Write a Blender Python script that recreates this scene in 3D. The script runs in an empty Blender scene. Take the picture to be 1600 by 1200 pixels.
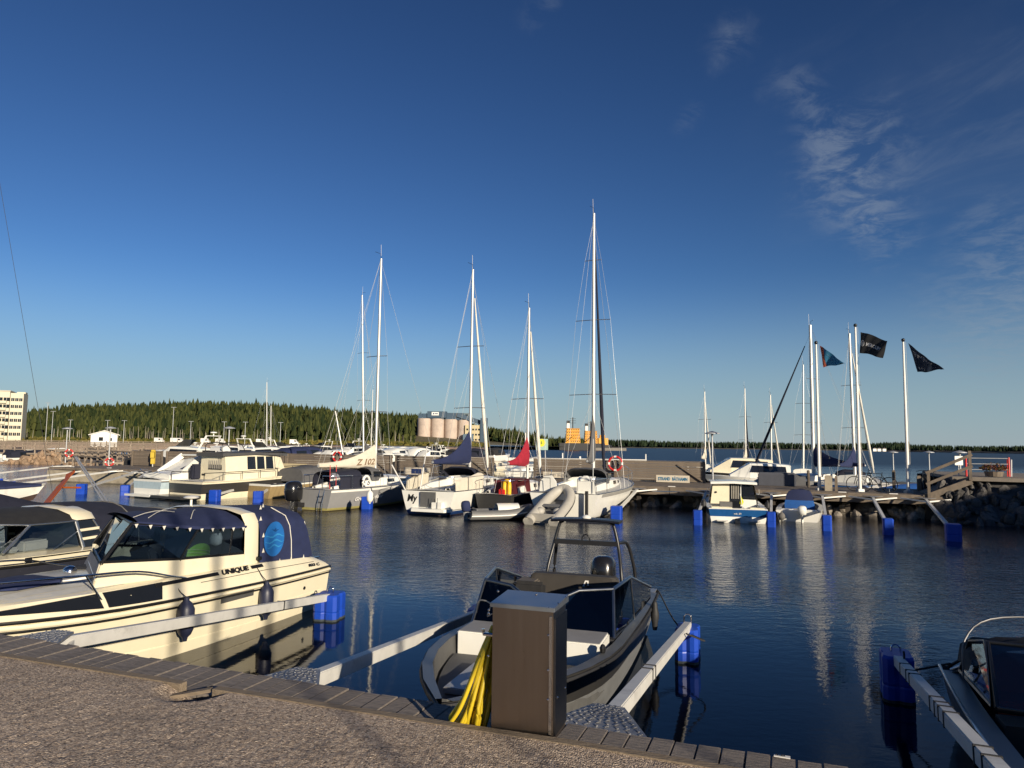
import bpy, bmesh, math, random
import numpy as np
from mathutils import Vector, Matrix
from mathutils.bvhtree import BVHTree
R = random.Random(7)
SC = bpy.context.scene
COL = SC.collection
# ------------------------------------------------------------------ camera
HC = 3.0
F = 1109.0
PITCH = math.atan(95.6 / F)
ROLL = math.radians(0.7)
cam = bpy.data.cameras.new('camera')
cam.sensor_width = 36.0
cam.lens = F / 1600 * 36
cam.clip_start = 0.05
cam.clip_end = 9000
camo = bpy.data.objects.new('camera', cam)
COL.objects.link(camo)
camo.location = (0, 0, HC)
FWD = Vector((0, math.cos(PITCH), math.sin(PITCH)))
UPV = Vector((0, -math.sin(PITCH), math.cos(PITCH)))
RT = Vector((1, 0, 0))
R2 = RT * math.cos(ROLL) + UPV * math.sin(ROLL)
U2 = UPV * math.cos(ROLL) - RT * math.sin(ROLL)
camo.rotation_euler = Matrix((R2, U2, -FWD)).transposed().to_euler()
SC.camera = camo
# ------------------------------------------------------------------ light
SUN_AZ = math.radians(147.3)      # clockwise from +Y (the view direction)
SUN_EL = math.radians(14.8)
w = bpy.data.worlds.new('World')
SC.world = w
w.use_nodes = True
nt = w.node_tree
nt.nodes.clear()
def wn(t, **k):
    n = nt.nodes.new(t)
    for a, b in k.items():
        setattr(n, a, b)
    return n
sky = wn('ShaderNodeTexSky', sky_type='NISHITA', sun_disc=False, sun_elevation=SUN_EL, sun_rotation=SUN_AZ,
         altitude=0, air_density=1.0, dust_density=0.0, ozone_density=6.5)
tc = wn('ShaderNodeTexCoord')
sep = wn('ShaderNodeSeparateXYZ')
nt.links.new(tc.outputs['Generated'], sep.inputs[0])
def wm(op, a, b=None, c=None, clamp=False):
    n = wn('ShaderNodeMath', operation=op, use_clamp=clamp)
    for i, v in enumerate((a, b, c)):
        if v is None:
            continue
        if isinstance(v, (int, float)):
            n.inputs[i].default_value = v
        else:
            nt.links.new(v, n.inputs[i])
    return n.outputs[0]
# cirrus: streaks on a plane high above, thickest in a few places to the right
zz = wm('MAXIMUM', wm('ADD', sep.outputs[2], 0.12), 0.02)
cx = wm('DIVIDE', sep.outputs[0], zz)
cy = wm('DIVIDE', sep.outputs[1], zz)
comb = wn('ShaderNodeCombineXYZ')
nt.links.new(cx, comb.inputs[0]); nt.links.new(cy, comb.inputs[1])
mp = wn('ShaderNodeMapping', vector_type='TEXTURE')
mp.inputs['Rotation'].default_value = (0, 0, math.radians(114))
mp.inputs['Scale'].default_value = (.8, .30, 1)
nt.links.new(comb.outputs[0], mp.inputs[0])
nz = wn('ShaderNodeTexNoise')
nz.inputs['Scale'].default_value = 1.5; nz.inputs['Detail'].default_value = 9; nz.inputs['Roughness'].default_value = 0.62
nz.inputs['Distortion'].default_value = 0.7
nt.links.new(mp.outputs[0], nz.inputs['Vector'])
nz2 = wn('ShaderNodeTexNoise')
nz2.inputs['Scale'].default_value = 9.5; nz2.inputs['Detail'].default_value = 7; nz2.inputs['Roughness'].default_value = 0.66
nz2.inputs['Distortion'].default_value = 0.5
nt.links.new(comb.outputs[0], nz2.inputs['Vector'])
def pixdir(px, py):
    d = FWD + R2 * ((px - 800) / F) - U2 * ((py - 600) / F)
    return d.normalized()
wv = wn('ShaderNodeTexNoise'); wv.inputs['Scale'].default_value = 7.; wv.inputs['Detail'].default_value = 5; wv.inputs['Roughness'].default_value = .6
nt.links.new(tc.outputs['Generated'], wv.inputs['Vector'])
wsub = wn('ShaderNodeVectorMath', operation='SUBTRACT'); nt.links.new(wv.outputs['Color'], wsub.inputs[0]); wsub.inputs[1].default_value = (.5, .5, .5)
wsc = wn('ShaderNodeVectorMath', operation='SCALE'); nt.links.new(wsub.outputs[0], wsc.inputs[0]); wsc.inputs['Scale'].default_value = .12
wad = wn('ShaderNodeVectorMath', operation='ADD'); nt.links.new(tc.outputs['Generated'], wad.inputs[0]); nt.links.new(wsc.outputs[0], wad.inputs[1])
acc = None
def puff(px, py, rad, amt, src, lo, hi):
    global acc
    d = pixdir(px, py)
    vm = wn('ShaderNodeVectorMath', operation='DISTANCE')
    nt.links.new(wad.outputs[0], vm.inputs[0])
    vm.inputs[1].default_value = d
    mr = wn('ShaderNodeMapRange', interpolation_type='SMOOTHSTEP')
    mr.inputs[1].default_value = rad / F; mr.inputs[2].default_value = 0
    mr.inputs[3].default_value = 0; mr.inputs[4].default_value = 1
    nt.links.new(vm.outputs['Value'], mr.inputs[0])
    m2 = wn('ShaderNodeMapRange', interpolation_type='SMOOTHSTEP')
    m2.inputs[1].default_value = lo; m2.inputs[2].default_value = hi
    nt.links.new(src, m2.inputs[0])
    v = wm('MULTIPLY', wm('MULTIPLY', mr.outputs[0], m2.outputs[0]), amt)
    acc = v if acc is None else wm('ADD', acc, v)
nz3 = wn('ShaderNodeTexNoise')
nz3.inputs['Scale'].default_value = 1.6; nz3.inputs['Detail'].default_value = 8; nz3.inputs['Roughness'].default_value = .58; nz3.inputs['Distortion'].default_value = .6
nt.links.new(comb.outputs[0], nz3.inputs['Vector'])
A, B, C = nz.outputs[0], nz2.outputs[0], nz3.outputs[0]
puff(1330, 250, 120, .62, B, .40, .68); puff(1305, 212, 75, .5, B, .38, .66); puff(1385, 352, 70, .55, B, .38, .66)
puff(1345, 312, 55, .45, B, .38, .66); puff(1245, 152, 55, .38, B, .40, .66); puff(1142, 55, 55, .45, B, .38, .66)
puff(1075, 175, 36, .3, B, .38, .66); puff(1580, 490, 140, .6, B, .34, .68); puff(1570, 385, 80, .3, B, .40, .68)
puff(832, 3, 38, .3, B, .40, .68)
puff(1490, 300, 220, .20, A, .46, .74); puff(1420, 120, 330, .07, A, .42, .8); puff(1560, 60, 240, .13, A, .46, .78)
puff(1720, 250, 480, .14, C, .36, .76)
cl = wm('MINIMUM', wm('MULTIPLY', acc, .55), 0.38)
mixn = wn('ShaderNodeMix', data_type='RGBA')
nt.links.new(cl, mixn.inputs[0])
gm = wn('ShaderNodeGamma'); gm.inputs[1].default_value = 1.45      # the picture's steep contrast
nt.links.new(sky.outputs[0], gm.inputs[0])
tn = wn('ShaderNodeMix', data_type='RGBA', blend_type='MULTIPLY'); tn.inputs[0].default_value = 1
nt.links.new(gm.outputs[0], tn.inputs[6]); tn.inputs[7].default_value = (.92, .60, .465, 1)
hz = wn('ShaderNodeMapRange', interpolation_type='SMOOTHERSTEP')    # pale air low over the water
hz.inputs[1].default_value = .26; hz.inputs[2].default_value = -.02; hz.inputs[3].default_value = 0; hz.inputs[4].default_value = .8
nt.links.new(sep.outputs[2], hz.inputs[0])
hm = wn('ShaderNodeMix', data_type='RGBA'); nt.links.new(hz.outputs[0], hm.inputs[0])
nt.links.new(tn.outputs[2], hm.inputs[6]); hm.inputs[7].default_value = (3.55, 4.9, 5.75, 1)
nt.links.new(hm.outputs[2], mixn.inputs[6])
mixn.inputs[7].default_value = (3.3, 3.9, 4.7, 1)
bg = wn('ShaderNodeBackground'); bg.inputs[1].default_value = 0.066
nt.links.new(mixn.outputs[2], bg.inputs[0])
out = wn('ShaderNodeOutputWorld')
nt.links.new(bg.outputs[0], out.inputs[0])
sl = bpy.data.lights.new('sun', 'SUN')
sl.energy = 5.0; sl.angle = math.radians(0.55); sl.color = (1.0, 0.87, 0.67)
so = bpy.data.objects.new('sun', sl); COL.objects.link(so)
SUN = Vector((math.sin(SUN_AZ) * math.cos(SUN_EL), math.cos(SUN_AZ) * math.cos(SUN_EL), math.sin(SUN_EL)))
so.rotation_euler = SUN.to_track_quat('Z', 'Y').to_euler()
so.location = (20, -30, 30)
vs = SC.view_settings
vs.view_transform = 'Standard'; vs.look = 'None'; vs.exposure = 0.36; vs.gamma = 1.0; vs.use_curve_mapping = False
SC.cycles.max_bounces = 8; SC.cycles.transparent_max_bounces = 16
SC.cycles.caustics_reflective = False; SC.cycles.caustics_refractive = False
SC.cycles.use_denoising = True

# ------------------------------------------------------------------ measuring the place
def ray(px, py):
    return FWD + R2 * ((px - 800) / F) - U2 * ((py - 600) / F)
def at(px, py, z):                       # the ground point seen there, on the level z
    d = ray(px, py); t = (z - HC) / d.z
    return Vector((d.x * t, d.y * t, z))
def atY(px, py, Y):                      # the point seen there at the distance Y
    d = ray(px, py); t = Y / d.y
    return Vector((d.x * t, Y, HC + d.z * t))

# ------------------------------------------------------------------ materials
MATS = {}
def mat(name, col=(.5, .5, .5), rough=.5, metal=0., var=.12, vs=6., bump=0., bs=40., coat=0., spec=.5, stretch=(1, 1, 1),
        stain=None, stain_s=3., stain_lo=.5, stain_hi=.7, alpha=None, island=0., coord='Object', emit=None):
    if name in MATS:
        return MATS[name]
    m = bpy.data.materials.new(name); m.use_nodes = True
    t = m.node_tree; N = t.nodes; L = t.links
    b = N['Principled BSDF']
    b.inputs['Roughness'].default_value = rough; b.inputs['Metallic'].default_value = metal
    b.inputs['Specular IOR Level'].default_value = spec
    if coat:
        b.inputs['Coat Weight'].default_value = coat; b.inputs['Coat Roughness'].default_value = .06
    tcn = N.new('ShaderNodeTexCoord')
    mpn = N.new('ShaderNodeMapping'); mpn.inputs['Scale'].default_value = stretch
    L.new(tcn.outputs[coord], mpn.inputs[0])
    nzn = N.new('ShaderNodeTexNoise'); nzn.inputs['Scale'].default_value = vs; nzn.inputs['Detail'].default_value = 6
    nzn.inputs['Roughness'].default_value = .6
    L.new(mpn.outputs[0], nzn.inputs['Vector'])
    mr = N.new('ShaderNodeMapRange')
    mr.inputs[1].default_value = .25; mr.inputs[2].default_value = .75
    mr.inputs[3].default_value = 1 - var; mr.inputs[4].default_value = 1 + var
    L.new(nzn.outputs[0], mr.inputs[0])
    vm = N.new('ShaderNodeVectorMath'); vm.operation = 'SCALE'
    vm.inputs[0].default_value = col
    L.new(mr.outputs[0], vm.inputs['Scale'])
    last = vm.outputs[0]
    if island:
        g = N.new('ShaderNodeNewGeometry')
        mi = N.new('ShaderNodeMapRange'); mi.inputs[3].default_value = 1 - island; mi.inputs[4].default_value = 1 + island
        L.new(g.outputs['Random Per Island'], mi.inputs[0])
        v2 = N.new('ShaderNodeVectorMath'); v2.operation = 'SCALE'
        L.new(last, v2.inputs[0]); L.new(mi.outputs[0], v2.inputs['Scale']); last = v2.outputs[0]
        oi = N.new('ShaderNodeObjectInfo')
        mo = N.new('ShaderNodeMapRange'); mo.inputs[3].default_value = 1 - island * .8; mo.inputs[4].default_value = 1 + island * .8
        L.new(oi.outputs['Random'], mo.inputs[0])
        v3 = N.new('ShaderNodeVectorMath'); v3.operation = 'SCALE'
        L.new(last, v3.inputs[0]); L.new(mo.outputs[0], v3.inputs['Scale']); last = v3.outputs[0]
    if stain:
        n2 = N.new('ShaderNodeTexNoise'); n2.inputs['Scale'].default_value = stain_s; n2.inputs['Detail'].default_value = 7
        n2.inputs['Roughness'].default_value = .65
        L.new(mpn.outputs[0], n2.inputs['Vector'])
        m3 = N.new('ShaderNodeMapRange'); m3.inputs[1].default_value = stain_lo; m3.inputs[2].default_value = stain_hi
        L.new(n2.outputs[0], m3.inputs[0])
        mx = N.new('ShaderNodeMix'); mx.data_type = 'RGBA'
        L.new(m3.outputs[0], mx.inputs[0]); L.new(last, mx.inputs[6]); mx.inputs[7].default_value = (*stain, 1)
        last = mx.outputs[2]
    L.new(last, b.inputs['Base Color'])
    mrr = N.new('ShaderNodeMapRange'); mrr.inputs[3].default_value = max(.02, rough * .8); mrr.inputs[4].default_value = min(1, rough * 1.25)
    L.new(nzn.outputs[0], mrr.inputs[0]); L.new(mrr.outputs[0], b.inputs['Roughness'])
    if bump:
        n4 = N.new('ShaderNodeTexNoise'); n4.inputs['Scale'].default_value = bs; n4.inputs['Detail'].default_value = 5
        L.new(mpn.outputs[0], n4.inputs['Vector'])
        bn = N.new('ShaderNodeBump'); bn.inputs['Strength'].default_value = bump; bn.inputs['Distance'].default_value = .02
        L.new(n4.outputs[0], bn.inputs['Height']); L.new(bn.outputs[0], b.inputs['Normal'])
    MATS[name] = m
    return m
def glass_mat(name, tint, clear):
    if name in MATS:
        return MATS[name]
    m = bpy.data.materials.new(name); m.use_nodes = True
    t = m.node_tree; N = t.nodes; L = t.links; N.clear()
    o = N.new('ShaderNodeOutputMaterial')
    tr = N.new('ShaderNodeBsdfTransparent'); tr.inputs[0].default_value = (*[c * clear for c in tint], 1)
    gl = N.new('ShaderNodeBsdfGlossy'); gl.inputs['Roughness'].default_value = .03; gl.inputs[0].default_value = (.95, .97, 1, 1)
    lw = N.new('ShaderNodeLayerWeight'); lw.inputs[0].default_value = .5
    pw_ = N.new('ShaderNodeMath'); pw_.operation = 'POWER'; pw_.inputs[1].default_value = 4.; L.new(lw.outputs['Facing'], pw_.inputs[0])
    fr = N.new('ShaderNodeMath'); fr.operation = 'MULTIPLY_ADD'; fr.inputs[1].default_value = .85; fr.inputs[2].default_value = .05; L.new(pw_.outputs[0], fr.inputs[0])
    mx = N.new('ShaderNodeMixShader')
    L.new(fr.outputs[0], mx.inputs[0]); L.new(tr.outputs[0], mx.inputs[1]); L.new(gl.outputs[0], mx.inputs[2])
    L.new(mx.outputs[0], o.inputs[0])
    MATS[name] = m
    return m
CREAM = mat('gelcoat_cream', (.78, .71, .53), .28, var=.05, vs=3, coat=.3)
WHITE = mat('gelcoat_white', (.78, .77, .72), .3, var=.05, vs=3, coat=.25)
DECKW = mat('deck_nonskid', (.60, .59, .55), .6, var=.08, vs=9, bump=.15, bs=160)
BLACKP = mat('black_stripe', (.012, .012, .013), .3)
RUB = mat('black_rubber', (.02, .02, .022), .6, bump=.1)
NAVY = mat('navy_canvas', (.014, .022, .075), .85, var=.2, vs=7, bump=.35, bs=9)
NAVYD = mat('dark_navy_canvas', (.012, .014, .03), .85, var=.2, vs=7, bump=.35, bs=9)
BLKC = mat('black_canvas', (.018, .018, .02), .85, var=.2, vs=7, bump=.3, bs=12)
GREYC = mat('grey_canvas', (.10, .10, .105), .85, var=.15, bump=.3, bs=12)
TANC = mat('sail_cover_canvas', (.62, .57, .47), .9, var=.1, vs=4, bump=.4, bs=9)
REDC = mat('red_canvas', (.32, .012, .03), .8, var=.15, bump=.3, bs=12)
BLUEC = mat('bright_blue_canvas', (.015, .10, .36), .8, var=.15, bump=.3, bs=12)
SAILW = mat('furled_sailcloth', (.72, .69, .62), .85, var=.1, vs=3, bump=.3, bs=20)
ALU = mat('brushed_aluminium', (.55, .56, .57), .38, 1., var=.1, vs=14, stretch=(1, 1, 8))
ALUM = mat('mast_aluminium', (.62, .61, .58), .45, .55, var=.06)
GALV = mat('galvanised_steel', (.46, .47, .48), .45, .35, var=.12, vs=9, stain=(.42, .42, .43), stain_s=6)
BEAMW = mat('galvanised_beam', (.66, .65, .62), .5, .15, var=.08, vs=6, stain=(.45, .44, .42), stain_s=5, stain_lo=.58, stain_hi=.8)
STEEL = mat('polished_steel', (.7, .7, .7), .16, 1., var=.04)
CHROME = STEEL
FLOAT = mat('blue_plastic', (.008, .055, .42), .42, var=.12, vs=5, stain=(.015, .03, .12), stain_s=4, stain_lo=.6, stain_hi=.8)
WOOD = mat('weathered_wood', (.165, .132, .102), .85, var=.3, vs=3, stretch=(1, 1, 1), bump=.4, bs=30, island=.16, stain=(.10, .085, .07), stain_s=2.5)
WOODP = mat('grey_deck_wood', (.215, .185, .165), .8, var=.3, vs=7, stretch=(1, 6, 1), bump=.5, bs=24, island=.16, stain=(.09, .082, .076), stain_s=4)
KERB = mat('kerb_wood', (.20, .155, .11), .85, var=.3, vs=8, stretch=(1, 6, 6), bump=.5, bs=20)
VARN = mat('varnished_wood', (.40, .085, .012), .5, spec=.2, var=.25, vs=6, stretch=(1, 8, 8))
CONC = mat('pale_concrete', (.38, .33, .25), .9, var=.2, vs=2, bump=.3, bs=20, stain=(.22, .19, .14), stain_s=1.5)
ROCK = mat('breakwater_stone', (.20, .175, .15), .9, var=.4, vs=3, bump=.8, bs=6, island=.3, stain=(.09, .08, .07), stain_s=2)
ROCKB = mat('brown_stone', (.25, .17, .11), .9, var=.4, vs=2, bump=.8, bs=5, island=.35, stain=(.12, .09, .06), stain_s=1)
YELLOW = mat('yellow_hose', (.62, .45, .02), .42, var=.1)
ORANGE = mat('orange_plastic', (.85, .14, .02), .5)
RED = mat('red_paint', (.55, .02, .02), .45)
YELP = mat('yellow_paint', (.8, .48, .02), .5)
BLACKE = mat('black_cowl', (.012, .012, .014), .22, coat=.4)
GREYI = mat('grey_upholstery', (.13, .125, .12), .75, var=.15)
REDI = mat('red_upholstery', (.75, .10, .045), .7, var=.15)
GREENI = mat('green_plastic', (.30, .62, .05), .5)
WPAINT = mat('white_paint', (.78, .76, .72), .55, var=.06)
GREYH = mat('grey_hull', (.26, .26, .265), .38, var=.06, coat=.1)
DARKH = mat('dark_hull', (.035, .034, .033), .32, var=.1, coat=.2)
BLUEH = mat('blue_hull', (.012, .075, .26), .35, coat=.2)
BLUEB = mat('blue_boot_stripe', (.015, .045, .16), .4)
ANTIF = mat('antifouling', (.05, .03, .025), .8)
YGREEN = mat('algae_waterline', (.34, .30, .10), .8)
ROPE = mat('dark_rope', (.03, .03, .032), .9)
ROPEW = mat('pale_rope', (.55, .52, .45), .9)
FEND = mat('fender_navy', (.018, .022, .05), .45)
GLASS = glass_mat('tinted_glass', (.8, .88, .95), .72)
GLASSC = glass_mat('clear_vinyl', (.9, .95, 1.), .8)
GLASSD = mat('dark_window', (.012, .014, .018), .06, spec=.6, var=.05)
TIRE = mat('tyre_rubber', (.015, .015, .015), .8)

# ------------------------------------------------------------------ geometry helpers
def V(*a):
    return Vector(a)
class MB:
    def __init__(s):
        s.v = []; s.f = []; s.mi = []; s.m = 0
    def add(s, pts, faces):
        o = len(s.v); s.v += [tuple(p) for p in pts]
        for f in faces:
            s.f.append(tuple(i + o for i in f)); s.mi.append(s.m)
    def box(s, c, size, rz=0, rot=None):
        hx, hy, hz = size[0] / 2, size[1] / 2, size[2] / 2
        M_ = rot if rot is not None else Matrix.Rotation(rz, 3, 'Z')
        c = Vector(c)
        P = [c + M_ @ Vector((x, y, z)) for x in (-hx, hx) for y in (-hy, hy) for z in (-hz, hz)]
        s.add(P, [(0, 1, 3, 2), (4, 6, 7, 5), (0, 4, 5, 1), (2, 3, 7, 6), (0, 2, 6, 4), (1, 5, 7, 3)])
        return s
    def beam(s, a, b, wd, ht, up=(0, 0, 1)):
        a, b = Vector(a), Vector(b); d = (b - a); L_ = d.length; x = d / L_
        y = Vector(up).cross(x)
        if y.length < 1e-4:
            y = Vector((1, 0, 0)).cross(x)
        y.normalize(); z = x.cross(y)
        s.box((a + b) / 2, (L_, wd, ht), rot=Matrix((x, y, z)).transposed())
        return s
    def tube(s, pts, r, n=6, caps=True, closed=False):
        pts = [Vector(p) for p in pts]; k = len(pts); rings = []
        up = Vector((.13, .07, 1)).normalized()
        for i, p in enumerate(pts):
            if closed:
                d = pts[(i + 1) % k] - pts[i - 1]
            else:
                d = pts[min(i + 1, k - 1)] - pts[max(i - 1, 0)]
            d.normalize()
            x = d.cross(up)
            if x.length < .05:
                x = d.cross(Vector((1, .1, 0)))
            x.normalize(); y = d.cross(x)
            rr = r[i] if isinstance(r, (list, tuple)) else r
            rings.append([p + (x * math.cos(a) + y * math.sin(a)) * rr for a in [2 * math.pi * j / n for j in range(n)]])
        P = [q for g in rings for q in g]; fc = []
        for i in range(k if closed else k - 1):
            a, b = i * n, ((i + 1) % k) * n
            for j in range(n):
                fc.append((a + j, a + (j + 1) % n, b + (j + 1) % n, b + j))
        if caps and not closed:
            fc.append(tuple(range(n - 1, -1, -1))); fc.append(tuple((k - 1) * n + j for j in range(n)))
        s.add(P, fc)
        return s
    def loft(s, secs, closed=False, cap0=False, cap1=False):
        n = len(secs[0]); P = [p for q in secs for p in q]; fc = []
        for i in range(len(secs) - 1):
            for j in range(n if closed else n - 1):
                a, b = i * n + j, i * n + (j + 1) % n
                fc.append((a, b, b + n, a + n))
        if cap0:
            fc.append(tuple(range(n - 1, -1, -1)))
        if cap1:
            fc.append(tuple((len(secs) - 1) * n + j for j in range(n)))
        s.add(P, fc)
        return s
    def lathe(s, prof, c=(0, 0, 0), n=14, axis=None):
        c = Vector(c)
        if axis is None:
            X, Y, Z = Vector((1, 0, 0)), Vector((0, 1, 0)), Vector((0, 0, 1))
        else:
            Z = Vector(axis).normalized(); X = Z.cross(Vector((.3, .2, 1)) if abs(Z.z) < .9 else Vector((1, 0, 0))).normalized(); Y = Z.cross(X)
        secs = [[c + X * (r * math.cos(2 * math.pi * j / n)) + Y * (r * math.sin(2 * math.pi * j / n)) + Z * h for j in range(n)] for r, h in prof]
        s.loft(secs, closed=True, cap0=prof[0][0] > 1e-4, cap1=prof[-1][0] > 1e-4)
        return s
    def poly(s, pts, th, nrm=None):
        """flat polygon given a thickness against its normal"""
        pts = [Vector(p) for p in pts]; n = len(pts)
        if nrm is None:
            nrm = (pts[1] - pts[0]).cross(pts[2] - pts[0]).normalized()
        else:
            nrm = Vector(nrm).normalized()
        P = pts + [p - nrm * th for p in pts]
        s.add(P, [tuple(range(n)), tuple(range(2 * n - 1, n - 1, -1))] + [(i, i + n, (i + 1) % n + n, (i + 1) % n) for i in range(n)])
        return s
    def build(s, name, m, parent=None, smooth=None, bevel=0, loc=None, rz=0):
        me = bpy.data.meshes.new(name)
        me.from_pydata(s.v, [], s.f)
        for x in (m if isinstance(m, (list, tuple)) else [m]):
            me.materials.append(x)
        if any(s.mi):
            me.polygons.foreach_set('material_index', s.mi)
        b = bmesh.new(); b.from_mesh(me)
        bmesh.ops.remove_doubles(b, verts=b.verts, dist=1e-5)
        bmesh.ops.recalc_face_normals(b, faces=b.faces)
        if bevel:
            bmesh.ops.bevel(b, geom=[e for e in b.edges if e.is_manifold and e.calc_face_angle(0) > .5], offset=bevel, segments=2, affect='EDGES', clamp_overlap=True)
        b.to_mesh(me); b.free()
        if smooth is not None:
            me.shade_smooth(); me.set_sharp_from_angle(angle=math.radians(smooth))
        o = bpy.data.objects.new(name, me); COL.objects.link(o)
        if parent is not None:
            o.parent = parent
        if loc is not None:
            o.location = loc
        o.rotation_euler.z = rz
        return o
def tag(o, label=None, cat=None, group=None, kind=None):
    if label: o['label'] = label
    if cat: o['category'] = cat
    if group: o['group'] = group
    if kind: o['kind'] = kind
    return o
def thing(name, label, cat, loc=(0, 0, 0), rz=0, group=None):
    o = bpy.data.objects.new(name, None); COL.objects.link(o)
    o.empty_display_size = .3
    o.location = loc; o.rotation_euler.z = rz
    return tag(o, label, cat, group)
def copy_tree(o, parent=None):
    c = o.copy(); COL.objects.link(c)
    if parent is not None:
        c.parent = parent
    for ch in list(o.children):
        copy_tree(ch, c)
    return c
def inst(src, name, parent=None, loc=(0, 0, 0), rot=(0, 0, 0), scale=(1, 1, 1)):
    o = bpy.data.objects.new(name, src); COL.objects.link(o)
    if parent is not None: o.parent = parent
    o.location = loc; o.rotation_euler = rot; o.scale = scale
    return o
def text_mesh(txt, size, bold=0., shear=0., spacing=1., extrude=.002):
    cu = bpy.data.curves.new('lettering', 'FONT'); cu.body = txt; cu.size = size; cu.offset = bold; cu.shear = shear
    cu.space_character = spacing; cu.extrude = extrude; cu.resolution_u = 2
    o = bpy.data.objects.new('lettering', cu); COL.objects.link(o)
    bpy.context.view_layer.update()
    me = bpy.data.meshes.new_from_object(o.evaluated_get(bpy.context.evaluated_depsgraph_get()))
    bpy.data.objects.remove(o); bpy.data.curves.remove(cu)
    me.materials.clear()
    return me
def lettering(txt, size, o0, right, up, m, parent, name='lettering', width=None, **k):
    me = text_mesh(txt, size, **k)
    X = Vector(right).normalized(); Y = (Vector(up) - X * Vector(up).dot(X)).normalized(); Z = X.cross(Y)
    xs = [v.co.x for v in me.vertices]
    sx = 1. if width is None else width / (max(xs) - min(xs)); x0 = min(xs)
    o0 = Vector(o0)
    for v in me.vertices:
        c = v.co
        v.co = o0 + X * ((c.x - x0) * sx) + Y * c.y + Z * (c.z + .004)
    me.materials.append(m)
    o = bpy.data.objects.new(name, me); COL.objects.link(o)
    o.parent = parent
    return o
def rot2(a, x, y):
    return x * math.cos(a) - y * math.sin(a), x * math.sin(a) + y * math.cos(a)
def toworld(O, a, p):
    x, y = rot2(a, p[0], p[1])
    return Vector((O[0] + x, O[1] + y, p[2]))
def tolocal(O, a, p):
    x, y = rot2(-a, p[0] - O[0], p[1] - O[1])
    return Vector((x, y, p[2]))
# ================================================================== THE SETTING
# ------------------------------------------------------------------ water
def water_mat():
    m = bpy.data.materials.new('harbour_water'); m.use_nodes = True
    t = m.node_tree; N = t.nodes; L = t.links
    b = N['Principled BSDF']
    b.inputs['Base Color'].default_value = (.0012, .005, .014, 1)
    b.inputs['Roughness'].default_value = .035
    b.inputs['IOR'].default_value = 1.33
    b.inputs['Specular IOR Level'].default_value = .5
    tcn = N.new('ShaderNodeTexCoord')
    def noise(sc, rot, scale, detail=3, rough=.5, dist=0.):
        mp_ = N.new('ShaderNodeMapping'); mp_.inputs['Rotation'].default_value = (0, 0, math.radians(rot))
        mp_.inputs['Scale'].default_value = sc
        L.new(tcn.outputs['Object'], mp_.inputs[0])
        n = N.new('ShaderNodeTexNoise'); n.inputs['Scale'].default_value = scale
        n.inputs['Detail'].default_value = detail; n.inputs['Roughness'].default_value = rough; n.inputs['Distortion'].default_value = dist
        L.new(mp_.outputs[0], n.inputs['Vector'])
        return n.outputs[0]
    def math_(op, a, bb):
        n = N.new('ShaderNodeMath'); n.operation = op
        for i, v in enumerate((a, bb)):
            if isinstance(v, (int, float)): n.inputs[i].default_value = v
            else: L.new(v, n.inputs[i])
        return n.outputs[0]
    big = noise((1, 1.7, 1), 20, .10, 3)
    mr = N.new('ShaderNodeMapRange'); mr.inputs[1].default_value = .38; mr.inputs[2].default_value = .62
    mr.inputs[3].default_value = .35; mr.inputs[4].default_value = 1.
    L.new(big, mr.inputs[0])
    # sheltered, nearly flat water close under the quay wall
    sp = N.new('ShaderNodeSeparateXYZ'); L.new(tcn.outputs['Object'], sp.inputs[0])
    dq = math_('ADD', math_('MULTIPLY', sp.outputs[0], .36), math_('MULTIPLY', sp.outputs[1], .933))
    m2 = N.new('ShaderNodeMapRange'); m2.interpolation_type = 'SMOOTHSTEP'
    m2.inputs[1].default_value = 10.5; m2.inputs[2].default_value = 19.; m2.inputs[3].default_value = .055; m2.inputs[4].default_value = 1.
    L.new(dq, m2.inputs[0])
    amp = math_('MULTIPLY', mr.outputs[0], m2.outputs[0])
    h = math_('ADD', math_('MULTIPLY', noise((1, 1.9, 1), -22, 2.6, 3, .6, .4), .42),
              math_('ADD', math_('MULTIPLY', noise((1, 1.6, 1), 32, 8.5, 3, .6, .3), .17), math_('MULTIPLY', noise((1, 1, 1), 0, .5, 2), .22)))
    bn = N.new('ShaderNodeBump'); bn.inputs['Distance'].default_value = .12
    L.new(amp, bn.inputs['Strength']); L.new(h, bn.inputs['Height'])
    L.new(bn.outputs[0], b.inputs['Normal'])
    m3 = N.new('ShaderNodeMapRange'); m3.inputs[1].default_value = 40.; m3.inputs[2].default_value = 170.; m3.inputs[3].default_value = .035; m3.inputs[4].default_value = .36
    L.new(dq, m3.inputs[0]); L.new(m3.outputs[0], b.inputs['Roughness'])
    return m
WATER = water_mat()
mb = MB()
mb.add([(-4000, -60, 0), (4000, -60, 0), (4000, 6000, 0), (-4000, 6000, 0)], [(0, 1, 2, 3)])
tag(mb.build('water', WATER), kind='structure')
mb = MB(); mb.add([(-4000, -70, -4), (4000, -70, -4), (4000, 6000, -4), (-4000, 6000, -4)], [(0, 1, 2, 3)])
tag(mb.build('harbour_bed', mat('mud', (.05, .045, .035), 1.)), kind='structure')

# ------------------------------------------------------------------ the near quay
ZQ = 1.3
Q0 = Vector((-4.46, 6.39)); QD = Vector((.933, -.36)); QN = Vector((.36, .933))
QANG = math.atan2(QD.y, QD.x)
def qp(a, b, z=ZQ):                       # a along the quay, b out over the water
    return Vector((Q0.x + QD.x * a + QN.x * b, Q0.y + QD.y * a + QN.y * b, z))
BW = .46                                   # width of the boardwalk
KZ = .095
NOTCH = 2.62
def kerb_h(a):                             # the paving stands a little above the boards, more to the right
    return .032 + .062 * min(1, max(0, (a - .5) / 5.))
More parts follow.
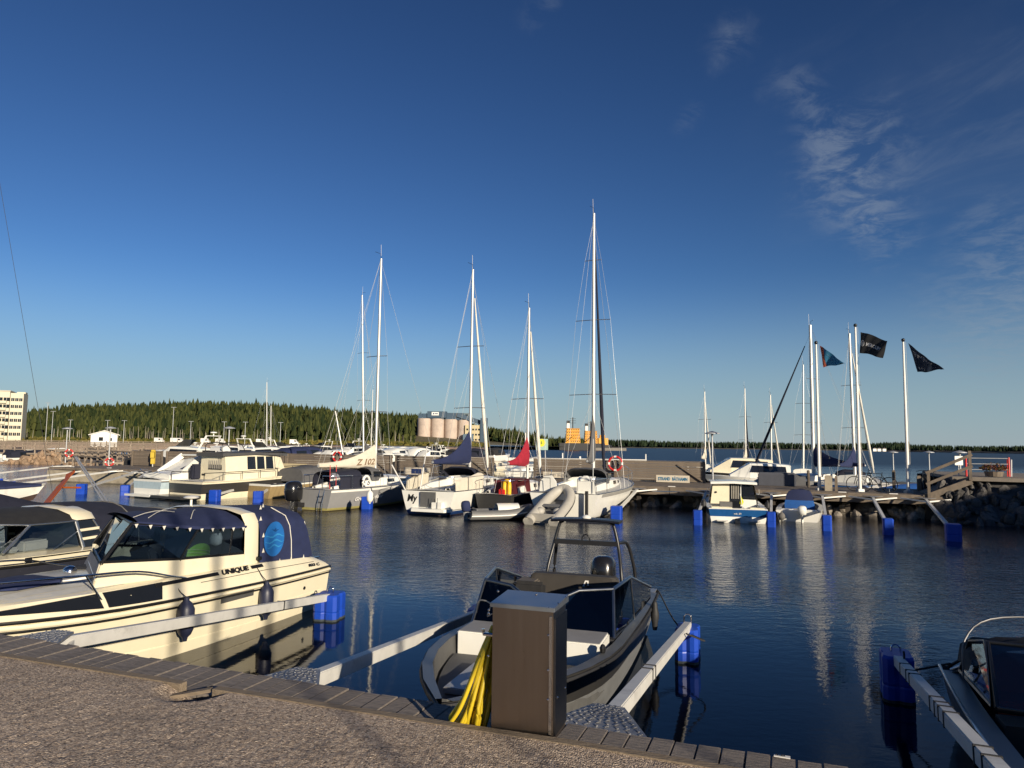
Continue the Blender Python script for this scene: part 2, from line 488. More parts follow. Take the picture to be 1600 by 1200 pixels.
# pavement
def pavement():
    a = np.arange(-3.2, 8.6, .028); b = np.concatenate([np.arange(0, 2.6, .028), np.arange(2.6, 7, .12)])
    AA, BB = np.meshgrid(a, b)
    rs = np.random.RandomState(3)
    def nz(step):
        ga = rs.rand(int(12 / step) + 4, int(8 / step) + 4)
        x = (AA + 3.2) / step; y = BB / step
        i = x.astype(int); j = y.astype(int); fx = x - i; fy = y - j
        fx = fx * fx * (3 - 2 * fx); fy = fy * fy * (3 - 2 * fy)
        return (ga[i, j] * (1 - fx) + ga[i + 1, j] * fx) * (1 - fy) + (ga[i, j + 1] * (1 - fx) + ga[i + 1, j + 1] * fx) * fy - .5
    Z = nz(1.6) * .012 + nz(.5) * .005 + nz(.12) * .004 + nz(.05) * .005 + (rs.rand(*AA.shape) - .5) * .005
    kh = np.vectorize(kerb_h)(AA) - .006
    edge = np.clip(1 - BB / .35, 0, 1)
    Z = Z * (1 - .75 * edge) + kh + .004 * edge
    # a broken place at the kerb
    d = np.hypot((AA - 2.74) / .22, (BB - .04) / .20)
    Z -= np.clip(1.25 - d, 0, 1) * .085
    d2 = np.hypot((AA - 1.0) / .8, (BB - 1.75) / .18)
    Z -= np.clip(1 - d2, 0, 1) * .006
    X = Q0.x + QD.x * AA - QN.x * (BB + BW + .05); Y = Q0.y + QD.y * AA - QN.y * (BB + BW + .05)
    nr, nc = AA.shape
    verts = np.stack([X, Y, Z + ZQ], -1).reshape(-1, 3)
    i = np.arange(nr - 1)[:, None] * nc + np.arange(nc - 1)[None]
    F_ = np.stack([i, i + nc, i + nc + 1, i + 1], -1).reshape(-1, 4)
    me = bpy.data.meshes.new('pavement')
    me.from_pydata(verts.tolist(), [], F_.tolist())
    m = bpy.data.materials.new('worn_aggregate_paving'); m.use_nodes = True
    t = m.node_tree; N = t.nodes; L = t.links; bs = N['Principled BSDF']; bs.inputs['Roughness'].default_value = .85
    tcn = N.new('ShaderNodeTexCoord')
    vo = N.new('ShaderNodeTexVoronoi'); vo.inputs['Scale'].default_value = 100
    L.new(tcn.outputs['Object'], vo.inputs['Vector'])
    cr = N.new('ShaderNodeValToRGB')
    e = cr.color_ramp.elements
    e[0].position = 0; e[0].color = (.10, .08, .065, 1); e[1].position = 1; e[1].color = (.85, .68, .52, 1)
    for p, c in ((.18, (.34, .26, .20, 1)), (.5, (.47, .36, .275, 1)), (.82, (.58, .47, .37, 1))):
        k = e.new(p); k.color = c
    sx = N.new('ShaderNodeSeparateColor'); L.new(vo.outputs['Color'], sx.inputs[0]); L.new(sx.outputs[0], cr.inputs[0])
    n1 = N.new('ShaderNodeTexNoise'); n1.inputs['Scale'].default_value = 1.1; n1.inputs['Detail'].default_value = 6
    L.new(tcn.outputs['Object'], n1.inputs['Vector'])
    m1 = N.new('ShaderNodeMapRange'); m1.inputs[1].default_value = .3; m1.inputs[2].default_value = .7; m1.inputs[3].default_value = .66; m1.inputs[4].default_value = 1.0
    L.new(n1.outputs[0], m1.inputs[0])
    vm = N.new('ShaderNodeVectorMath'); vm.operation = 'SCALE'; L.new(cr.outputs[0], vm.inputs[0]); L.new(m1.outputs[0], vm.inputs['Scale'])
    n5 = N.new('ShaderNodeTexNoise'); n5.inputs['Scale'].default_value = 2.3; n5.inputs['Detail'].default_value = 8; n5.inputs['Roughness'].default_value = .7
    L.new(tcn.outputs['Object'], n5.inputs['Vector'])
    m5 = N.new('ShaderNodeMapRange'); m5.inputs[1].default_value = .60; m5.inputs[2].default_value = .74; m5.inputs[3].default_value = 0; m5.inputs[4].default_value = .55
    L.new(n5.outputs[0], m5.inputs[0])
    mx5 = N.new('ShaderNodeMix'); mx5.data_type = 'RGBA'; L.new(m5.outputs[0], mx5.inputs[0]); L.new(vm.outputs[0], mx5.inputs[6]); mx5.inputs[7].default_value = (.10, .085, .07, 1)
    L.new(mx5.outputs[2], bs.inputs['Base Color'])
    bn = N.new('ShaderNodeBump'); bn.inputs['Strength'].default_value = .7; bn.inputs['Distance'].default_value = .010
    iv = N.new('ShaderNodeMath'); iv.operation = 'MULTIPLY'; iv.inputs[1].default_value = -1
    L.new(vo.outputs['Distance'], iv.inputs[0])
    sc_ = N.new('ShaderNodeMath'); sc_.operation = 'MULTIPLY_ADD'; sc_.inputs[1].default_value = 1.2
    L.new(sx.outputs[1], sc_.inputs[0]); L.new(iv.outputs[0], sc_.inputs[2])
    L.new(sc_.outputs[0], bn.inputs['Height']); L.new(bn.outputs[0], bs.inputs['Normal'])
    me.materials.append(m)
    o = bpy.data.objects.new('pavement', me); COL.objects.link(o)
    tag(o, kind='structure')
    return m
PAVM = pavement()
mb = MB()
pts = [qp(-60, -BW - 6.9), qp(30, -BW - 6.9), qp(30, -70), qp(-60, -70)]
mb.poly([p - V(0, 0, .02) for p in pts], .3, (0, 0, 1))
mb.poly([qp(8.4, -BW - .3, ZQ + .04), qp(30, -BW - .3, ZQ + .04), qp(30, -BW - 7.2, ZQ + .04), qp(8.4, -BW - 7.2, ZQ + .04)], .3, (0, 0, 1))
mb.poly([qp(-60, -BW - .3, ZQ - .05), qp(-3.1, -BW - .3, ZQ - .05), qp(-3.1, -BW - 7.2, ZQ - .05), qp(-60, -BW - 7.2, ZQ - .05)], .3, (0, 0, 1))
tag(mb.build('quay_ground', PAVM), kind='structure')
mb = MB()
mb.poly([qp(-60, -.12, ZQ - .09), qp(30, -.12, ZQ - .09), qp(30, -BW - .3, ZQ - .09), qp(-60, -BW - .3, ZQ - .09)], 4.0, (0, 0, 1))
tag(mb.build('quay_wall', CONC), kind='structure')
# boardwalk: every board on its own
bwk = bpy.data.objects.new('quay_boardwalk', None); COL.objects.link(bwk); tag(bwk, kind='structure')
PL = []
for k in range(6):
    mb = MB(); mb.box((0, 0, 0), (.125, BW, .045)); 
    o = mb.build('plank', WOODP, bevel=.004); PL.append(o.data); bpy.data.objects.remove(o)
a = -4.0; k = 0
while a < 8.4:
    p = qp(a + .066, -BW / 2 + R.uniform(-.006, .006), ZQ - .0225 + R.uniform(-.004, .004))
    inst(PL[k % 6], 'plank', bwk, p, (R.uniform(-.006, .006), R.uniform(-.008, .008), QANG + R.uniform(-.006, .006)))
    a += .131; k += 1
mb = MB(); mb.beam(qp(-4, -.05, ZQ - .12), qp(8.4, -.05, ZQ - .12), .06, .14); mb.build('edge_joist', WOODP, bwk)
mb = MB()
def kb(a0, a1):
    n = max(2, int((a1 - a0) / .3)); secs = []
    for i in range(n + 1):
        a_ = a0 + (a1 - a0) * i / n; z = ZQ + kerb_h(a_) + .006 + R.uniform(-.002, .002)
        secs.append([qp(a_, -BW - .065, ZQ - .06), qp(a_, -BW - .065, z), qp(a_, -BW - .004, z), qp(a_, -BW - .004, ZQ - .06)])
    mb.loft(secs, closed=True, cap0=True, cap1=True)
kb(-4, NOTCH - .02); kb(NOTCH + .26, 8.4)
tag(mb.build('kerb_beam', KERB), kind='structure')
mb = MB(); mb.beam(qp(NOTCH - .02, -BW - .13, ZQ + .0), qp(NOTCH + .22, -BW - .03, ZQ + .045), .05, .022)
tag(mb.build('broken_kerb_piece', KERB), 'splintered wooden kerb piece lying in the hole beside the quay boards', 'broken plank')
# number plate on a plank
pl = thing('berth_plate', 'small white berth number plate screwed to a quay board at bottom right', 'plate', at(1222, 1183, ZQ + .002), QANG)
mb = MB(); mb.box((0, 0, .004), (.085, .03, .004)); mb.build('plate', WPAINT, pl)
lettering('A102', .024, (-.035, -.009, .007), (1, 0, 0), (0, 1, 0), BLACKP, pl)

# ------------------------------------------------------------------ the far pier
PA = Vector((12.5, 33.6)); PD = Vector((-.925, .38)); PN = Vector((.38, .925)); ZP = 1.0
PANG = math.atan2(PN.y, PN.x)              # heading of a boat lying bow to the pier
def pp(s, w_, z=ZP):
    return Vector((PA.x + PD.x * s + PN.x * w_, PA.y + PD.y * s + PN.y * w_, z))
def ps(px, w_=0., py=700):                 # where along the pier an image column falls
    d = ray(px, py); k = d.x / d.y
    o = PA + PN * w_
    return (k * o.y - o.x) / (PD.x - k * PD.y)
S0, S1 = -7.0, ps(78)
pier = bpy.data.objects.new('pier', None); COL.objects.link(pier); tag(pier, kind='structure')
mb = MB(); mb.poly([pp(S0, .03, ZP - .01), pp(S1, .03, ZP - .01), pp(S1, 6.4, ZP - .01), pp(S0, 6.4, ZP - .01)], .16, (0, 0, 1)); mb.build('deck_slab', WOOD, pier)
# deck boards running along the pier
mb = MB(); bo = None
DB = []
for k in range(3):
    m_ = MB(); m_.box((0, 0, 0), (4.0, .185, .04)); o = m_.build('board', WOOD); DB.append(o.data); bpy.data.objects.remove(o)
PYAW = math.atan2(PD.y, PD.x)
for j in range(6):
    s = S0 + 2.0; 
    while s < min(S1 - 2, 40):
        p = pp(s, .10 + j * .195, ZP + .012 + R.uniform(-.004, .004))
        inst(DB[(j + int(s)) % 3], 'board', pier, p, (0, 0, PYAW)); s += 4.02
for z_, h_ in ((ZP - .09, .17), (ZP - .29, .15)):
    s = S0 + 3
    while s < S1 - 2.5:
        m_ = MB(); m_.box((0, 0, 0), (5.97, .06, h_)); o = m_.build('fascia_board', WOOD, pier, loc=pp(s, -.02 + (.02 if z_ < .8 else 0), z_), rz=PYAW); s += 6.0
mb = MB()
for i in range(26):
    s = S0 + .8 + i * 3.2
    if s > S1: break
    mb.box(pp(s, .35, ZP - .36 - .8), (.2, .2, 1.7), PYAW); mb.box(pp(s, 3.2, ZP - .28), (.16, 6.2, .24), PYAW)
tag(mb.build('pier_pile', mat('dark_timber', (.05, .04, .032), .9), pier), kind='stuff')
# left end of the pier is a pale concrete float
mb = MB(); mb.box(pp((ps(78) + ps(236)) / 2, 2.6, .38), (ps(78) - ps(236), 5.4, .78), PYAW)
tag(mb.build('concrete_pontoon', CONC, bevel=.03), kind='structure')
# windbreak: boards on posts along the back of the deck
WW = 5.6; WH = 1.15
BRD = []
for k in range(4):
    m_ = MB(); m_.box((0, 0, 0), (1, .03, .135)); o = m_.build('board', WOOD); BRD.append(o.data); bpy.data.objects.remove(o)
def windbreak(px0, px1, label, braces=True):
    s0, s1 = ps(px0, WW), ps(px1, WW)
    n = max(1, round((s0 - s1) / 4.2)); st = (s0 - s1) / n
    r = thing('windbreak', label, 'wooden screen', pp(s0, WW, ZP), PYAW + math.pi)
    for i in range(n + 1):
        m_ = MB(); m_.box((i * st, -.09 if i not in (0, n) else -.02, WH / 2 + .02), (.13, .13, WH + .06)); m_.build('post', WOOD, r)
    for i in range(n):
        for j in range(8):
            inst(BRD[R.randrange(4)], 'board', r, ((i + .5) * st, R.uniform(-.006, .006), .10 + j * .143), (0, R.uniform(-.002, .002), 0), (st - .01, 1, 1))
        if braces and i % 2 == 1:
            m_ = MB(); m_.beam((i * st + st - .1, -.12, .1), (i * st + st - 1.5, -.05, WH - .15), .06, .08, up=(0, 1, 0)); m_.build('brace', WOOD, r)
    m_ = MB(); m_.box((n * st / 2, 0, WH + .045), (n * st, .1, .03)); m_.build('top_rail', WOOD, r)
    return r
windbreak(208, 254, 'short end piece of grey board windbreak left of the yellow pier stand', False)
windbreak(262, 306, 'short grey board windbreak with a brace, right of the yellow pier stand')
windbreak(308, 362, 'low dark board windbreak behind the pilot house boat roof')
windbreak(366, 448, 'weathered board windbreak with a diagonal brace, behind the dark hulled boat')
windbreak(450, 612, 'weathered board windbreak behind the grey sailboat with the numbered sail cover')
windbreak(620, 771, 'weathered board windbreak behind the sailboat with the navy sail cover')
windbreak(836, 1100, 'longest weathered board windbreak, carrying the boat harbour sign')
# rails in the gap
r = thing('pier_railing', 'low open railing across the gap in the board windbreak', 'railing', pp(ps(771, WW), WW, ZP), PYAW + math.pi)
gl = ps(771, WW) - ps(836, WW)
for i in range(4):
    m_ = MB(); m_.tube([(i * gl / 3, 0, 0), (i * gl / 3, 0, .75)], .025); m_.build('post', GALV, r)
for z_ in (.35, .75):
    m_ = MB(); m_.tube([(0, 0, z_), (gl, 0, z_)], .02); m_.build('rail', GALV, r)
# rubble under the pier
def boulder(seed, m):
    rr = random.Random(seed); b = bmesh.new(); bmesh.ops.create_icosphere(b, subdivisions=2, radius=1)
    ax = [Vector((rr.uniform(-1, 1), rr.uniform(-1, 1), rr.uniform(-1, 1))).normalized() for _ in range(9)]
    for v in b.verts:
        d = min(1.0, min((rr2 / max(.15, v.co.dot(a_))) if v.co.dot(a_) > .15 else 9 for a_, rr2 in zip(ax, [.62, .7, .75, .66, .8, .72, .68, .78, .7])))
        v.co = v.co * d * rr.uniform(.96, 1.04)
        v.co.z *= .7
    me = bpy.data.meshes.new('boulder'); b.to_mesh(me); b.free(); me.materials.append(m)
    return me
BO = [boulder(i, ROCK) for i in range(9)]
DKS = mat('shade_dark_stone', (.060, .056, .054), .85, var=.45, vs=3, bump=.8, bs=6, island=.45, stain=(.025, .024, .022), stain_s=2)  # stone darkened in colour to carry the shade over the right embankment
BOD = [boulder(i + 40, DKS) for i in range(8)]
BOB = [boulder(i + 20, ROCKB) for i in range(6)]
emb = bpy.data.objects.new('rock_embankment', None); COL.objects.link(emb); tag(emb, kind='structure')
n = 0
for i in range(150):
    s = R.uniform(S0 - .5, 16); t_ = R.random()
    sc_ = R.uniform(.18, .42)
    inst(BO[R.randrange(9)], 'boulder', emb, pp(s, -.1 + t_ * 1.9, -.12 + t_ * .55), (R.uniform(0, 6), R.uniform(0, 6), R.uniform(0, 6)), (sc_ * R.uniform(.9, 1.5), sc_, sc_))
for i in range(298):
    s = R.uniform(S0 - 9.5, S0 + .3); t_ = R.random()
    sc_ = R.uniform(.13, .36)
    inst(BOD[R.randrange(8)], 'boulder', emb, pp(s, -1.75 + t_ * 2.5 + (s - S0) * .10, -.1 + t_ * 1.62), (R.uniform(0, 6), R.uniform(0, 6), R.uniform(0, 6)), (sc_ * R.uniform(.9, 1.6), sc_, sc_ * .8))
mb = MB()
secs = []
for i in range(34):
    s = S0 - 20 + i * 1.0
    if s > S0: break
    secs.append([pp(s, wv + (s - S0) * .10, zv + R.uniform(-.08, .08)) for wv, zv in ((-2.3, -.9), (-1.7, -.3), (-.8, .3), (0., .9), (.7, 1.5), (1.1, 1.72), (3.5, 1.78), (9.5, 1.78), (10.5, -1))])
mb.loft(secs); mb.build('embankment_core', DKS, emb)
mb = MB(); secs = []
for i in range(60):
    s = S0 - .8 + i * .9
    if s > 44: break
    secs.append([pp(s, wv, zv + R.uniform(-.12, .12)) for wv, zv in ((-.2, -1.0), (.5, -.15), (1.2, .1), (2.4, .45), (5.8, .5), (8, -.8))])
mb.loft(secs); mb.build('rubble_core', ROCK, emb)
mb = MB(); mb.poly([pp(S0 - .2, .5, 1.86), pp(S0 - .2, 9.0, 1.86), pp(S0 - 20, 9, 1.86), pp(S0 - 20, -1.4, 1.86)], .16, (0, 0, 1))
tag(mb.build('embankment_path', mat('path_gravel', (.22, .19, .16), .95, var=.2, vs=4, bump=.4)), kind='structure')
# stone spit on the left
spit = bpy.data.objects.new('stone_spit', None); COL.objects.link(spit); tag(spit, kind='structure')
SPC = at(68, 724, .1)
for i in range(170):
    u_ = R.uniform(-1, 1); v_ = R.uniform(-1, 1)
    hgt = max(0, 1 - u_ * u_) * max(0, 1 - v_ * v_)
    sc_ = R.uniform(.25, .6)
    inst(BOB[R.randrange(6)], 'boulder', spit, (SPC.x + u_ * 4.6 + v_ * 1.5, SPC.y + v_ * 5 + 4, -.2 + hgt * 1.5), (R.uniform(0, 6), R.uniform(0, 6), R.uniform(0, 6)), (sc_ * R.uniform(.9, 1.6), sc_, sc_))
mb = MB(); secs = []
for i in range(13):
    u_ = -1 + i / 6
    secs.append([(SPC.x + u_ * 4.8 + v_ * 1.5, SPC.y + v_ * 5.2 + 4, -.5 + 1.7 * max(0, 1 - u_ * u_) * max(0, 1 - v_ * v_)) for v_ in [-1, -.6, -.2, .2, .6, 1]])
mb.loft(secs); mb.build('spit_core', ROCKB, spit)

# ------------------------------------------------------------------ far land, woods, hills
def smooth(x):
    x = np.clip(x, 0, 1); return x * x * (3 - 2 * x)
PXS = np.array([-400, 40, 100, 200, 300, 400, 500, 600, 650, 700, 770, 800, 850, 885, 930])
TOP = np.array([648, 641, 634, 630, 627, 629, 637, 644, 648, 655, 670, 673, 682, 688, 692])
def hill_h(x, y):
    px = 800 + F * x / y
    hz = 695.6 + (px - 800) * .0122
    h = (hz - np.interp(px, PXS, TOP)) * 800 / F + 3 - 12.5
    h = np.maximum(h, 1.5)
    return 2.2 + (h - 2.2) * smooth((y - 400) / 400)
LANDM = mat('dry_grass_ground', (.13, .11, .055), .95, var=.35, vs=.03)
gx = np.linspace(-1, .12, 60); gy = np.concatenate([np.linspace(235, 460, 12), np.linspace(480, 1000, 24)])
P = []; 
for y in gy:
    for g in gx:
        if y < 490: g = -1 + (g + 1) * (.965 / 1.12)
        x = g * y
        P.append((x, y, float(hill_h(np.array(x), np.array(y))) if y > 245 else -.5))
nc = len(gx); fc = [(i * nc + j, i * nc + j + 1, (i + 1) * nc + j + 1, (i + 1) * nc + j) for i in range(len(gy) - 1) for j in range(nc - 1)]
mb = MB(); mb.add(P, fc); tag(mb.build('wooded_hill', LANDM, smooth=60), kind='structure')
def foliage_mat(name, c0, c1):
    m = bpy.data.materials.new(name); m.use_nodes = True
    t = m.node_tree; N = t.nodes; L = t.links; b = N['Principled BSDF']; b.inputs['Roughness'].default_value = .9; b.inputs['Specular IOR Level'].default_value = .1
    g = N.new('ShaderNodeNewGeometry'); cr = N.new('ShaderNodeValToRGB')
    cr.color_ramp.elements[0].color = (*c0, 1); cr.color_ramp.elements[1].color = (*c1, 1)
    L.new(g.outputs['Random Per Island'], cr.inputs[0])
    L.new(cr.outputs[0], b.inputs['Base Color'])
    return m
FOL = foliage_mat('conifer_needles', (.012, .022, .009), (.062, .068, .020))
FOLF = foliage_mat('far_conifer_needles', (.012, .024, .014), (.030, .042, .020))
def forest(name, pts, hts, m, seed=1, tiers=3, n=7, wide=.17):
    rs = np.random.RandomState(seed); vs_ = []; fs_ = []; o = 0
    for (x, y, z), h in zip(pts, hts):
        wd = h * wide * rs.uniform(.65, 1.55); z0 = h * rs.uniform(.08, .22)
        a0 = rs.uniform(0, 6)
        for k in range(tiers):
            f0 = k / tiers; zb = z0 + (h - z0) * (f0 * .92); zt = z0 + (h - z0) * min(1, (k + 1.55) / tiers) if k < tiers - 1 else h
            r_ = wd * (1 - f0) ** .8 + .15
            vs_.append((x + rs.uniform(-.1, .1), y, z + zt))
            for j in range(n):
                a_ = a0 + 2 * math.pi * (j + rs.uniform(-.25, .25)) / n; q = r_ * rs.uniform(.55, 1.25)
                vs_.append((x + q * math.cos(a_), y + q * math.sin(a_), z + zb + rs.uniform(-.06, .05) * h))
            for j in range(n):
                fs_.append((o, o + 1 + j, o + 1 + (j + 1) % n))
            o += n + 1
    me = bpy.data.meshes.new(name); me.from_pydata(vs_, [], fs_); me.materials.append(m)
    ob = bpy.data.objects.new(name, me); COL.objects.link(ob)
    return tag(ob, kind='stuff')
rs = np.random.RandomState(5)
pts = []; hts = []
for i in range(7200):
    y = 425 + 420 * rs.rand() ** 1.25
    px = rs.uniform(-60, 700) if rs.rand() < .87 else rs.uniform(700, 915)
    if px > 648 and y < 600: y = 620 + rs.rand() * 230
    x = (px - 800) / F * y
    pts.append((x, y, float(hill_h(np.array(x), np.array(y))) - .3)); hts.append(rs.uniform(7, 13.5) * (.75 if px > 840 else 1) + (rs.rand() < .12) * rs.uniform(1, 4))
forest('spruce_forest', pts, hts, FOL)
# pale trunks of birches and pines at the edge of the wood
mb = MB()
for i in range(90):
    px = rs.uniform(40, 650); y = rs.uniform(405, 424); x = (px - 800) / F * y; z = float(hill_h(np.array(x), np.array(y)))
    mb.tube([(x, y, z), (x + rs.uniform(-.3, .3), y, z + rs.uniform(5, 9))], [.16, .06], 5)
tag(mb.build('birch_trunks', mat('birch_bark', (.34, .30, .24), .9)), kind='stuff')
# scrub in front of the wood
pts = []; hts = []
for i in range(1900):
    px = rs.uniform(30, 765); y = rs.uniform(300, 412); x = (px - 800) / F * y
    pts.append((x, y, 2.0)); hts.append(rs.uniform(.8, 2.6))
forest('shore_scrub', pts, hts, foliage_mat('scrub_leaves', (.05, .06, .015), (.16, .13, .035)), 3, tiers=2, n=6, wide=.55)
# far shore across the water
def far_strip(px0, px1, D0, D1, n, seed, hmin, hmax, name, depth=160):
    rs = np.random.RandomState(seed); mb = MB(); secs = []
    for i in range(61):
        px = px0 + (px1 - px0) * i / 60; D = D0 + (D1 - D0) * i / 60; x = (px - 800) / F
        secs.append([(x * (D + dd), D + dd, zz_ + (R.uniform(0, .8) if zz_ > 0 else 0)) for dd, zz_ in ((-6, -1), (0, .6), (30, 2.2), (depth, 3.5), (depth + 60, -1))])
    mb.loft(secs); tag(mb.build(name + '_shore', mat('far_shore_ground', (.10, .09, .07), .95)), kind='structure')
    pts = []; hts = []
    for i in range(n):
        f_ = rs.rand(); px = px0 + (px1 - px0) * f_; D = D0 + (D1 - D0) * f_ + 8 + rs.rand() * depth * .9; x = (px - 800) / F * D
        pts.append((x, D, 2.)); hts.append(rs.uniform(hmin, hmax) * (1 + .18 * math.sin(px * .021) * math.sin(px * .0073 + 1)))
    forest(name, pts, hts, FOLF, seed, tiers=2, n=6)
far_strip(860, 1420, 1750, 1500, 2600, 11, 11, 17.5, 'far_woods')
far_strip(1380, 1900, 1150, 560, 1500, 12, 6.5, 9.8, 'nearer_woods', 120)
# stone breakwater in front of the wood
mb = MB(); secs = []
for i in range(80):
    px = -60 + i * 10.4; D = 228; x = (px - 800) / F * D
    secs.append([(x, D + dd, zz_ + R.uniform(-.15, .15)) for dd, zz_ in ((-3, -.5), (-1.2, .7), (0, 1.5), (3, 2.0), (9, 2.1))])
mb.loft(secs); tag(mb.build('shore_embankment', mat('pinkish_rubble', (.36, .25, .19), .95, var=.4, vs=1.2, bump=.6, bs=3)), kind='structure')
# ================================================================== BOAT BUILDING
class Hull:
    """A lofted hull in the boat's own frame: +x the bow, +y port, z = 0 the waterline, the stern at x = 0"""
    def __init__(s, L, B, fs, fb, draft=.3, ch=.10, chw=.86, rake=.7, tw=.92, full=.5, pw=2.3, pwr=1.6, stem=.25):
        s.L, s.B, s.fs, s.fb, s.draft, s.ch, s.chw, s.rake, s.tw, s.full, s.pw, s.pwr, s.stem = L, B, fs, fb, draft, ch, chw, rake, tw, full, pw, pwr, stem
    def b(s, t):
        h = s.B / 2
        if t < .35: return h * (s.tw + (1 - s.tw) * math.sin(t / .35 * math.pi / 2))
        if t <= s.full: return h
        return max(.015, h * (1 - ((t - s.full) / (1 - s.full)) ** s.pw))
    def zs(s, t): return s.fs + (s.fb - s.fs) * t ** s.pwr
    def P(s, t, f, side=1, off=0.):
        """f: 0 chine .. 1 sheer"""
        zs = s.zs(t); zc = s.ch + (zs * .55 - s.ch) * t ** 4
        c = s.chw * (1 - .45 * t ** 3)
        b = s.b(t)
        y = b * (c + (1 - c) * f ** .8)
        z = zc + (zs - zc) * f
        x = t * s.L - s.rake * (1 - z / zs) * t ** 3
        return Vector((x, (y + off) * side, z))
    def keel(s, t):
        zs = s.zs(t); z = -s.draft * (1 - t ** 4) + zs * s.stem * t ** 6
        return Vector((t * s.L - s.rake * (1 - z / zs) * t ** 3, 0, z))
    def ts(s, n=18): return [1 - (1 - i / n) ** 1.35 for i in range(n + 1)]
    def shell(s, mats, fr=(0, .25, .5, .75, 1.), rows=None, parent=None, name='hull', n=18, smooth=40):
        mb = MB(); k = len(fr); secs = []
        for t in s.ts(n):
            r = [s.P(t, f) for f in reversed(fr)] + [s.keel(t)] + [s.P(t, f, -1) for f in fr]
            secs.append(r)
        m = 2 * k + 1
        P = [p for q in secs for p in q]; fc = []; mi = []
        for i in range(len(secs) - 1):
            for j in range(m - 1):
                fc.append((i * m + j, i * m + j + 1, (i + 1) * m + j + 1, (i + 1) * m + j))
                jj = j if j < k else m - 2 - j          # row counted down from the sheer
                mi.append((rows[jj] if rows and jj < len(rows) else 0))
        mb.add(P, fc); mb.mi = mi
        mb.m = 0
        for j in range(k - 1):                            # transom, row by row
            mb.m = rows[j] if rows and j < len(rows) else 0
            a, b_ = j, j + 1
            mb.add([secs[0][a], secs[0][b_], secs[0][m - 1 - b_], secs[0][m - 1 - a]], [(0, 1, 2, 3)])
        mb.m = rows[k - 1] if rows and k - 1 < len(rows) else 0
        mb.add([secs[0][k - 1], secs[0][k], secs[0][k + 1]], [(0, 1, 2)])
        return mb.build(name, mats, parent, smooth=smooth)
    def deck(s, m, parent, t0=0., t1=1., camber=.06, inset=.0, dz=0., name='deck', n=12, f=1.):
        mb = MB(); secs = []
        for i in range(n + 1):
            t = t0 + (t1 - t0) * i / n; p = s.P(t, f); b = max(.005, p.y - inset)
            secs.append([(p.x, b * k, p.z + dz + camber * (1 - k * k) * min(1, b / s.B * 2)) for k in (-1, -.8, -.5, 0, .5, .8, 1)])
        mb.loft(secs); return mb.build(name, m, parent, smooth=40)
    def gunwale(s, m, parent, t0, t1, wd, dz=0., sole=None, ms=None, name='side_deck', n=12):
        mb = MB()
        for sd in (1, -1):
            secs = []
            for i in range(n + 1):
                t = t0 + (t1 - t0) * i / n; p = s.P(t, 1, sd); w_ = min(wd, max(.01, abs(p.y) - .02))
                secs.append([(p.x, p.y, p.z + dz), (p.x, p.y - sd * w_, p.z + dz + .01)])
            mb.loft(secs)
        o = mb.build(name, m, parent, smooth=30)
        if sole is not None:
            mb = MB(); secs = []
            for i in range(n + 1):
                t = t0 + (t1 - t0) * i / n; p = s.P(t, 1); b = max(.02, p.y - wd)
                secs.append([(p.x, b, p.z + dz + .008), (p.x, b * .97, sole), (p.x, -b * .97, sole), (p.x, -b, p.z + dz + .008)])
            mb.loft(secs, cap0=True, cap1=True); mb.build('cockpit', ms or m, parent)
        return o
    def strake(s, m, parent, f, r, name='rub_rail', t0=0., t1=1., n=20, dz=0., off=.0):
        mb = MB()
        for sd in (1, -1):
            mb.tube([s.P(t0 + (t1 - t0) * i / n, f, sd, off) + V(0, 0, dz) for i in range(n + 1)], r, 6)
        return mb.build(name, m, parent, smooth=60)
    def patch(s, m, parent, t0, t1, f0, f1, off=.006, side=1, name='stripe', n=8, slant=0.):
        mb = MB(); secs = []
        for i in range(n + 1):
            t = t0 + (t1 - t0) * i / n
            a = f0(i / n) if callable(f0) else f0; b = f1(i / n) if callable(f1) else f1
            p, q = s.P(t, a, side, off), s.P(t, b, side, off); q.x += slant
            secs.append([p, q, s.P(t, b, side, -.02), s.P(t, a, side, -.02)])
        mb.loft(secs, closed=True, cap0=True, cap1=True)
        return mb.build(name, m, parent)
def panel(name, m, parent, pts, th=.012, nrm=None):
    mb = MB(); mb.poly(pts, th, nrm); return mb.build(name, m, parent)
def rail(name, m, parent, top, feet=(), r=.014, n=6):
    """a bent tube, with stanchions (pairs of points)"""
    o = tube_part(name, m, parent, top, r, n)
    for a, b in feet: tube_part('stanchion', m, o, [a, b], r * .9, n)
    return o
def tube_part(name, m, parent, pts, r, n=6, closed=False):
    mb = MB(); mb.tube(pts, r, n, closed=closed); return mb.build(name, m, parent, smooth=60)
def curve(pts, n=6):
    """Catmull-Rom through points"""
    P = [Vector(p) for p in pts]; P = [P[0] * 2 - P[1]] + P + [P[-1] * 2 - P[-2]]; o = []
    for i in range(1, len(P) - 2):
        for k in range(n):
            t = k / n; a, b, c, d = P[i - 1:i + 3]
            o.append(.5 * ((2 * b) + (c - a) * t + (2 * a - 5 * b + 4 * c - d) * t * t + (3 * b - a - 3 * c + d) * t ** 3))
    o.append(P[-2]); return o
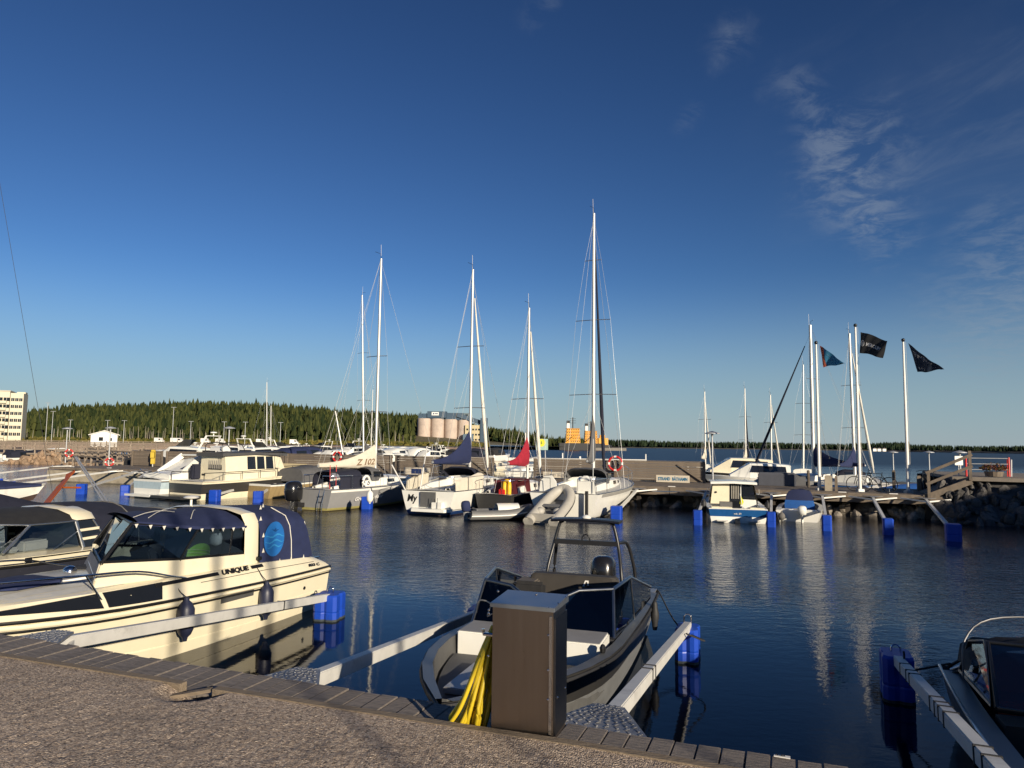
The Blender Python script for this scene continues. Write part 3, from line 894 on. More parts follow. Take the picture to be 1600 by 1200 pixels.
def outboard(parent, x, y, z, m, sc=1., name='outboard_motor', tilt=0., leg=GREYH):
    e = MB(); T = Matrix.Rotation(tilt, 3, 'Y')
    secs = []
    for h, lx, wy, ox in ((0, .34, .15, 0), (.05, .44, .19, 0), (.25, .50, .21, -.02), (.42, .46, .20, -.03), (.50, .36, .15, -.02), (.53, .18, .08, 0)):
        secs.append([V(x, y, z) + T @ V((ox - .18 + lx / 2 * math.cos(a) * (abs(math.cos(a)) ** -.35 if abs(math.cos(a)) > .05 else 1)) * sc, wy * math.sin(a) * sc, h * sc) for a in [2 * math.pi * j / 14 for j in range(14)]])
    e.loft(secs, closed=True, cap0=True, cap1=True)
    o = e.build(name, m, parent, smooth=50)
    l = MB(); q = lambda a, b, c: V(x, y, z) + T @ V(a * sc, b * sc, c * sc)
    l.loft([[q(-.18 + dx * k, dy * k, h) for dx, dy in ((-.14, 0), (-.05, .07), (.12, .05), (.12, -.05), (-.05, -.07))] for h, k in ((.02, 1), (-.35, .8), (-.7, .6))], closed=True, cap0=True, cap1=True)
    l.beam(q(-.12, 0, -.1), q(.12, 0, -.12), .2 * sc, .12 * sc)
    l.tube([q(-.42, 0, -.66), q(-.1, 0, -.66), q(.02, 0, -.66)], [.03 * sc, .055 * sc, .02 * sc], 8)
    l.build('motor_leg', leg, o, smooth=40)
    for k in range(3):
        a = 2 * math.pi * k / 3; p = MB()
        p.poly([q(-.42, .02 * math.cos(a), -.66 + .02 * math.sin(a)), q(-.40, .13 * math.cos(a - .4), -.66 + .13 * math.sin(a - .4)), q(-.45, .13 * math.cos(a + .4), -.66 + .13 * math.sin(a + .4))], .008 * sc)
        p.build('propeller_blade', leg, o)
    return o
def fender(label, p, r=.11, h=.55, m=FEND, name='fender', top=None, group=None):
    t = thing(name, label, 'fender', p, group=group)
    mb = MB(); mb.lathe([(.02, h / 2 + .05), (.035, h / 2 + .03), (.04, h / 2 - .0), (r * .7, h / 2 - .04), (r, h / 2 - .12), (r, -h / 2 + .12), (r * .7, -h / 2 + .04), (.04, -h / 2), (.03, -h / 2 - .05)], n=14)
    mb.build('body', m, t, smooth=50)
    if top is not None:
        q = Vector(top) - Vector(p); tube_part('rope', ROPE, t, [(0, 0, h / 2 + .04), q * .5 + V(0, 0, h / 4), q], .007, 5)
    return t
def lifebuoy(p, rz, label, parent=None, r=.30, horseshoe=False, m=None):
    t = thing('lifebuoy', label, 'lifebuoy', p, rz)
    n = 16
    for k in range(4 if not horseshoe else 1):
        a0, a1 = (k * math.pi / 2 + .18, (k + 1) * math.pi / 2 - .18) if not horseshoe else (-.9, math.pi + .9)
        tube_part('red_section' if not horseshoe else 'body', m or RED, t, [(0, r * math.cos(a0 + (a1 - a0) * i / 9), r * math.sin(a0 + (a1 - a0) * i / 9)) for i in range(10)], .065, 8)
        if not horseshoe:
            tube_part('white_section', WPAINT, t, [(0, r * math.cos(a1 + .36 * i / 3), r * math.sin(a1 + .36 * i / 3)) for i in range(4)], .067, 8)
    return t

GRATE = mat('steel_grating', (.30, .30, .31), .5, .6, var=.3, vs=40)
# ------------------------------------------------------------------ mooring booms with blue floats
def boom(a, b, label, near=False, fw=.42, fh=.62, bands=(), group='mooring booms with blue floats', up=.30):
    """a: foot on the pier, b: the float's centre on the water"""
    a = Vector(a); b = Vector(b)
    if near: a = a + (Vector((a.x - b.x, a.y - b.y, 0)).normalized() * .34)
    d = Vector((b.x - a.x, b.y - a.y)); L_ = d.length; ang = math.atan2(d.y, d.x)
    t = thing('mooring_boom', label, 'mooring boom', a, ang, group)
    zb = b.z + up - a.z
    e = V(L_, 0, zb)
    wd = .105 if near else .10
    mb = MB(); mb.beam(e * (.28 / L_) if near else (0, 0, 0), e, wd, wd * 1.1); mb.build('beam', BEAMW, t, bevel=.008 if near else 0)
    for s_ in (1, -1):
        mb = MB()
        if near: mb.beam((-.15, s_ * .36, -.10), V(.42, s_ * .05, -.06), .03, .05)
        else: mb.beam((-.05, s_ * .95, .02), e * .10, .06, .06)
        mb.build('brace', BEAMW, t)
    k_ = .8 if near else 1.
    h0 = .07
    mb = MB(); mb.poly([(-.12, -.42 * k_, h0), (.36, -.11, h0 - .01), (.36, .11, h0 - .01), (-.12, .42 * k_, h0)], .02, (0, 0, 1)); br = mb.build('tread_plate', GRATE, t)
    if near:
        mb = MB()
        for i in range(9):
            for j in range(9):
                w_ = (.40 * k_ - (.29 * k_) * i / 8) ; y_ = (j - 4) / 4 * w_ * .9
                mb.box((-.09 + i * .052, y_, h0 + .002), (.034, .012, .003), rz=.6 if (i + j) % 2 else -.6)
        tag(mb.build('tread_pattern', GRATE, br), kind='stuff')
    # float
    mb = MB()
    fl = .46 if near else .5
    x0 = L_ - fl * .55; zf = -a.z
    secs = []
    for z_, k in ((-.25, .9), (-.2, 1), (fh * .45, 1), (fh * .48, .97), (fh * .52, 1), (fh * .95, 1), (fh, .93)):
        c_ = .05
        w2, l2 = fw / 2 * k, fl / 2 * k
        secs.append([(x0 + fl / 2 + x_, y_, zf + z_ - .12) for x_, y_ in ((-l2, -w2 + c_), (-l2, -c_), (-l2 + .025, 0), (-l2, c_), (-l2, w2 - c_), (-l2 + c_, w2), (-c_, w2), (0, w2 - .025), (c_, w2), (l2 - c_, w2), (l2, w2 - c_), (l2, -w2 + c_), (l2 - c_, -w2), (c_, -w2), (0, -w2 + .025), (-c_, -w2), (-l2 + c_, -w2))])
    mb.loft(secs, closed=True, cap0=True, cap1=True)
    f_ = mb.build('float', FLOAT, t)
    if near:
        mb = MB(); mb.loft([[(x0 + fl / 2 + x_ * 1.012, y_ * 1.012, zf + z_) for x_, y_ in [(p[0] - x0 - fl / 2, p[1]) for p in secs[1]]] for z_ in (-.05, .035)], closed=True); mb.build('algae_band', mat('float_algae', (.035, .045, .05), .8, var=.4, vs=12), f_)
    tube_part('mooring_eye', STEEL, t, [e + V(0, .05, .02)] + [e + V(0, .05 * math.cos(q), .12 + .05 * math.sin(q)) for q in [i * math.pi / 6 for i in range(7)]] + [e + V(0, -.05, .02)], .011, 6)
    for k in bands:
        mb = MB(); c = e * k; mb.box(c, (.025, wd + .012, wd * 1.1 + .012), rot=Matrix.Rotation(-math.atan2(zb, L_), 3, 'Y')); mb.build('strap', ROPE, t)
    return t
fz = ZQ - .12
boom(at(96, 997, fz), at(515, 966, 0), 'near mooring boom alongside the cream cabin cruiser, its blue float off the stern', True, fw=.42, fh=.55, bands=(.72,), up=.36)
boom(at(478, 1058, fz), at(752, 1000, 0) , 'near mooring boom between the cream cruiser and the silver boat', True, up=.42, fw=.36)
boom(at(950, 1118, fz), at(1075, 1030, 0), 'near mooring boom right of the silver boat, running out to an upright blue float', True, bands=(.35, .38), up=.46, fw=.32, fh=.58)
boom(at(1612, 1252, fz), at(1402, 1090, 0), 'near mooring boom at lower right with dark straps round it, beside the grey open boat', True, bands=(.12, .2, .24, .42, .46, .49, .53, .74, .78, .86), up=.46, fw=.34, fh=.66)
fl = [(1490, 845, 'rightmost mooring boom of the far pier, in the shade of the rocks'), (1388, 835, 'second mooring boom from the right at the far pier'),
      (1292, 829, 'far mooring boom just right of the small boat with the blue hood'), (1205, 823, 'far mooring boom between the striped cabin boat and the blue hooded boat'),
      (1090, 820, 'far mooring boom just left of the blue striped cabin boat'), (963, 812, 'far mooring boom beside the white sailboat that carries the grey dinghy'),
      (573, 795, 'far mooring boom beside the grey sailboat, with a white fender on its float'), (403, 785, 'far mooring boom nearest the dark outboard of the grey sailboat'),
      (335, 783, 'far mooring boom at the stern of the pilot house boat'), (195, 774, 'far mooring boom left of the white cruiser with the raised wheelhouse'),
      (127, 772, 'far mooring boom with the leftmost whole blue float')]
for px, py, lb in fl:
    b = at(px, py, 0)
    v = Vector((b.x, b.y)) - PA
    ft_ = {1490: 1443, 1388: 1361, 1292: 1283, 1205: 1204, 1090: 1103, 963: 996, 573: 632, 403: 448, 335: 440, 195: 232, 127: 218}[px]
    boom(pp(ps(ft_, -.3), -.3, ZP - .12), b, lb, fw=.45 if px not in (1090, 1205, 1292, 1388) else .34, fh=.68)
for px, py, lb in ((186, 735, 'third long pale boom from the left end of the pier'), (160, 732, 'second long pale boom from the left end of the pier'), (96, 728, 'outermost long pale boom at the left end of the pier')):
    a_ = at(px, py, .9); d_ = PN * -8.6; boom(a_, (a_.x + d_.x + 1.2, a_.y + d_.y, 0), lb)

# ------------------------------------------------------------------ service pedestal and hose
pd = at(863, 1152, ZQ + kerb_h(4.8))
PEDW, PEDD, PEDH = .365, .28, .70
ped = thing('service_pedestal', 'brushed steel service pedestal standing on the quay edge in front of the silver boat', 'pedestal', pd, QANG)
BRUSH = mat('brushed_stainless', (.33, .27, .22), .29, 1., var=.04, vs=2, stretch=(14, 1, 1))
ped.rotation_euler.z = QANG + math.radians(2)
mb = MB(); mb.box((-PEDW / 2, PEDD / 2, PEDH / 2 - .02), (PEDW, PEDD, PEDH + .04)); mb.build('cabinet', BRUSH, ped, bevel=.004)
mb = MB(); mb.loft([[(-PEDW - .012, -.016, PEDH - .020), (.014, -.016, PEDH - .020), (.014, PEDD + .014, PEDH - .020), (-PEDW - .012, PEDD + .014, PEDH - .020)], [(-PEDW - .012, -.016, PEDH + .004), (.014, -.016, PEDH + .004), (.014, PEDD + .014, PEDH + .022), (-PEDW - .012, PEDD + .014, PEDH + .022)]], closed=True, cap0=True, cap1=True)
mb.build('lid', mat('lid_metal', (.40, .43, .46), .35, .9, var=.08, vs=6), ped, bevel=.003)
mb = MB(); mb.box((-.012, -.004, PEDH / 2 - .03), (.016, .012, PEDH - .03)); mb.build('front_seam', STEEL, ped)
mb = MB(); mb.box((.006, PEDD / 2, PEDH / 2 - .03), (.012, PEDD - .03, PEDH - .06)); mb.build('side_door', mat('dark_steel', (.10, .10, .11), .35, 1.), ped)
for x_, z_ in ((-.025, .70), (-.025, .55), (-.025, .36), (-.025, .2), (-.385, .66), (-.385, .64), (-.33, .77), (-.10, .77), (-.385, .4)):
    mb = MB(); mb.lathe([(.007, 0), (.007, .004), (.003, .007)], (x_, -.004, z_), 8, axis=(0, -1, 0)); mb.build('screw', STEEL, ped)
for y_, z_ in ((.05, .2), (.22, .2), (.05, .72), (.22, .72)):
    mb = MB(); mb.lathe([(.007, 0), (.007, .004), (.003, .007)], (.0125, y_, z_), 8, axis=(1, 0, 0)); mb.build('screw', STEEL, ped)
hose = thing('water_hose', 'yellow water hose hung in long loops on the left side of the steel pedestal', 'hose', pd, ped.rotation_euler.z)
rr = random.Random(4)
hx, hy = -PEDW - .03, .06
for k in range(10):
    drop = rr.uniform(.56, .70); sp = -.10 - k * .028 if k < 5 else rr.uniform(-.16, -.03); y0 = hy + .05 + rr.uniform(-.03, .04)
    top = PEDH * .74 + rr.uniform(-.03, .03)
    lean = rr.uniform(.10, .2) if k < 4 else rr.uniform(.0, .09)
    pts = [(hx - .005, y0, top), (hx - .03 - lean * .25, y0 - .03, top - drop * .3), (hx - .05 - lean * .62, y0 - .05 - k * .006, top - drop * .72), (hx - .065 - lean, y0 - .06, top - drop + .03),
           (hx - .045 - lean * .92, y0 - .02, top - drop), (hx - .02 - lean * .55, y0 + .03, top - drop * .6), (hx - .008, y0 + .03, top - .01)]
    pts = [(x_, y_, max(-.07, z_)) for x_, y_, z_ in pts]
    tube_part('hose_loop', YELLOW, hose, curve(pts, 7), .0125, 8)
mb = MB(); mb.tube([(-PEDW, hy, PEDH * .72), (-PEDW - .075, hy, PEDH * .72), (-PEDW - .08, hy, PEDH * .76)], .012, 6); mb.build('hanger', STEEL, ped)
tube_part('cable_loop', ROPEW, hose, curve([(-PEDW - .16, .15, .60), (-PEDW - .13, .12, .68), (-PEDW - .05, .1, .67), (-PEDW - .07, .1, .6), (-PEDW - .03, .08, .62)], 6), .004, 5)
# ================================================================== THE NEAR BOATS
# ------------------------------------------------------------------ cream cabin cruiser
UO, UA = (-4.44, 13.88), math.atan2(-.935, -.355)
u = thing('cabin_cruiser', 'cream cabin cruiser with a navy canopy and black stripes beside the near boom', 'boat', (*UO, 0), UA)
def ul(px, py, **k):                                     # seen point -> boat frame, on a plane of the boat
    d = ray(px, py); o = Vector((0, 0, HC)); a = tolocal(UO, UA, o); b = tolocal(UO, UA, o + d) - a
    kk, v_ = list(k.items())[0]; i = 'xyz'.index(kk); return a + b * ((v_ - a[i]) / b[i])
H = Hull(7.0, 2.44, .70, .98, draft=.3, ch=-.06, chw=.90, rake=.9, tw=.95, full=.55, pw=2.4)
H.shell([CREAM, ANTIF], parent=u, fr=(0, .2, .4, .6, .8, 1.), rows=(0, 0, 0, 0, 0, 1))
H.strake(BLACKP, u, 1, .022, 'rub_rail', off=.012, dz=.02)
H.strake(CREAM, u, 1, .028, 'rub_moulding', off=.0, dz=-.035)
H.strake(BLACKP, u, 1, .015, 'rub_stripe', off=.012, dz=-.085)
mb = MB()                                                # spray rails on the bottom half
for sd in (1, -1):
    for f_ in (.25, .5): mb.tube([H.P(.02 + .85 * i / 16, f_, sd, -.004) for i in range(17)], .012, 5)
mb.build('spray_rail', CREAM, u, smooth=60)
# raised deck moulding
def dtop(t): return np.interp(t, [0, .05, .25, .5, .75, .9, 1.], [.80, .93, 1.02, 1.06, 1.10, 1.08, 1.02])
def dsec(t):
    p = H.P(t, 1); b = p.y; z0 = p.z + .03; z1 = max(z0 + .03, float(dtop(t)))
    i = min(.17, b * .35)
    return [(p.x, b - .01, z0), (p.x - .0, b - i * .55, z0 + (z1 - z0) * .6), (p.x, b - i, z1), (p.x, (b - i) * .8, z1 + .025), (p.x, (b - i) * .4, z1 + .05), (p.x, 0, z1 + .06)]
mb = MB(); secs = []
for i in range(25):
    h_ = dsec(i / 24 * .985); secs.append(h_ + [(x, -y, z) for x, y, z in h_[-2::-1]])
mb.loft(secs, cap0=True, cap1=True); mb.build('deck', [CREAM], u, smooth=30)
# grey non-skid on the foredeck in strips
for k in range(7):
    y0, y1 = -.86 + k * .248, -.86 + k * .248 + .236
    mb = MB(); secs = []
    for i in range(9):
        t = .60 + .34 * i / 8; p = H.P(t, 1); lim = max(.02, p.y - .24); z1 = float(dtop(t))
        a, b = max(-lim, min(lim, y0)), max(-lim, min(lim, y1))
        zz = lambda y: z1 + .058 * (1 - (y / (lim + .04)) ** 2) + .008
        secs.append([(p.x, a, zz(a)), (p.x, b, zz(b))])
    mb.loft(secs); mb.build('deck_strip', DECKW, u)
# forward windows in the moulding
def dside(t, f, off=.008):
    a = dsec(t); p0, p1 = Vector(a[0]), Vector(a[2]); return p0 + (p1 - p0) * f + V(0, off + .05 * math.sin(f * math.pi) * .5, 0)
for sd in (1, -1):
    for t0, t1, fa, fb_ in ((.555, .665, (.12, .16), (.98, .97)), (.675, .86, (.16, .55), (.96, .70))):
        mb = MB(); secs = []
        for i in range(7):
            k = i / 6; t = t0 + (t1 - t0) * k
            a = dside(t, fa[0] + (fa[1] - fa[0]) * k); b = dside(t, fb_[0] + (fb_[1] - fb_[0]) * k); b.x -= .12 * (1 - k) if t0 < .6 else 0
            a.y *= sd; b.y *= sd; secs.append([a, b, b - V(0, .03 * sd, 0), a - V(0, .03 * sd, 0)])
        mb.loft(secs, closed=True, cap0=True, cap1=True); mb.build('forward_window', GLASSD, u)
# stripe along the deck edge with the name in it
def dstripe(x0, x1, zlo, zhi, name='side_stripe'):
    for sd in (1, -1):
        mb = MB(); secs = []
        for i in range(9):
            x = x0 + (x1 - x0) * i / 8; t = x / H.L; a = dsec(t); f0, f1 = zlo, zhi
            p, q = dside(t, f0, .012), dside(t, f1, .012); p.y *= sd; q.y *= sd
            secs.append([p, q, q - V(0, .03 * sd, 0), p - V(0, .03 * sd, 0)])
        mb.loft(secs, closed=True, cap0=True, cap1=True); mb.build(name, BLACKP, u)
dstripe(1.75, 2.02, .80, .97); dstripe(2.74, 3.9, .80, .97)
q0 = dside(2.68 / 7, .78, .014); q1 = dside(2.07 / 7, .78, .014); qu = dside(2.68 / 7, 1.0, .014)
lettering('UNIQUE', .115, q0, q1 - q0, qu - q0, BLACKP, u, 'name_lettering', width=.60, bold=.006, shear=.3)
p0 = dside(.62 / 7, .30, .02); p1 = dside(.12 / 7, .30, .02); p2 = dside(.62 / 7, .8, .02)
lettering('833 C', .075, p0, p1 - p0, p2 - p0, BLACKP, u, 'model_lettering', width=.34, bold=.003, shear=.2)
panel('side_vent', mat('grey_vent', (.08, .08, .08), .5), u, [H.P(.40, .78, 1, .012), H.P(.30, .80, 1, .012), H.P(.30, .93, 1, .012), H.P(.40, .91, 1, .012)], .02, (0, 1, 0))
mb = MB(); mb.lathe([(.03, 0), (.03, .012)], H.P(.105, .66, 1, .0), 12, axis=(0, 1, 0)); mb.build('drain_outlet', BLACKP, u)
mb = MB()
# cabin sides, sills, windows
SB = [(2.02, .97), (3.35, .93), (4.50, .78)]             # plan line of the cabin side (x, y)
sill = [1.20, 1.29, 1.40]; base = [.98, .98, 1.02]
top = [(2.02, .93, 1.63), (2.98, .89, 1.70), (4.05, .76, 1.87)]
SKEW = {1: (4.50, .78, 1.40), -1: (3.25, -.90, 1.33)}
for sd in (1, -1):
    xs = [2.02, 3.35, 4.50] if sd == 1 else [2.02, 2.7, 3.25]
    tx = [2.02, 2.98, 4.05] if sd == 1 else [2.02, 2.5, 2.92]
    sl_ = [V(x, y * sd if sd == 1 else -.93, z) for x, (_, y), z in zip(xs, SB, sill)]
    bs_ = [V(x + (.14 if i == 2 else 0), (y + .03) * sd, z) for i, (x, (_, y), z) in enumerate(zip(xs, SB, base))]
    tp_ = [V(x, y * sd if sd == 1 else -.86, z if sd == 1 else z - .04) for x, (_, y, z) in zip(tx, top)]
    mb = MB()
    for i in range(2):
        mb.poly([bs_[i], bs_[i + 1], sl_[i + 1], sl_[i]], .04, (0, sd, 0))
    mb.build('cabin_side', CREAM, u)
    for i in range(2):
        g = panel('window_frame', BLACKP, u, [sl_[i], sl_[i + 1], sl_[i + 1] + V(0, 0, .035), sl_[i] + V(0, 0, .035)], .03, (0, sd, 0))
        q = [sl_[i] + V(0, 0, .02), sl_[i + 1] + V(0, 0, .02), tp_[i + 1], tp_[i]]
        panel('window_pane', GLASS, g, q, .006, (0, sd, 0))
        tube_part('window_post', BLACKP, g, [sl_[i], tp_[i]], .018, 6)
        if i == 0 and sd == 1:
            tube_part('window_divider', BLACKP, g, [sl_[0].lerp(sl_[1], .28), tp_[0].lerp(tp_[1], .28)], .013, 6)
    tube_part('corner_post', BLACKP, u, [sl_[2], tp_[2]], .022, 6)
    tube_part('header_rail', BLACKP, u, tp_, .015, 6)
A0, A1 = V(4.50, .78, 1.40), V(3.25, -.90, 1.33); B0, B1 = V(4.05, .76, 1.87), V(2.92, -.86, 1.83)
g = tube_part('windscreen_frame', BLACKP, u, [A0, A1, B1, B0], .022, 6, closed=True)
panel('windscreen_pane', glass_mat('reflecting_pane', (.6, .75, .9), .45), g, [A0, A1, B1, B0], .006)
tube_part('windscreen_divider', BLACKP, g, [A0.lerp(A1, .5), B0.lerp(B1, .5)], .014, 6)
GREYP = mat('grey_nonskid', (.27, .27, .28), .7, var=.08)
mb = MB(); mb.loft([[A0 + V(.16, .02, -.36), A1 + V(.16, -.02, -.26)], [A0 + V(.03, .02, -.02), A1 + V(.03, -.02, -.02)]]); st_ = mb.build('windscreen_sill', GREYP, u)
tube_part('sill_seam', WHITE, st_, [A0.lerp(A1, .0) + V(.10, .03, -.19), A1 + V(.10, 0, -.14)], .006, 5)
# inside: sole, dash, seats
mb = MB(); mb.box((2.9, -.02, 1.12), (1.6, 1.5, .04)); mb.build('cabin_sole', mat('dark_interior', (.02, .022, .03), .9), u)
panel('interior_lining', NAVYD, u, [(1.95, -.85, 1.1), (1.95, .85, 1.1), (1.95, .8, 1.62), (1.95, -.8, 1.62)], .02)
mb = MB(); mb.box((3.75, .35, 1.22), (.45, .7, .2)); mb.box((3.55, .45, 1.36), (.12, .38, .22), rot=Matrix.Rotation(.4, 3, 'Y')); mb.build('dashboard', mat('dash_grey', (.07, .07, .072), .6), u, bevel=.02)
tube_part('steering_wheel', BLACKP, u, [V(3.42, .45, 1.32) + V(.07 * math.cos(a), .16 * math.sin(a), .15 * math.cos(a)) for a in [2 * math.pi * i / 12 for i in range(12)]], .012, 6, closed=True)
for y_, m_ in ((.52, GREENI), (-.45, GREYI)):
    mb = MB(); secs = []
    for i in range(9):
        a = -1.35 + 2.7 * i / 8
        secs.append([(2.62 - .10 * math.cos(a), y_ + .24 * math.sin(a), 1.14), (2.60 - .12 * math.cos(a), y_ + .23 * math.sin(a), 1.14 + .26 * math.cos(a * .75))])
    mb.loft(secs); s_ = mb.build('seat_back', m_, u)
    if m_ is GREENI:
        for i in range(4):
            tube_part('seat_piping', mat('pale_green', (.55, .75, .25), .6), s_, [V(2.625 - .115 * math.cos(a), y_ + .24 * math.sin(a), 1.15 + .05 * i) for a in [-1.2 + 2.4 * k / 6 for k in range(7)]], .008, 5)
mb = MB(); mb.lathe([(.0, .26), (.07, .23), (.10, .14), (.09, .05), (.0, 0)], (2.25, .55, 1.32), 10); mb.build('white_cushion', WPAINT, u, smooth=60)
# front canopy
def arcsec(x, yl, zl, yr, zr, crown, n=9, lip=.05):
    o = [V(x, yl, zl - lip)]
    for i in range(n):
        k = i / (n - 1); y = yl + (yr - yl) * k; e = 1 - abs(2 * k - 1) ** 2.6
        o.append(V(x, y, zl + (zr - zl) * k + crown * e))
    o.append(V(x, yr, zr - lip)); return o
mb = MB(); secs = []
for k in range(9):
    f_ = k / 8
    xl = 2.0 + 2.08 * f_; xr = 2.0 + .95 * f_
    zl = float(np.interp(xl, [2.02, 2.98, 4.05], [1.645, 1.72, 1.89])); yl = float(np.interp(xl, [2, 3, 4.05], [.95, .91, .77]))
    s_ = arcsec(0, yl, zl, -.90, zl - .05 * f_, .26 - .20 * f_ ** 1.3 + .012 * math.sin(k * 2.4), lip=.035)
    n_ = len(s_)
    secs.append([V(xl + (xr - xl) * i / (n_ - 1), p.y, p.z) for i, p in enumerate(s_)])
mb.loft(secs); fc_ = mb.build('front_canopy', NAVY, u, smooth=50)
for k in range(10):
    f_ = k / 9; x_ = 2.1 + 1.9 * f_; zl = float(np.interp(x_, [2.02, 2.98, 4.05], [1.645, 1.72, 1.89])); yl = float(np.interp(x_, [2, 3, 4.05], [.955, .915, .78]))
    panel('snap_tab', SAILW, fc_, [(x_ - .03, yl + .006, zl - .02), (x_ + .03, yl + .006, zl - .02), (x_, yl + .008, zl - .075)], .004, (0, 1, 0))
for k0, j0, k1, j1 in ((8, 2, 4, 4), (7, 2, 3, 5), (4, 2, 2, 4)):
    tube_part('canopy_seam', SAILW, fc_, [secs[k0][j0].lerp(secs[k1][j1], f_) + V(0, 0, .012 + .05 * math.sin(f_ * math.pi)) for f_ in (0, .25, .5, .75, 1)], .005, 5)
# arch and aft canopy
mb = MB(); secs = []
for x_, zz in ((1.72, 0), (1.80, .015), (1.98, .015), (2.04, 0)):
    pts = [(.99, .95), (.985, 1.2), (.96, 1.5), (.93, 1.68), (.84, 1.82), (.55, 1.89), (0, 1.92)]
    h_ = [V(x_ + (.12 * (1 - (z - .95)) * .5 if z < 1.6 else 0), y + zz, z + zz) for y, z in pts]
    secs.append(h_ + [V(p.x, -p.y, p.z) for p in h_[-2::-1]])
mb.loft(secs); mb.build('arch', CREAM, u, smooth=40)
mb = MB(); secs = []
for k, (x_, sh) in enumerate(((1.74, 0), (1.45, .012), (1.15, -.006), (.85, .008), (.62, 0), (.56, -.05))):
    pts = [(1.0, .93), (1.0, 1.2), (.985, 1.5), (.95, 1.66), (.84, 1.79), (.5, 1.88), (0, 1.91)]
    h_ = []
    for y, z in pts:
        zz = z - (1.74 - x_) * .055 * (z > 1.4); xx = x_ - (.30 * (1 - (zz - .93) / .95) if k >= 4 else (.06 * (1 - (zz - .93) / .95) if k == 3 else 0))
        h_.append(V(xx, y + sh - (.05 if k == 5 else 0), zz - (.03 if k == 5 and z > 1.6 else 0)))
    secs.append(h_ + [V(p.x, -p.y, p.z) for p in h_[-2::-1]])
mb.loft(secs, cap1=True); ac = mb.build('aft_canopy', NAVY, u, smooth=45)
tube_part('canopy_zip', SAILW, ac, [V(.93, 1.012, .94), V(.95, 1.008, 1.3), V(.98, .985, 1.55), V(1.0, .90, 1.72), V(1.02, .6, 1.85)], .008, 5)
tube_part('canopy_zip', SAILW, ac, [V(.36, .985, .97), V(.45, .975, 1.3), V(.53, .955, 1.58)], .008, 5)
c = (ul(413, 842, y=1.02) + ul(444, 842, y=1.02)) / 2; rx = abs(ul(413, 842, y=1.02).x - ul(444, 842, y=1.02).x) / 2
DEC = mat('blue_round_emblem', (.012, .13, .42), .6)
mb = MB(); mb.poly([c + V(-rx * math.cos(a), .002, .29 * math.sin(a)) for a in [2 * math.pi * i / 28 for i in range(28)]], .006, (0, 1, 0)); em = mb.build('round_emblem', DEC, ac)
for k, (z0, wv) in enumerate(((.16, .8), (.04, 1), (-.05, 1), (-.13, .9))):     # pale blue water bands and a bird
    mb = MB(); secs = []
    for i in range(9):
        k_ = -1 + i / 4; zz = z0 + .022 * math.sin(i * 1.3 + k)
        lim = math.sqrt(max(.02, 1 - (zz / .29) ** 2)) * .97 * wv
        secs.append([c + V(-rx * lim * k_, .008, zz), c + V(-rx * lim * k_, .008, zz + .025 * (1 - k_ * k_) + .004)])
    if k: mb.loft(secs); mb.build('emblem_wave', mat('emblem_light', (.03, .24, .55), .6), em)
mb = MB(); mb.poly([c + V(-.01, .01, .12), c + V(.09, .01, .17), c + V(.02, .01, .155), c + V(-.02, .01, .185), c + V(-.03, .01, .15), c + V(-.11, .01, .16), c + V(-.03, .01, .12)], .003, (0, 1, 0)); mb.build('emblem_bird', mat('emblem_dark', (.006, .06, .22), .6), em)
for x_, z_ in ((1.6, .95), (1.25, .95), (.95, .94), (.6, .93)):
    panel('snap_tab', SAILW, ac, [(x_ - .025, 1.02, z_), (x_ + .025, 1.02, z_), (x_, 1.02, z_ + .07)], .004, (0, 1, 0))
for i, (x_, y_, z_) in enumerate(((1.68, .93, 1.72), (1.68, 1.0, 1.45), (1.68, 1.01, 1.2), (1.3, .6, 1.86), (1.0, .4, 1.86))):
    panel('snap_tab', SAILW, ac, [(x_ - .03, y_ + .012, z_ - .02), (x_ + .03, y_ + .012, z_ - .02), (x_, y_ + .012, z_ + .05)], .004, (0, 1, .3))
# aft coaming, navigation light, radar dish
mb = MB(); mb.box((1.78, 1.02, 1.10), (.09, .07, .06)); mb.build('navigation_light', BLACKP, u, bevel=.01)
mb = MB(); mb.tube([(1.9, -.35, 1.88), (1.9, -.35, 2.02)], .02, 8); mb.lathe([(.02, 0), (.12, .015), (.13, .03), (.09, .05), (0, .06)], (1.9, -.35, 2.02), 14); mb.build('aerial_dome', WHITE, u, smooth=50)
# foredeck: hatch with blue cover, mop, fittings, handrail
hz_ = lambda x: float(dtop(x / 7)) + .06
hc = V(5.02, -.02, hz_(5.02) + .02)
mb = MB(); secs = []
for k, h_ in ((1, 0), (.97, .03), (.5, .065), (.02, .075)):
    secs.append([hc + V(.40 * k * a, .40 * k * b, h_) for a, b in ((-1, -.7), (-.7, -1), (.7, -1), (1, -.7), (1, .7), (.7, 1), (-.7, 1), (-1, .7))])
mb.loft(secs, closed=True, cap1=True); mb.build('hatch_cover', NAVY, u, smooth=30)
def dz(x, y): 
    t = x / 7; lim = H.P(t, 1).y - .15; return float(dtop(t)) + .06 * max(0, 1 - (y / lim) ** 2)
a_, b_ = V(4.75, .42, dz(4.75, .42) + .05), V(3.75, .72, dz(3.75, .72) + .12)
mp_ = thing('boat_hook', 'white pole lying along the foredeck of the cream cruiser', 'boat hook', toworld(UO, UA, a_), UA)
tube_part('pole', WPAINT, mp_, [V(0, 0, 0), b_ - a_], .018, 7); tube_part('grip', RUB, mp_, [(b_ - a_) * .28, (b_ - a_) * .36], .023, 7); tube_part('grip', RUB, mp_, [(b_ - a_) * .93, (b_ - a_) * 1.12], .024, 7)
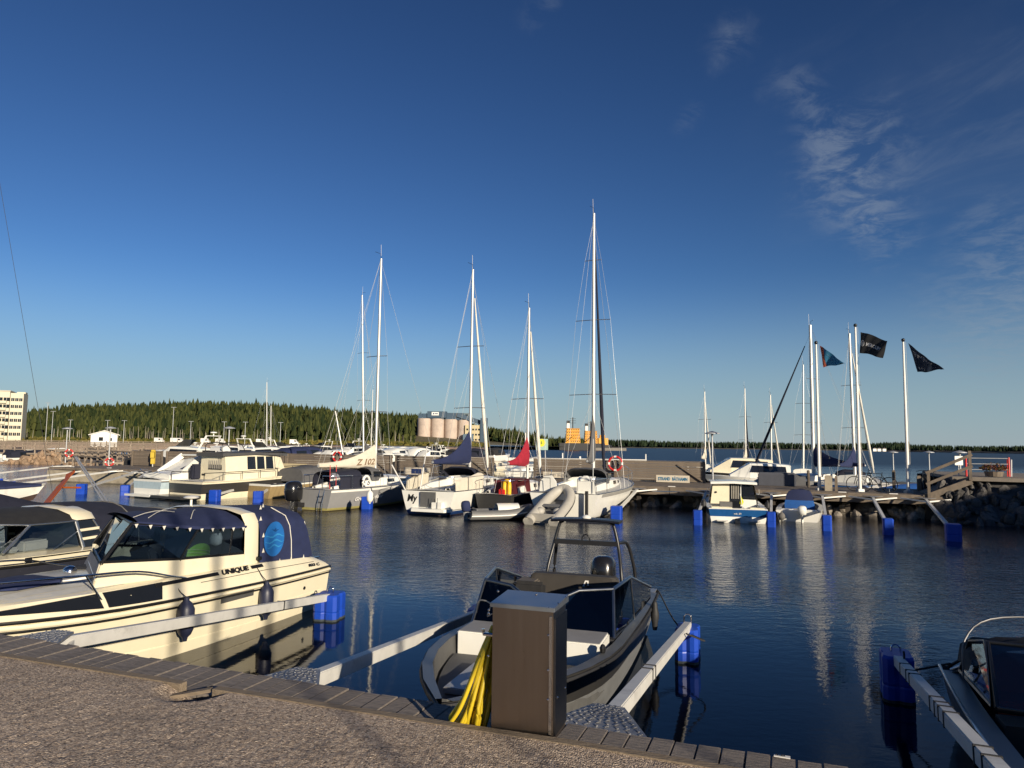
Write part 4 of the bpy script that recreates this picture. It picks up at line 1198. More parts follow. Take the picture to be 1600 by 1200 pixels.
mb = MB(); w_ = V(3.86, .73, dz(3.86, .73)); mb.lathe([(.06, 0), (.06, .04), (.04, .05), (.045, .10), (.065, .11), (.065, .15), (.04, .17)], w_, 12); mb.box(w_ + V(-.06, .03, .13), (.14, .06, .05), .5); mb.build('deck_winch', BLACKP, u, smooth=40)
mb = MB(); mb.lathe([(.085, 0), (.08, .04), (.05, .07), (0, .08)], V(3.52, .80, dz(3.52, .80)), 14); mb.build('deck_vent', mat('black_vent', (.03, .03, .03), .35), u, smooth=50)
mb = MB(); mb.lathe([(.09, 0), (.085, .04), (.05, .07), (0, .08)], V(3.9, -.55, dz(3.9, -.55)), 14); mb.build('deck_vent', STEEL, u, smooth=50)
for sd in (1, -1):
    e = [H.P(t, 1, sd, -.12) for t in (.52, .6, .7, .8, .9, .97)]
    tops = [V(p.x, p.y, float(dtop(t)) + z_) for p, t, z_ in zip(e, (.52, .6, .7, .8, .9, .97), (.06, .20, .24, .27, .28, .26))]
    tops = [V(3.05, (1.08) * sd, .90), V(3.3, 1.05 * sd, 1.03)] + tops
    rail('hand_rail', STEEL, u, curve(tops, 4), [(tops[i], V(tops[i].x - .25, tops[i].y + .06 * sd, H.zs(tops[i].x / 7) + .06)) for i in (4, 6)], .014)
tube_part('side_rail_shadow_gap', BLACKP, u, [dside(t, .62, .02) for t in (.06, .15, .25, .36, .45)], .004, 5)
mb = MB()
for p in (V(.12, .95, .84), V(6.6, .28, 1.08), V(6.6, -.28, 1.08), V(2.7, 1.03, .9)):
    mb.beam(p + V(-.09, 0, .04), p + V(.09, 0, .04), .025, .02); mb.box(p + V(0, 0, .015), (.05, .025, .05))
mb.build('cleat', STEEL, u)
for px, py, lb in ((290, 967, 'navy fender hanging on the cream cruiser amidships, half behind the near boom'), (416, 938, 'navy fender hanging on the cream cruiser below the round emblem')):
    p = ul(px, py, y=1.30); fender(lb, toworld(UO, UA, p), r=.115, h=.50, top=toworld(UO, UA, V(p.x, 1.07, 1.0)))
tr_ = MB(); tr_.beam((-.16, 0, .30), (0, 0, .30), .30, .5); tr_.build('drive_bracket', BLACKP, u)

# ------------------------------------------------------------------ silver open boat with targa arch
SO, SA = (1.51, 12.02), math.radians(-107.9)
s = thing('aluminium_boat', 'silver and black open aluminium boat with a dark arch, moored behind the steel pedestal', 'boat', (*SO, 0), SA)
ALH = mat('hull_aluminium', (.42, .43, .44), .42, .7, var=.1, vs=10)
H = Hull(6.65, 1.98, .70, 1.0, draft=.3, ch=.05, chw=.82, rake=.35, tw=.95, full=.55, pw=2.4, stem=.3)
H.shell([DARKH, ALH], parent=s, fr=(0, .3, .55, .8, 1.), rows=(0, 0, 1, 1, 0))
H.gunwale(mat('gunwale_shaded_alu', (.22, .23, .24), .45, .7, var=.1), s, .04, .985, .11, sole=.42, ms=mat('boat_sole_grey', (.08, .08, .08), .7), name='gunwale')  # gunwale's shade is put into a darker aluminium colour
H.strake(RUB, s, .93, .028, 'rubber_fender_strip', off=.01)
panel('transom_deck', ALH, s, [(0, -.92, .71), (.27, -.92, .71), (.27, .92, .71), (0, .92, .71)], .05, (0, 0, 1))
# bow cockpit: white step, grey floor, tube
mb = MB(); mb.box((4.03, 0, .735), (.50, 1.64, .36)); stp = mb.build('white_step', WHITE, s, bevel=.015)
panel('step_mat', GREYP, stp, [(3.79, -.80, .92), (4.275, -.80, .92), (4.275, .80, .92), (3.79, .80, .92)], .006, (0, 0, 1))
mb = MB(); secs = []
for i in range(9):
    t = .66 + .30 * i / 8; p = H.P(t, 1); b = max(.03, p.y - .16); secs.append([(p.x, b, .70), (p.x, 0, .71), (p.x, -b, .70)])
mb.loft(secs); mb.build('bow_floor', mat('bow_floor_grey', (.13, .13, .13), .6, .3), s)
rail('bow_grab_rail', GALV, s, curve([(5.0, .58, .71), (4.98, .58, .92), (5.12, .50, 1.0), (5.5, .34, .95), (5.85, .12, .93), (5.8, -.12, .71)], 5), (), .024, 8)
mb = MB(); mb.box((5.25, -.05, .74), (.8, .7, .06)); mb.build('bow_hatch', GALV, s, bevel=.01)
# windscreens either side of the walkway
FR = mat('windscreen_frame_alu', (.35, .36, .37), .3, 1.)
DG = glass_mat('smoked_glass', (.35, .42, .5), .5)
def screen(sd):
    b0, b1 = V(3.72, .86 * sd, .84), V(3.80, .10 * sd, .92)
    t0, t1, t2 = V(3.42, .80 * sd, 1.33), V(3.55, .42 * sd, 1.31), V(3.72, .12 * sd, 1.18)
    f = rail('windscreen_frame', FR, s, [t0, t1, t2], (), .021, 8)
    tube_part('frame_post', FR, f, [b0, t0], .02, 6); tube_part('frame_sill', BLACKP, f, [b0, b1], .016, 6); tube_part('frame_post', BLACKP, f, [b1, t2], .016, 6)
    panel('windscreen_pane', DG, f, [b0, b1, t2, t1, t0], .006)
    a0, a1 = V(1.25, .95 * sd, .80), V(1.1, .96 * sd, .78)
    k = V(2.75, .90 * sd, 1.36)
    tube_part('frame_rail', FR, f, [t0, k, V(1.15, .96 * sd, .95)], .02, 6)
    tube_part('frame_post', FR, f, [k, V(2.55, .92 * sd, .80)], .014, 6)
    panel('side_pane', DG, f, [b0, t0, k, V(2.55, .92 * sd, .80)], .006)
    panel('side_pane', DG, f, [V(2.50, .92 * sd, .80), k + V(-.05, 0, -.02), V(1.2, .96 * sd, .93), V(1.2, .96 * sd, .80)], .006)
    # console behind the screen
    mb = MB(); mb.loft([[(3.78, .88 * sd, .45), (3.78, .16 * sd, .45), (3.1, .16 * sd, .45), (3.1, .88 * sd, .45)], [(3.74, .86 * sd, .83), (3.76, .16 * sd, .90), (3.2, .16 * sd, 1.02), (3.2, .86 * sd, 1.0)]], closed=True, cap1=True, cap0=True)
    mb.build('console', BLKC if sd < 0 else mat('console_dark', (.03, .03, .033), .6), s)
screen(1); screen(-1)
mb = MB(); mb.lathe([(.015, 0), (.03, .02), (.035, .06), (.02, .09), (0, .1)], H.P(.66, 1, 1, -.10) + V(0, 0, 0), 10); mb.build('bow_light', BLACKP, s)
# seats
BRN = mat('seat_dark_brown', (.045, .040, .036), .65)
mb = MB(); secs = []
for z_, k in ((.62, .98), (.9, 1.), (1.14, 1.), (1.19, .97), (1.205, .90)):
    secs.append([(1.95 + a, b * .62 * k, z_) for a, b in ((-.09, -1), (.09, -1), (.1, -.9), (.1, .9), (.09, 1), (-.09, 1))])
mb.loft(secs, closed=True, cap0=True, cap1=True); bb = mb.build('bench_back', BRN, s, bevel=.015)
mb = MB(); mb.box((2.25, 0, .60), (.5, 1.2, .2)); mb.build('bench_seat', GREYI, s, bevel=.03)
# seat emblem: an upright wedge with a bar
me_ = MB(); o_ = V(2.062, .10, 1.10)
me_.poly([o_ + V(0, .04, -.03), o_ + V(0, .065, -.03), o_ + V(0, .085, .03), o_ + V(0, .105, .03), o_ + V(0, .105, -.03), o_ + V(0, .125, -.03), o_ + V(0, .125, .05), o_ + V(0, .075, .05)], .004, (1, 0, 0)); me_.build('seat_emblem', WPAINT, bb)
for sd in (1, -1):
    mb = MB(); mb.box((2.75, .48 * sd, .66), (.42, .44, .24)); mb.box((2.55, .48 * sd, .95), (.10, .44, .46)); mb.build('helm_seat', BLKC, s, bevel=.04)
mb = MB(); mb.box((2.2, -.62, .92), (.5, .28, .42)); mb.build('side_locker', mat('dark_taupe', (.12, .105, .09), .7), s, bevel=.02)
# arch
AR = mat('arch_black', (.018, .018, .02), .35)
for sd in (1, -1):
    tube_part('arch_leg', AR, s, curve([(1.35, .58 * sd, .72), (1.33, .56 * sd, 1.12), (1.20, .50 * sd, 1.48), (1.15, .42 * sd, 1.80), (1.15, .36 * sd, 1.86)], 5), .026, 8)
    tube_part('arch_strut', AR, s, curve([(.55, .66 * sd, .72), (.58, .64 * sd, 1.1), (.75, .56 * sd, 1.50), (1.16, .48 * sd, 1.56)], 5), .026, 8)
mb = MB(); mb.loft([[(1.0 + a, y, 1.87 + .02 * (1 - (y / .5) ** 2) + h_) for a, h_ in ((-.05, 0), (0, .02), (.28, .02), (.33, 0), (.28, -.02), (0, -.02))] for y in (-.52, -.3, 0, .3, .52)], closed=True, cap0=True, cap1=True); mb.build('arch_top', AR, s)
mb = MB(); mb.beam((1.19, -.48, 1.55), (1.19, .48, 1.55), .06, .07); mb.build('arch_crossbar', AR, s)
tube_part('tow_eye', AR, s, [V(1.19, .06 * math.cos(a), 1.585 + .085 * math.sin(a)) for a in [math.pi * i / 8 for i in range(9)]], .012, 6)
mb = MB(); mb.lathe([(.07, 0), (.075, .02), (.05, .05), (0, .06)], (1.15, -.0, 1.9), 12); mb.build('navigation_light', WHITE, s, smooth=50)
outboard(s, -.05, .0, .62, BLACKE, 1.0)
rope = tag(MB().tube([tuple(p) for p in curve([toworld(SO, SA, V(.5, 1.0, .78)), toworld(SO, SA, V(1.2, 1.35, .45)), toworld(SO, SA, V(1.8, 1.75, .42)), at(1072, 990, .62)], 6)], .011, 6).build('mooring_rope', ROPE), 'dark mooring rope from the silver boat to the float on its right', 'rope')
fender('short black fender hanging on the port side of the silver boat', toworld(SO, SA, H.P(.2, .8, 1, .09)) , .06, .3, RUB)

# ------------------------------------------------------------------ grey open boat at lower right
GO, GA = (5.63, 7.71), math.radians(-112.2)
g_ = thing('open_motorboat', 'dark grey open motorboat with a framed windscreen and red seats at the lower right edge', 'boat', (*GO, 0), GA)
GH = mat('hull_slate', (.16, .17, .18), .38, .5, var=.1)
H = Hull(6.2, 2.0, .64, .95, draft=.28, ch=.05, chw=.84, rake=.5, tw=.94, full=.55, pw=2.6)
H.shell([DARKH, GH], parent=g_, fr=(0, .3, .6, .85, 1.), rows=(1, 0, 0, 0, 0))
H.gunwale(GH, g_, .03, .62, .17, sole=.25, ms=mat('sole_dark', (.05, .05, .05), .8), name='gunwale')
H.deck(GH, g_, .62, .99, .05, name='foredeck')
H.strake(ALU, g_, 1., .016, 'gunwale_trim', off=.004)
def gscr():
    P = [V(.30, -.80, .68), V(.42, -.72, 1.02), V(.80, -.66, 1.12), V(1.82, -.82, .80)]
    f = rail('side_screen_frame', BLACKP, g_, P + [P[0]], (), .022, 6); panel('side_pane', GLASS, f, P, .006, (0, -1, 0))
    Q = [V(1.86, -.80, .80), V(.84, -.64, 1.12), V(1.0, .64, 1.14), V(2.2, .80, .84)]
    f = rail('windscreen_frame', BLACKP, g_, Q + [Q[0]], (), .024, 6)
    panel('windscreen_pane', GLASS, f, [Q[0].lerp(Q[3], .0), Q[1], Q[1].lerp(Q[2], .5), Q[0].lerp(Q[3], .5) + V(.1, 0, 0)], .006); panel('windscreen_pane', GLASS, f, [Q[0].lerp(Q[3], .5) + V(.1, 0, 0), Q[1].lerp(Q[2], .5), Q[2], Q[3]], .006)
    P = [V(.30, .80, .68), V(.42, .72, 1.02), V(.80, .66, 1.12), V(1.9, .82, .80)]
    f = rail('side_screen_frame', BLACKP, g_, P + [P[0]], (), .022, 6); panel('side_pane', GLASS, f, P, .006, (0, 1, 0))
gscr()
for x_, y_ in ((.45, -.38), (.45, .35), (1.3, .45)):
    mb = MB(); mb.box((x_ + .22, y_, .52), (.45, .48, .14)); mb.box((x_, y_, .74), (.12, .48, .42), rot=Matrix.Rotation(-.15, 3, 'Y')); mb.build('seat', REDI, g_, bevel=.035)
mb = MB(); mb.loft([[(1.85, -.78, .4), (1.85, -.2, .4), (1.5, -.2, .4), (1.5, -.78, .4)], [(1.95, -.76, .70), (1.95, -.2, .72), (1.6, -.2, .70), (1.6, -.76, .68)]], closed=True, cap1=True); mb.build('console', mat('console_brown', (.06, .055, .05), .6), g_)
mb = MB(); secs = []
for i in range(11):
    a = math.pi * i / 10
    secs.append([V(.25 + k * .12 + .03 * math.sin(i * 2 + k), .82 * math.cos(a), .80 + .30 * math.sin(a) ** .7 + .03 * math.sin(i * 1.7 + k * 2)) for k in range(6)])
mb.loft(secs); mb.build('folded_hood', BLKC, g_, smooth=50)
tube_part('hood_bow', mat('dull_steel', (.16, .16, .17), .5, .6), g_, curve([(.75, -.85, .72), (.72, -.82, 1.1), (.5, -.55, 1.28), (.4, 0, 1.32), (.5, .55, 1.28), (.72, .82, 1.1), (.75, .85, .72)], 4), .010, 6)
mb = MB(); mb.box((.40, -.1, 1.36), (.03, .03, .09)); mb.lathe([(.03, 0), (.035, .03), (0, .05)], (.40, -.1, 1.38), 8); mb.build('stern_light', WPAINT, g_)
for k in range(3):
    tube_part('stern_tackle', ALU if k % 2 else RUB, g_, [(.02 + k * .12, -.86, .64), (.12 + k * .14, -.72 + k * .05, .78), (.35 + k * .1, -.76, .66)], .018, 6)
outboard(g_, -.05, .1, .62, BLACKE, .9)
tag(MB().tube([tuple(p) for p in curve([toworld(GO, GA, V(.05, -.85, .68)), toworld(GO, GA, V(-.4, -1.2, .45)), at(1412, 1018, .66)], 6)], .012, 6).build('mooring_rope', ROPE), 'dark mooring rope from the grey open boat to the strapped boom', 'rope')

# ------------------------------------------------------------------ cream boat with black hard top, behind the cream cruiser
BO_, BA = (-8.35, 18.06), math.atan2(-.955, -.298)
k_ = thing('hardtop_cruiser', 'cream motorboat with black top, pale arch and long black rear canopy', 'boat', (*BO_, 0), BA)
H = Hull(8.2, 2.46, .80, 1.0, draft=.3, ch=.08, chw=.9, rake=.9, tw=.95, full=.5, pw=2.3)
NAVG = mat('dark_gelcoat', (.03, .032, .045), .25, coat=.3)
H.shell([CREAM, NAVG, ANTIF], parent=k_, fr=(0, .2, .4, .6, .78, 1.), rows=(0, 1, 1, 1, 1, 2))
H.strake(BLACKP, k_, .80, .025, off=.012); H.strake(STEEL, k_, .86, .012, 'bright_strip', off=.012)
H.deck(CREAM, k_, 0, .99, .06)
for sd in (1, -1):
    H.patch(BLACKP, k_, .40, .59, .955, .985, .008, sd, 'accent_stripe')
p = H.P(.60, .92, 1, .01); mb = MB(); mb.box(p, (.13, .02, .10)); mb.build('hull_port', BLACKP, k_)
mb = MB(); secs = []
for x_, zz in ((3.30, 0), (3.36, .02), (3.72, .02), (3.80, 0)):
    pts = [(1.03, .86), (.99, 1.15), (.93, 1.40), (.82, 1.53), (.5, 1.62), (0, 1.66)]
    h_ = [V(x_ + .25 * max(0, 1.45 - z) * (-.2) , y + zz, z + zz) for y, z in pts]
    if True: h_ = [V(p_.x, p_.y, p_.z) for p_ in h_ if p_.z > 1.35] 
    secs.append(h_ + [V(p_.x, -p_.y, p_.z) for p_ in h_[-2::-1]])
mb.loft(secs); mb.build('arch', CREAM, k_, smooth=40)
for sd in (1, -1):
    a0, a1 = V(3.75, .93 * sd, 1.40), V(3.62, 1.02 * sd, .88); b0, b1 = V(3.36, .93 * sd, 1.40), V(3.02, 1.02 * sd, .90)
    q = tube_part('arch_leg', ALU, k_, [a0, a1], .035, 6); tube_part('arch_leg', ALU, k_, [b0, b1], .02, 6)
    for f_ in (.35, .68):
        mb = MB(); mb.beam(a0.lerp(a1, f_), b0.lerp(b1, f_), .05, .05); mb.build('arch_step', CREAM, q)
    panel('arch_pane', GLASSD, q, [a0, a1, b1, b0], .01, (0, sd, 0))
    t0, t1, t2 = V(3.80, .93 * sd, 1.42), V(4.68, .90 * sd, 1.42), V(5.6, .55 * sd, 1.5)
    tube_part('windscreen_post', ALU, k_, [V(5.25, 1.0 * sd, .98), t1], .026, 6)
    tube_part('grab_brace', ALU, k_, [V(4.25, .98 * sd, .92), V(3.72, .95 * sd, 1.2)], .014, 6)
    panel('side_pane', GLASSC, k_, [V(3.7, 1.0 * sd, .92), V(5.2, 1.0 * sd, .97), t1, t0], .006, (0, sd, 0))
    panel('front_pane', GLASS, k_, [V(5.25, 1.0 * sd, .98), V(5.9, 0, 1.1), V(5.0, 0, 1.55), t1], .006)
mb = MB(); secs = []
for x_, zl, yl, cr in ((3.74, 1.42, .94, .22), (4.2, 1.43, .93, .25), (4.7, 1.44, .90, .24), (5.3, 1.50, .80, .12), (5.6, 1.52, .6, .06)):
    secs.append(arcsec(x_, yl, zl, -yl, zl, cr, lip=.03))
mb.loft(secs, cap1=True); mb.build('black_top', BLKC, k_, smooth=50)
tube_part('top_edge', ALU, k_, [V(3.74, .95, 1.41), V(4.2, .94, 1.41), V(4.7, .91, 1.42), V(5.3, .81, 1.48), V(5.6, .61, 1.5)], .014, 6)
mb = MB(); secs = []
for x_, zl, yl, cr in ((3.5, 1.10, .98, .62), (2.9, 1.12, 1.0, .58), (2.25, 1.08, 1.0, .56), (1.6, 1.0, 1.0, .50), (.8, .95, .98, .44), (.25, .84, .95, .12)):
    secs.append([V(x_, yl + .03, .84)] + arcsec(x_, yl, zl, -yl, zl, cr, lip=0)[1:-1] + [V(x_, -yl - .03, .84)])
mb.loft(secs, cap0=True, cap1=True); cq = mb.build('rear_canopy', NAVYD, k_, smooth=45)
for i in (2, 4):
    tube_part('canopy_seam', GREYI, cq, [p_ + V(0, .004, .012) for p_ in secs[i]], .012, 5)
mb = MB(); mb.box((4.4, .55, 1.0), (.5, .4, .2)); mb.box((4.9, .7, .99), (.18, .3, .1)); mb.build('stowed_cushions', TANC, k_, bevel=.03)
mb = MB(); mb.box((4.0, .5, 1.05), (.4, .5, .3)); mb.build('seat', BLKC, k_, bevel=.05)
rail('bow_rail', STEEL, k_, curve([H.P(t, 1, 1, -.1) + V(0, 0, .35) for t in (.66, .8, .93)], 4), (), .013)
# ================================================================== BOATS AT THE FAR PIER
def sailboat(label, O, A, L=9.2, B=3.0, fs=.95, fb=1.2, rows=(0,) * 6, mats=None, fr=(0, .15, .3, .6, .85, 1.), mx=4.1, mh=12., spr=((5, .8), (8, .7)), cover=None, cov_len=3.6, bz=1.9,
             furl=None, hood=None, lean=0., rake=0., detail=True, name='sailboat', group=None, hullkw={}, cabin=True, mr=.075, stern_rail=True, topfit=True, cov_rise=.9, fx=None, wire=None):
    r = thing(name, label, 'sailboat', (O[0], O[1], 0), A, group)
    k = dict(draft=.45, ch=.02, chw=.74, rake=1.0, tw=.72, full=.42, pw=1.9, stem=.1); k.update(hullkw)
    H = Hull(L, B, fs, fb, **k)
    H.shell(mats or [WHITE, BLUEB], parent=r, fr=fr, rows=rows, n=14)
    H.deck(DECKW, r, 0, .99, .05, n=10)
    H.strake(ALU, r, 1, .022, 'toe_rail', dz=.02, n=12)
    zd = lambda x: H.zs(max(0, x / L))
    if cabin:
        x0, x1 = L * .36, L * .70; mb = MB(); secs = []
        for i in range(7):
            x = x0 + (x1 - x0) * i / 6; t = x / L; b = H.b(t) * .58 * (1 - .25 * (i / 6) ** 2); h = .40 * (1 - .75 * (i / 6) ** 2.2)
            secs.append([(x, b + .05, zd(x) + .03), (x - .02, b, zd(x) + .05 + h * .8), (x - .02, b * .8, zd(x) + .06 + h), (x, 0, zd(x) + .08 + h * 1.1), (x - .02, -b * .8, zd(x) + .06 + h), (x - .02, -b, zd(x) + .05 + h * .8), (x, -b - .05, zd(x) + .03)])
        mb.loft(secs, cap0=True, cap1=True); cb = mb.build('cabin_top', WHITE, r, smooth=40)
        for sd in (1, -1):
            for i in (1, 3):
                a, b_ = secs[i], secs[i + 1]; q = lambda s_, f_: (Vector(s_[0]).lerp(Vector(s_[1]), f_) if sd == 1 else Vector(s_[6]).lerp(Vector(s_[5]), f_)) + V(0, .012 * sd, 0)
                panel('cabin_window', GLASSD, cb, [q(a, .35), q(b_, .35), q(b_, .85), q(a, .85)], .01, (0, sd, 0))
        if detail:
            # cockpit coamings and seats
            mb = MB()
            for sd in (1, -1):
                mb.loft([[(x, H.b(x / L) * .62 * sd, zd(x) + .02), (x, H.b(x / L) * .58 * sd, zd(x) + h_), (x, H.b(x / L) * .46 * sd, zd(x) + h_), (x, H.b(x / L) * .42 * sd, zd(x) + .02)] for x, h_ in ((.5, .12), (1.5, .26), (L * .37, .34))])
            mb.build('cockpit_coaming', WHITE, r)
    # rig
    up = V(math.sin(rake) * -1, math.sin(lean), 1).normalized()
    base = V(mx, 0, zd(mx) + (.35 if cabin else 0)); top = base + up * (mh - base.z)
    mst = tube_part('mast', ALUM, r, [base, base.lerp(top, .5), top], [mr, mr, mr * .75], 8)
    tips = []
    for z_, hw in spr:
        c = base + up * (z_ - base.z)
        tube_part('spreader', ALU, mst, [c + V(-.12, hw, -.04), c, c + V(-.12, -hw, -.04)], .018, 5)
        tips.append((c + V(-.12, hw, -.04), c + V(-.12, -hw, -.04)))
    wr = .0065; WIRE = wire or GALV
    for sd in (0, 1):
        s_ = 1 if sd == 0 else -1
        ch_ = V(mx - .15, H.b(mx / L) * .9 * s_, zd(mx)); ls = [top - up * (.25 if len(spr) > 1 else .6)] + [q[sd] for q in reversed(tips)] + [ch_]
        tube_part('shroud', WIRE, mst, ls, wr, 4)
        if tips: tube_part('shroud', WIRE, mst, [base + up * (spr[0][0] - .1 - base.z), V(mx - .55, H.b(mx / L) * .88 * s_, zd(mx))], wr, 4)
    bow = V(L - .15, 0, H.zs(1) + .05); st = V(.1, 0, fs + .1)
    ft = base + up * ((mh - base.z) * (.97 if furl is None else .93)) + V(.1, 0, 0)
    tube_part('forestay', WIRE, mst, [ft, bow], wr, 4)
    tube_part('backstay', WIRE, mst, [top, st], wr, 4)
    if furl is not None:
        fo = bow if fx is None else V(mx + fx, 0, zd(mx + fx) + .3); a = fo.lerp(ft, .03); b_ = fo.lerp(ft, .93)
        tube_part('furled_jib', furl, r, [a, a.lerp(b_, .06), a.lerp(b_, .25), a.lerp(b_, .6), b_], [.03, .085, .095, .065, .03], 7)
    # boom and sail cover
    g = base + V(-.12, 0, bz - base.z); e = g + V(-cov_len, 0, .12)
    bm = tube_part('boom', ALUM, r, [g, e], .055, 7)
    if cover is not None:
        mb = MB(); secs = []
        for i in range(9):
            t = i / 8; c = g.lerp(e, t * .99); hgt = .20 + cov_rise * (1 - t) ** 2.6 + .22 * (1 - t); wd = .15 * (1 - .35 * t) + .012 * math.sin(i * 2.2)
            secs.append([c + V(0, y * wd, z * hgt - .08) for y, z in ((0, 0), (.8, .12), (1, .35), (.7, .75), (.12, 1), (-.12, 1), (-.7, .75), (-1, .35), (-.8, .12))])
        mb.loft(secs, closed=True, cap0=True, cap1=True); mb.build('sail_cover', cover, bm, smooth=50)
        tube_part('topping_lift', ROPEW, bm, [e, top], .005, 4)
        for f_ in (.35, .65):
            tube_part('lazy_jack', ROPEW, bm, [g.lerp(e, f_) + V(0, .1, .2), base + up * ((mh - base.z) * .55)], .004, 4)
    if hood is not None:
        x0 = L * .36; b = H.b(.36) * .60; z0 = zd(x0) + .35; mb = MB(); secs = []
        for dx, h_, k_ in ((-.65, .62, 1.), (-.3, .68, 1.), (.1, .60, .95), (.55, .22, .85), (.75, .02, .8)):
            secs.append([V(x0 + dx, b * k_ * c, z0 - .1 + h_ * s_) for c, s_ in [(math.copysign(abs(math.cos(a)) ** .5, math.cos(a)), math.sin(a) ** .6) for a in [math.pi * j / 10 for j in range(11)]]])
        mb.loft(secs); h_ = mb.build('sprayhood', hood, r, smooth=50)
        for sd in (1, -1):
            panel('hood_window', GLASSD, h_, [V(x0 - .5, b * sd * 1.0, z0 + .1), V(x0 + .3, b * sd * .96, z0 + .1), V(x0 + .15, b * sd * .97, z0 + .33), V(x0 - .5, b * sd * 1.0, z0 + .36)], .02, (0, sd, 0))
    if detail:
        b0 = H.b(0) * .9
        if stern_rail:
            for sd in (1, -1):
                rail('pushpit', STEEL, r, curve([V(1.2, H.b(.13) * .95 * sd, fs + .62), V(.2, b0 * sd, fs + .62), V(.05, b0 * .45 * sd, fs + .62)], 4), [(V(1.2, H.b(.13) * .95 * sd, fs + .62), V(1.2, H.b(.13) * .95 * sd, fs)), (V(.2, b0 * sd, fs + .62), V(.25, b0 * sd, fs)), (V(.05, b0 * .45 * sd, fs + .62), V(.08, b0 * .45 * sd, fs))], .014, 5)
        rail('pulpit', STEEL, r, curve([V(L * .86, H.b(.86) * .9, fb + .6), V(L - .1, .12, fb + .66), V(L - .1, -.12, fb + .66), V(L * .86, -H.b(.86) * .9, fb + .6)], 4), [(V(L * .86, H.b(.86) * .9 * s_, fb + .6), V(L * .86, H.b(.86) * .9 * s_, fb - .05)) for s_ in (1, -1)], .014, 5)
        for sd in (1, -1):
            for f_ in (.3, .45, .6, .74):
                p = H.P(f_, 1, sd, -.06); tube_part('stanchion', STEEL, r, [p, p + V(0, 0, .6)], .011, 5)
            tube_part('lifeline', STEEL, r, [V(1.2, H.b(.13) * .95 * sd, fs + .6)] + [H.P(f_, 1, sd, -.06) + V(0, 0, .59) for f_ in (.3, .45, .6, .74)] + [V(L * .86, H.b(.86) * .9 * sd, fb + .58)], .006, 4)
    if topfit:
        tube_part('wind_vane', BLACKP, mst, [top, top + V(-.05, 0, .25), top + V(-.35, .1, .28)], .011, 4); tube_part('masthead_aerial', WPAINT, mst, [top + V(.05, .05, 0), top + V(.05, .07, .75)], .007, 4)
    return r, H
# grey sailboat ------------------------------------------------------
gA = PANG - math.radians(6)
gO = (-8.72, 31.9)
gs, H = sailboat('grey sailboat with a pale numbered sail cover and a big dark outboard', gO, gA, L=9.9, B=2.7, fs=.92, fb=1.15, mats=[GREYH, YGREEN, ANTIF], rows=(0, 0, 0, 0, 1, 2), fr=(0, .12, .3, .6, .85, 1.),
                 mx=4.15, mh=12.4, spr=((4.6, .75), (7.4, .65)), cover=TANC, cov_len=3.9, bz=1.85, furl=None, hood=GREYC, rake=.0, cov_rise=.75)
gs.rotation_euler.z = gA
H.patch(WHITE, gs, .0, .98, .88, .99, .01, -1, 'white_sheer_band', 12)
q0, q1, q2 = H.P(.14, .40, -1, .075), H.P(.33, .46, -1, .06), H.P(.14, .9, -1, .075)
lettering('Grey  Shadow', .26, q0, q1 - q0, q2 - q0, WPAINT, gs, 'name_lettering', width=1.85, shear=.35, bold=.004)
g_c = [o for o in gs.children if o.name.startswith('boom')][0]
lettering('Z 102', .40, V(2.55, -.17, 1.96), (1, 0, .02), (0, .03, 1), mat('sail_number', (.22, .14, .08), .9), g_c, 'sail_number', width=1.35, shear=.3, bold=.006)
# canopy tent over the cockpit
mb = MB(); mb.loft([[V(x, b * c, .95 + h_ * s_) for c, s_ in [(math.copysign(abs(math.cos(a)) ** .45, math.cos(a)), math.sin(a) ** .5) for a in [math.pi * j / 8 for j in range(9)]]] for x, b, h_ in ((.7, .85, .75), (1.6, 1.0, .85), (2.0, 1.02, .86))]); mb.build('cockpit_hood', NAVYD, gs, smooth=50)
lifebuoy(toworld(gO, gA, V(1.95, -1.28, 1.28)), gA + math.pi / 2, 'white horseshoe lifebuoy on the rail of the grey sailboat', r=.22, horseshoe=True, m=WPAINT)
outboard(gs, -.2, .75, .42, BLACKE, 1.65, leg=BLACKE)
for y_ in (-.28, -.55):
    tube_part('ladder_side', STEEL, gs, [(.02, y_, .95), (-.10, y_, .35), (-.14, y_, -.2)], .016, 5)
for z_ in (.1, .4, .65): tube_part('ladder_step', STEEL, gs, [(-.09, -.28, z_), (-.09, -.55, z_)], .014, 5)
for s_ in (.3, .7): tube_part('red_rope', RED, gs, [(.1 + s_, -.5, .95), (.25 + s_, -.35, 2.0)], .016, 5)
lifebuoy(pp(ps(530, WW), WW - .2, ZP + 1.05), PYAW + math.pi / 2, 'red and white lifebuoy on the windbreak above the pale sail cover', r=.33)
fender('small white topped fender standing on the blue float beside the grey sailboat', at(578, 776, .75) , .14, .5, WHITE)
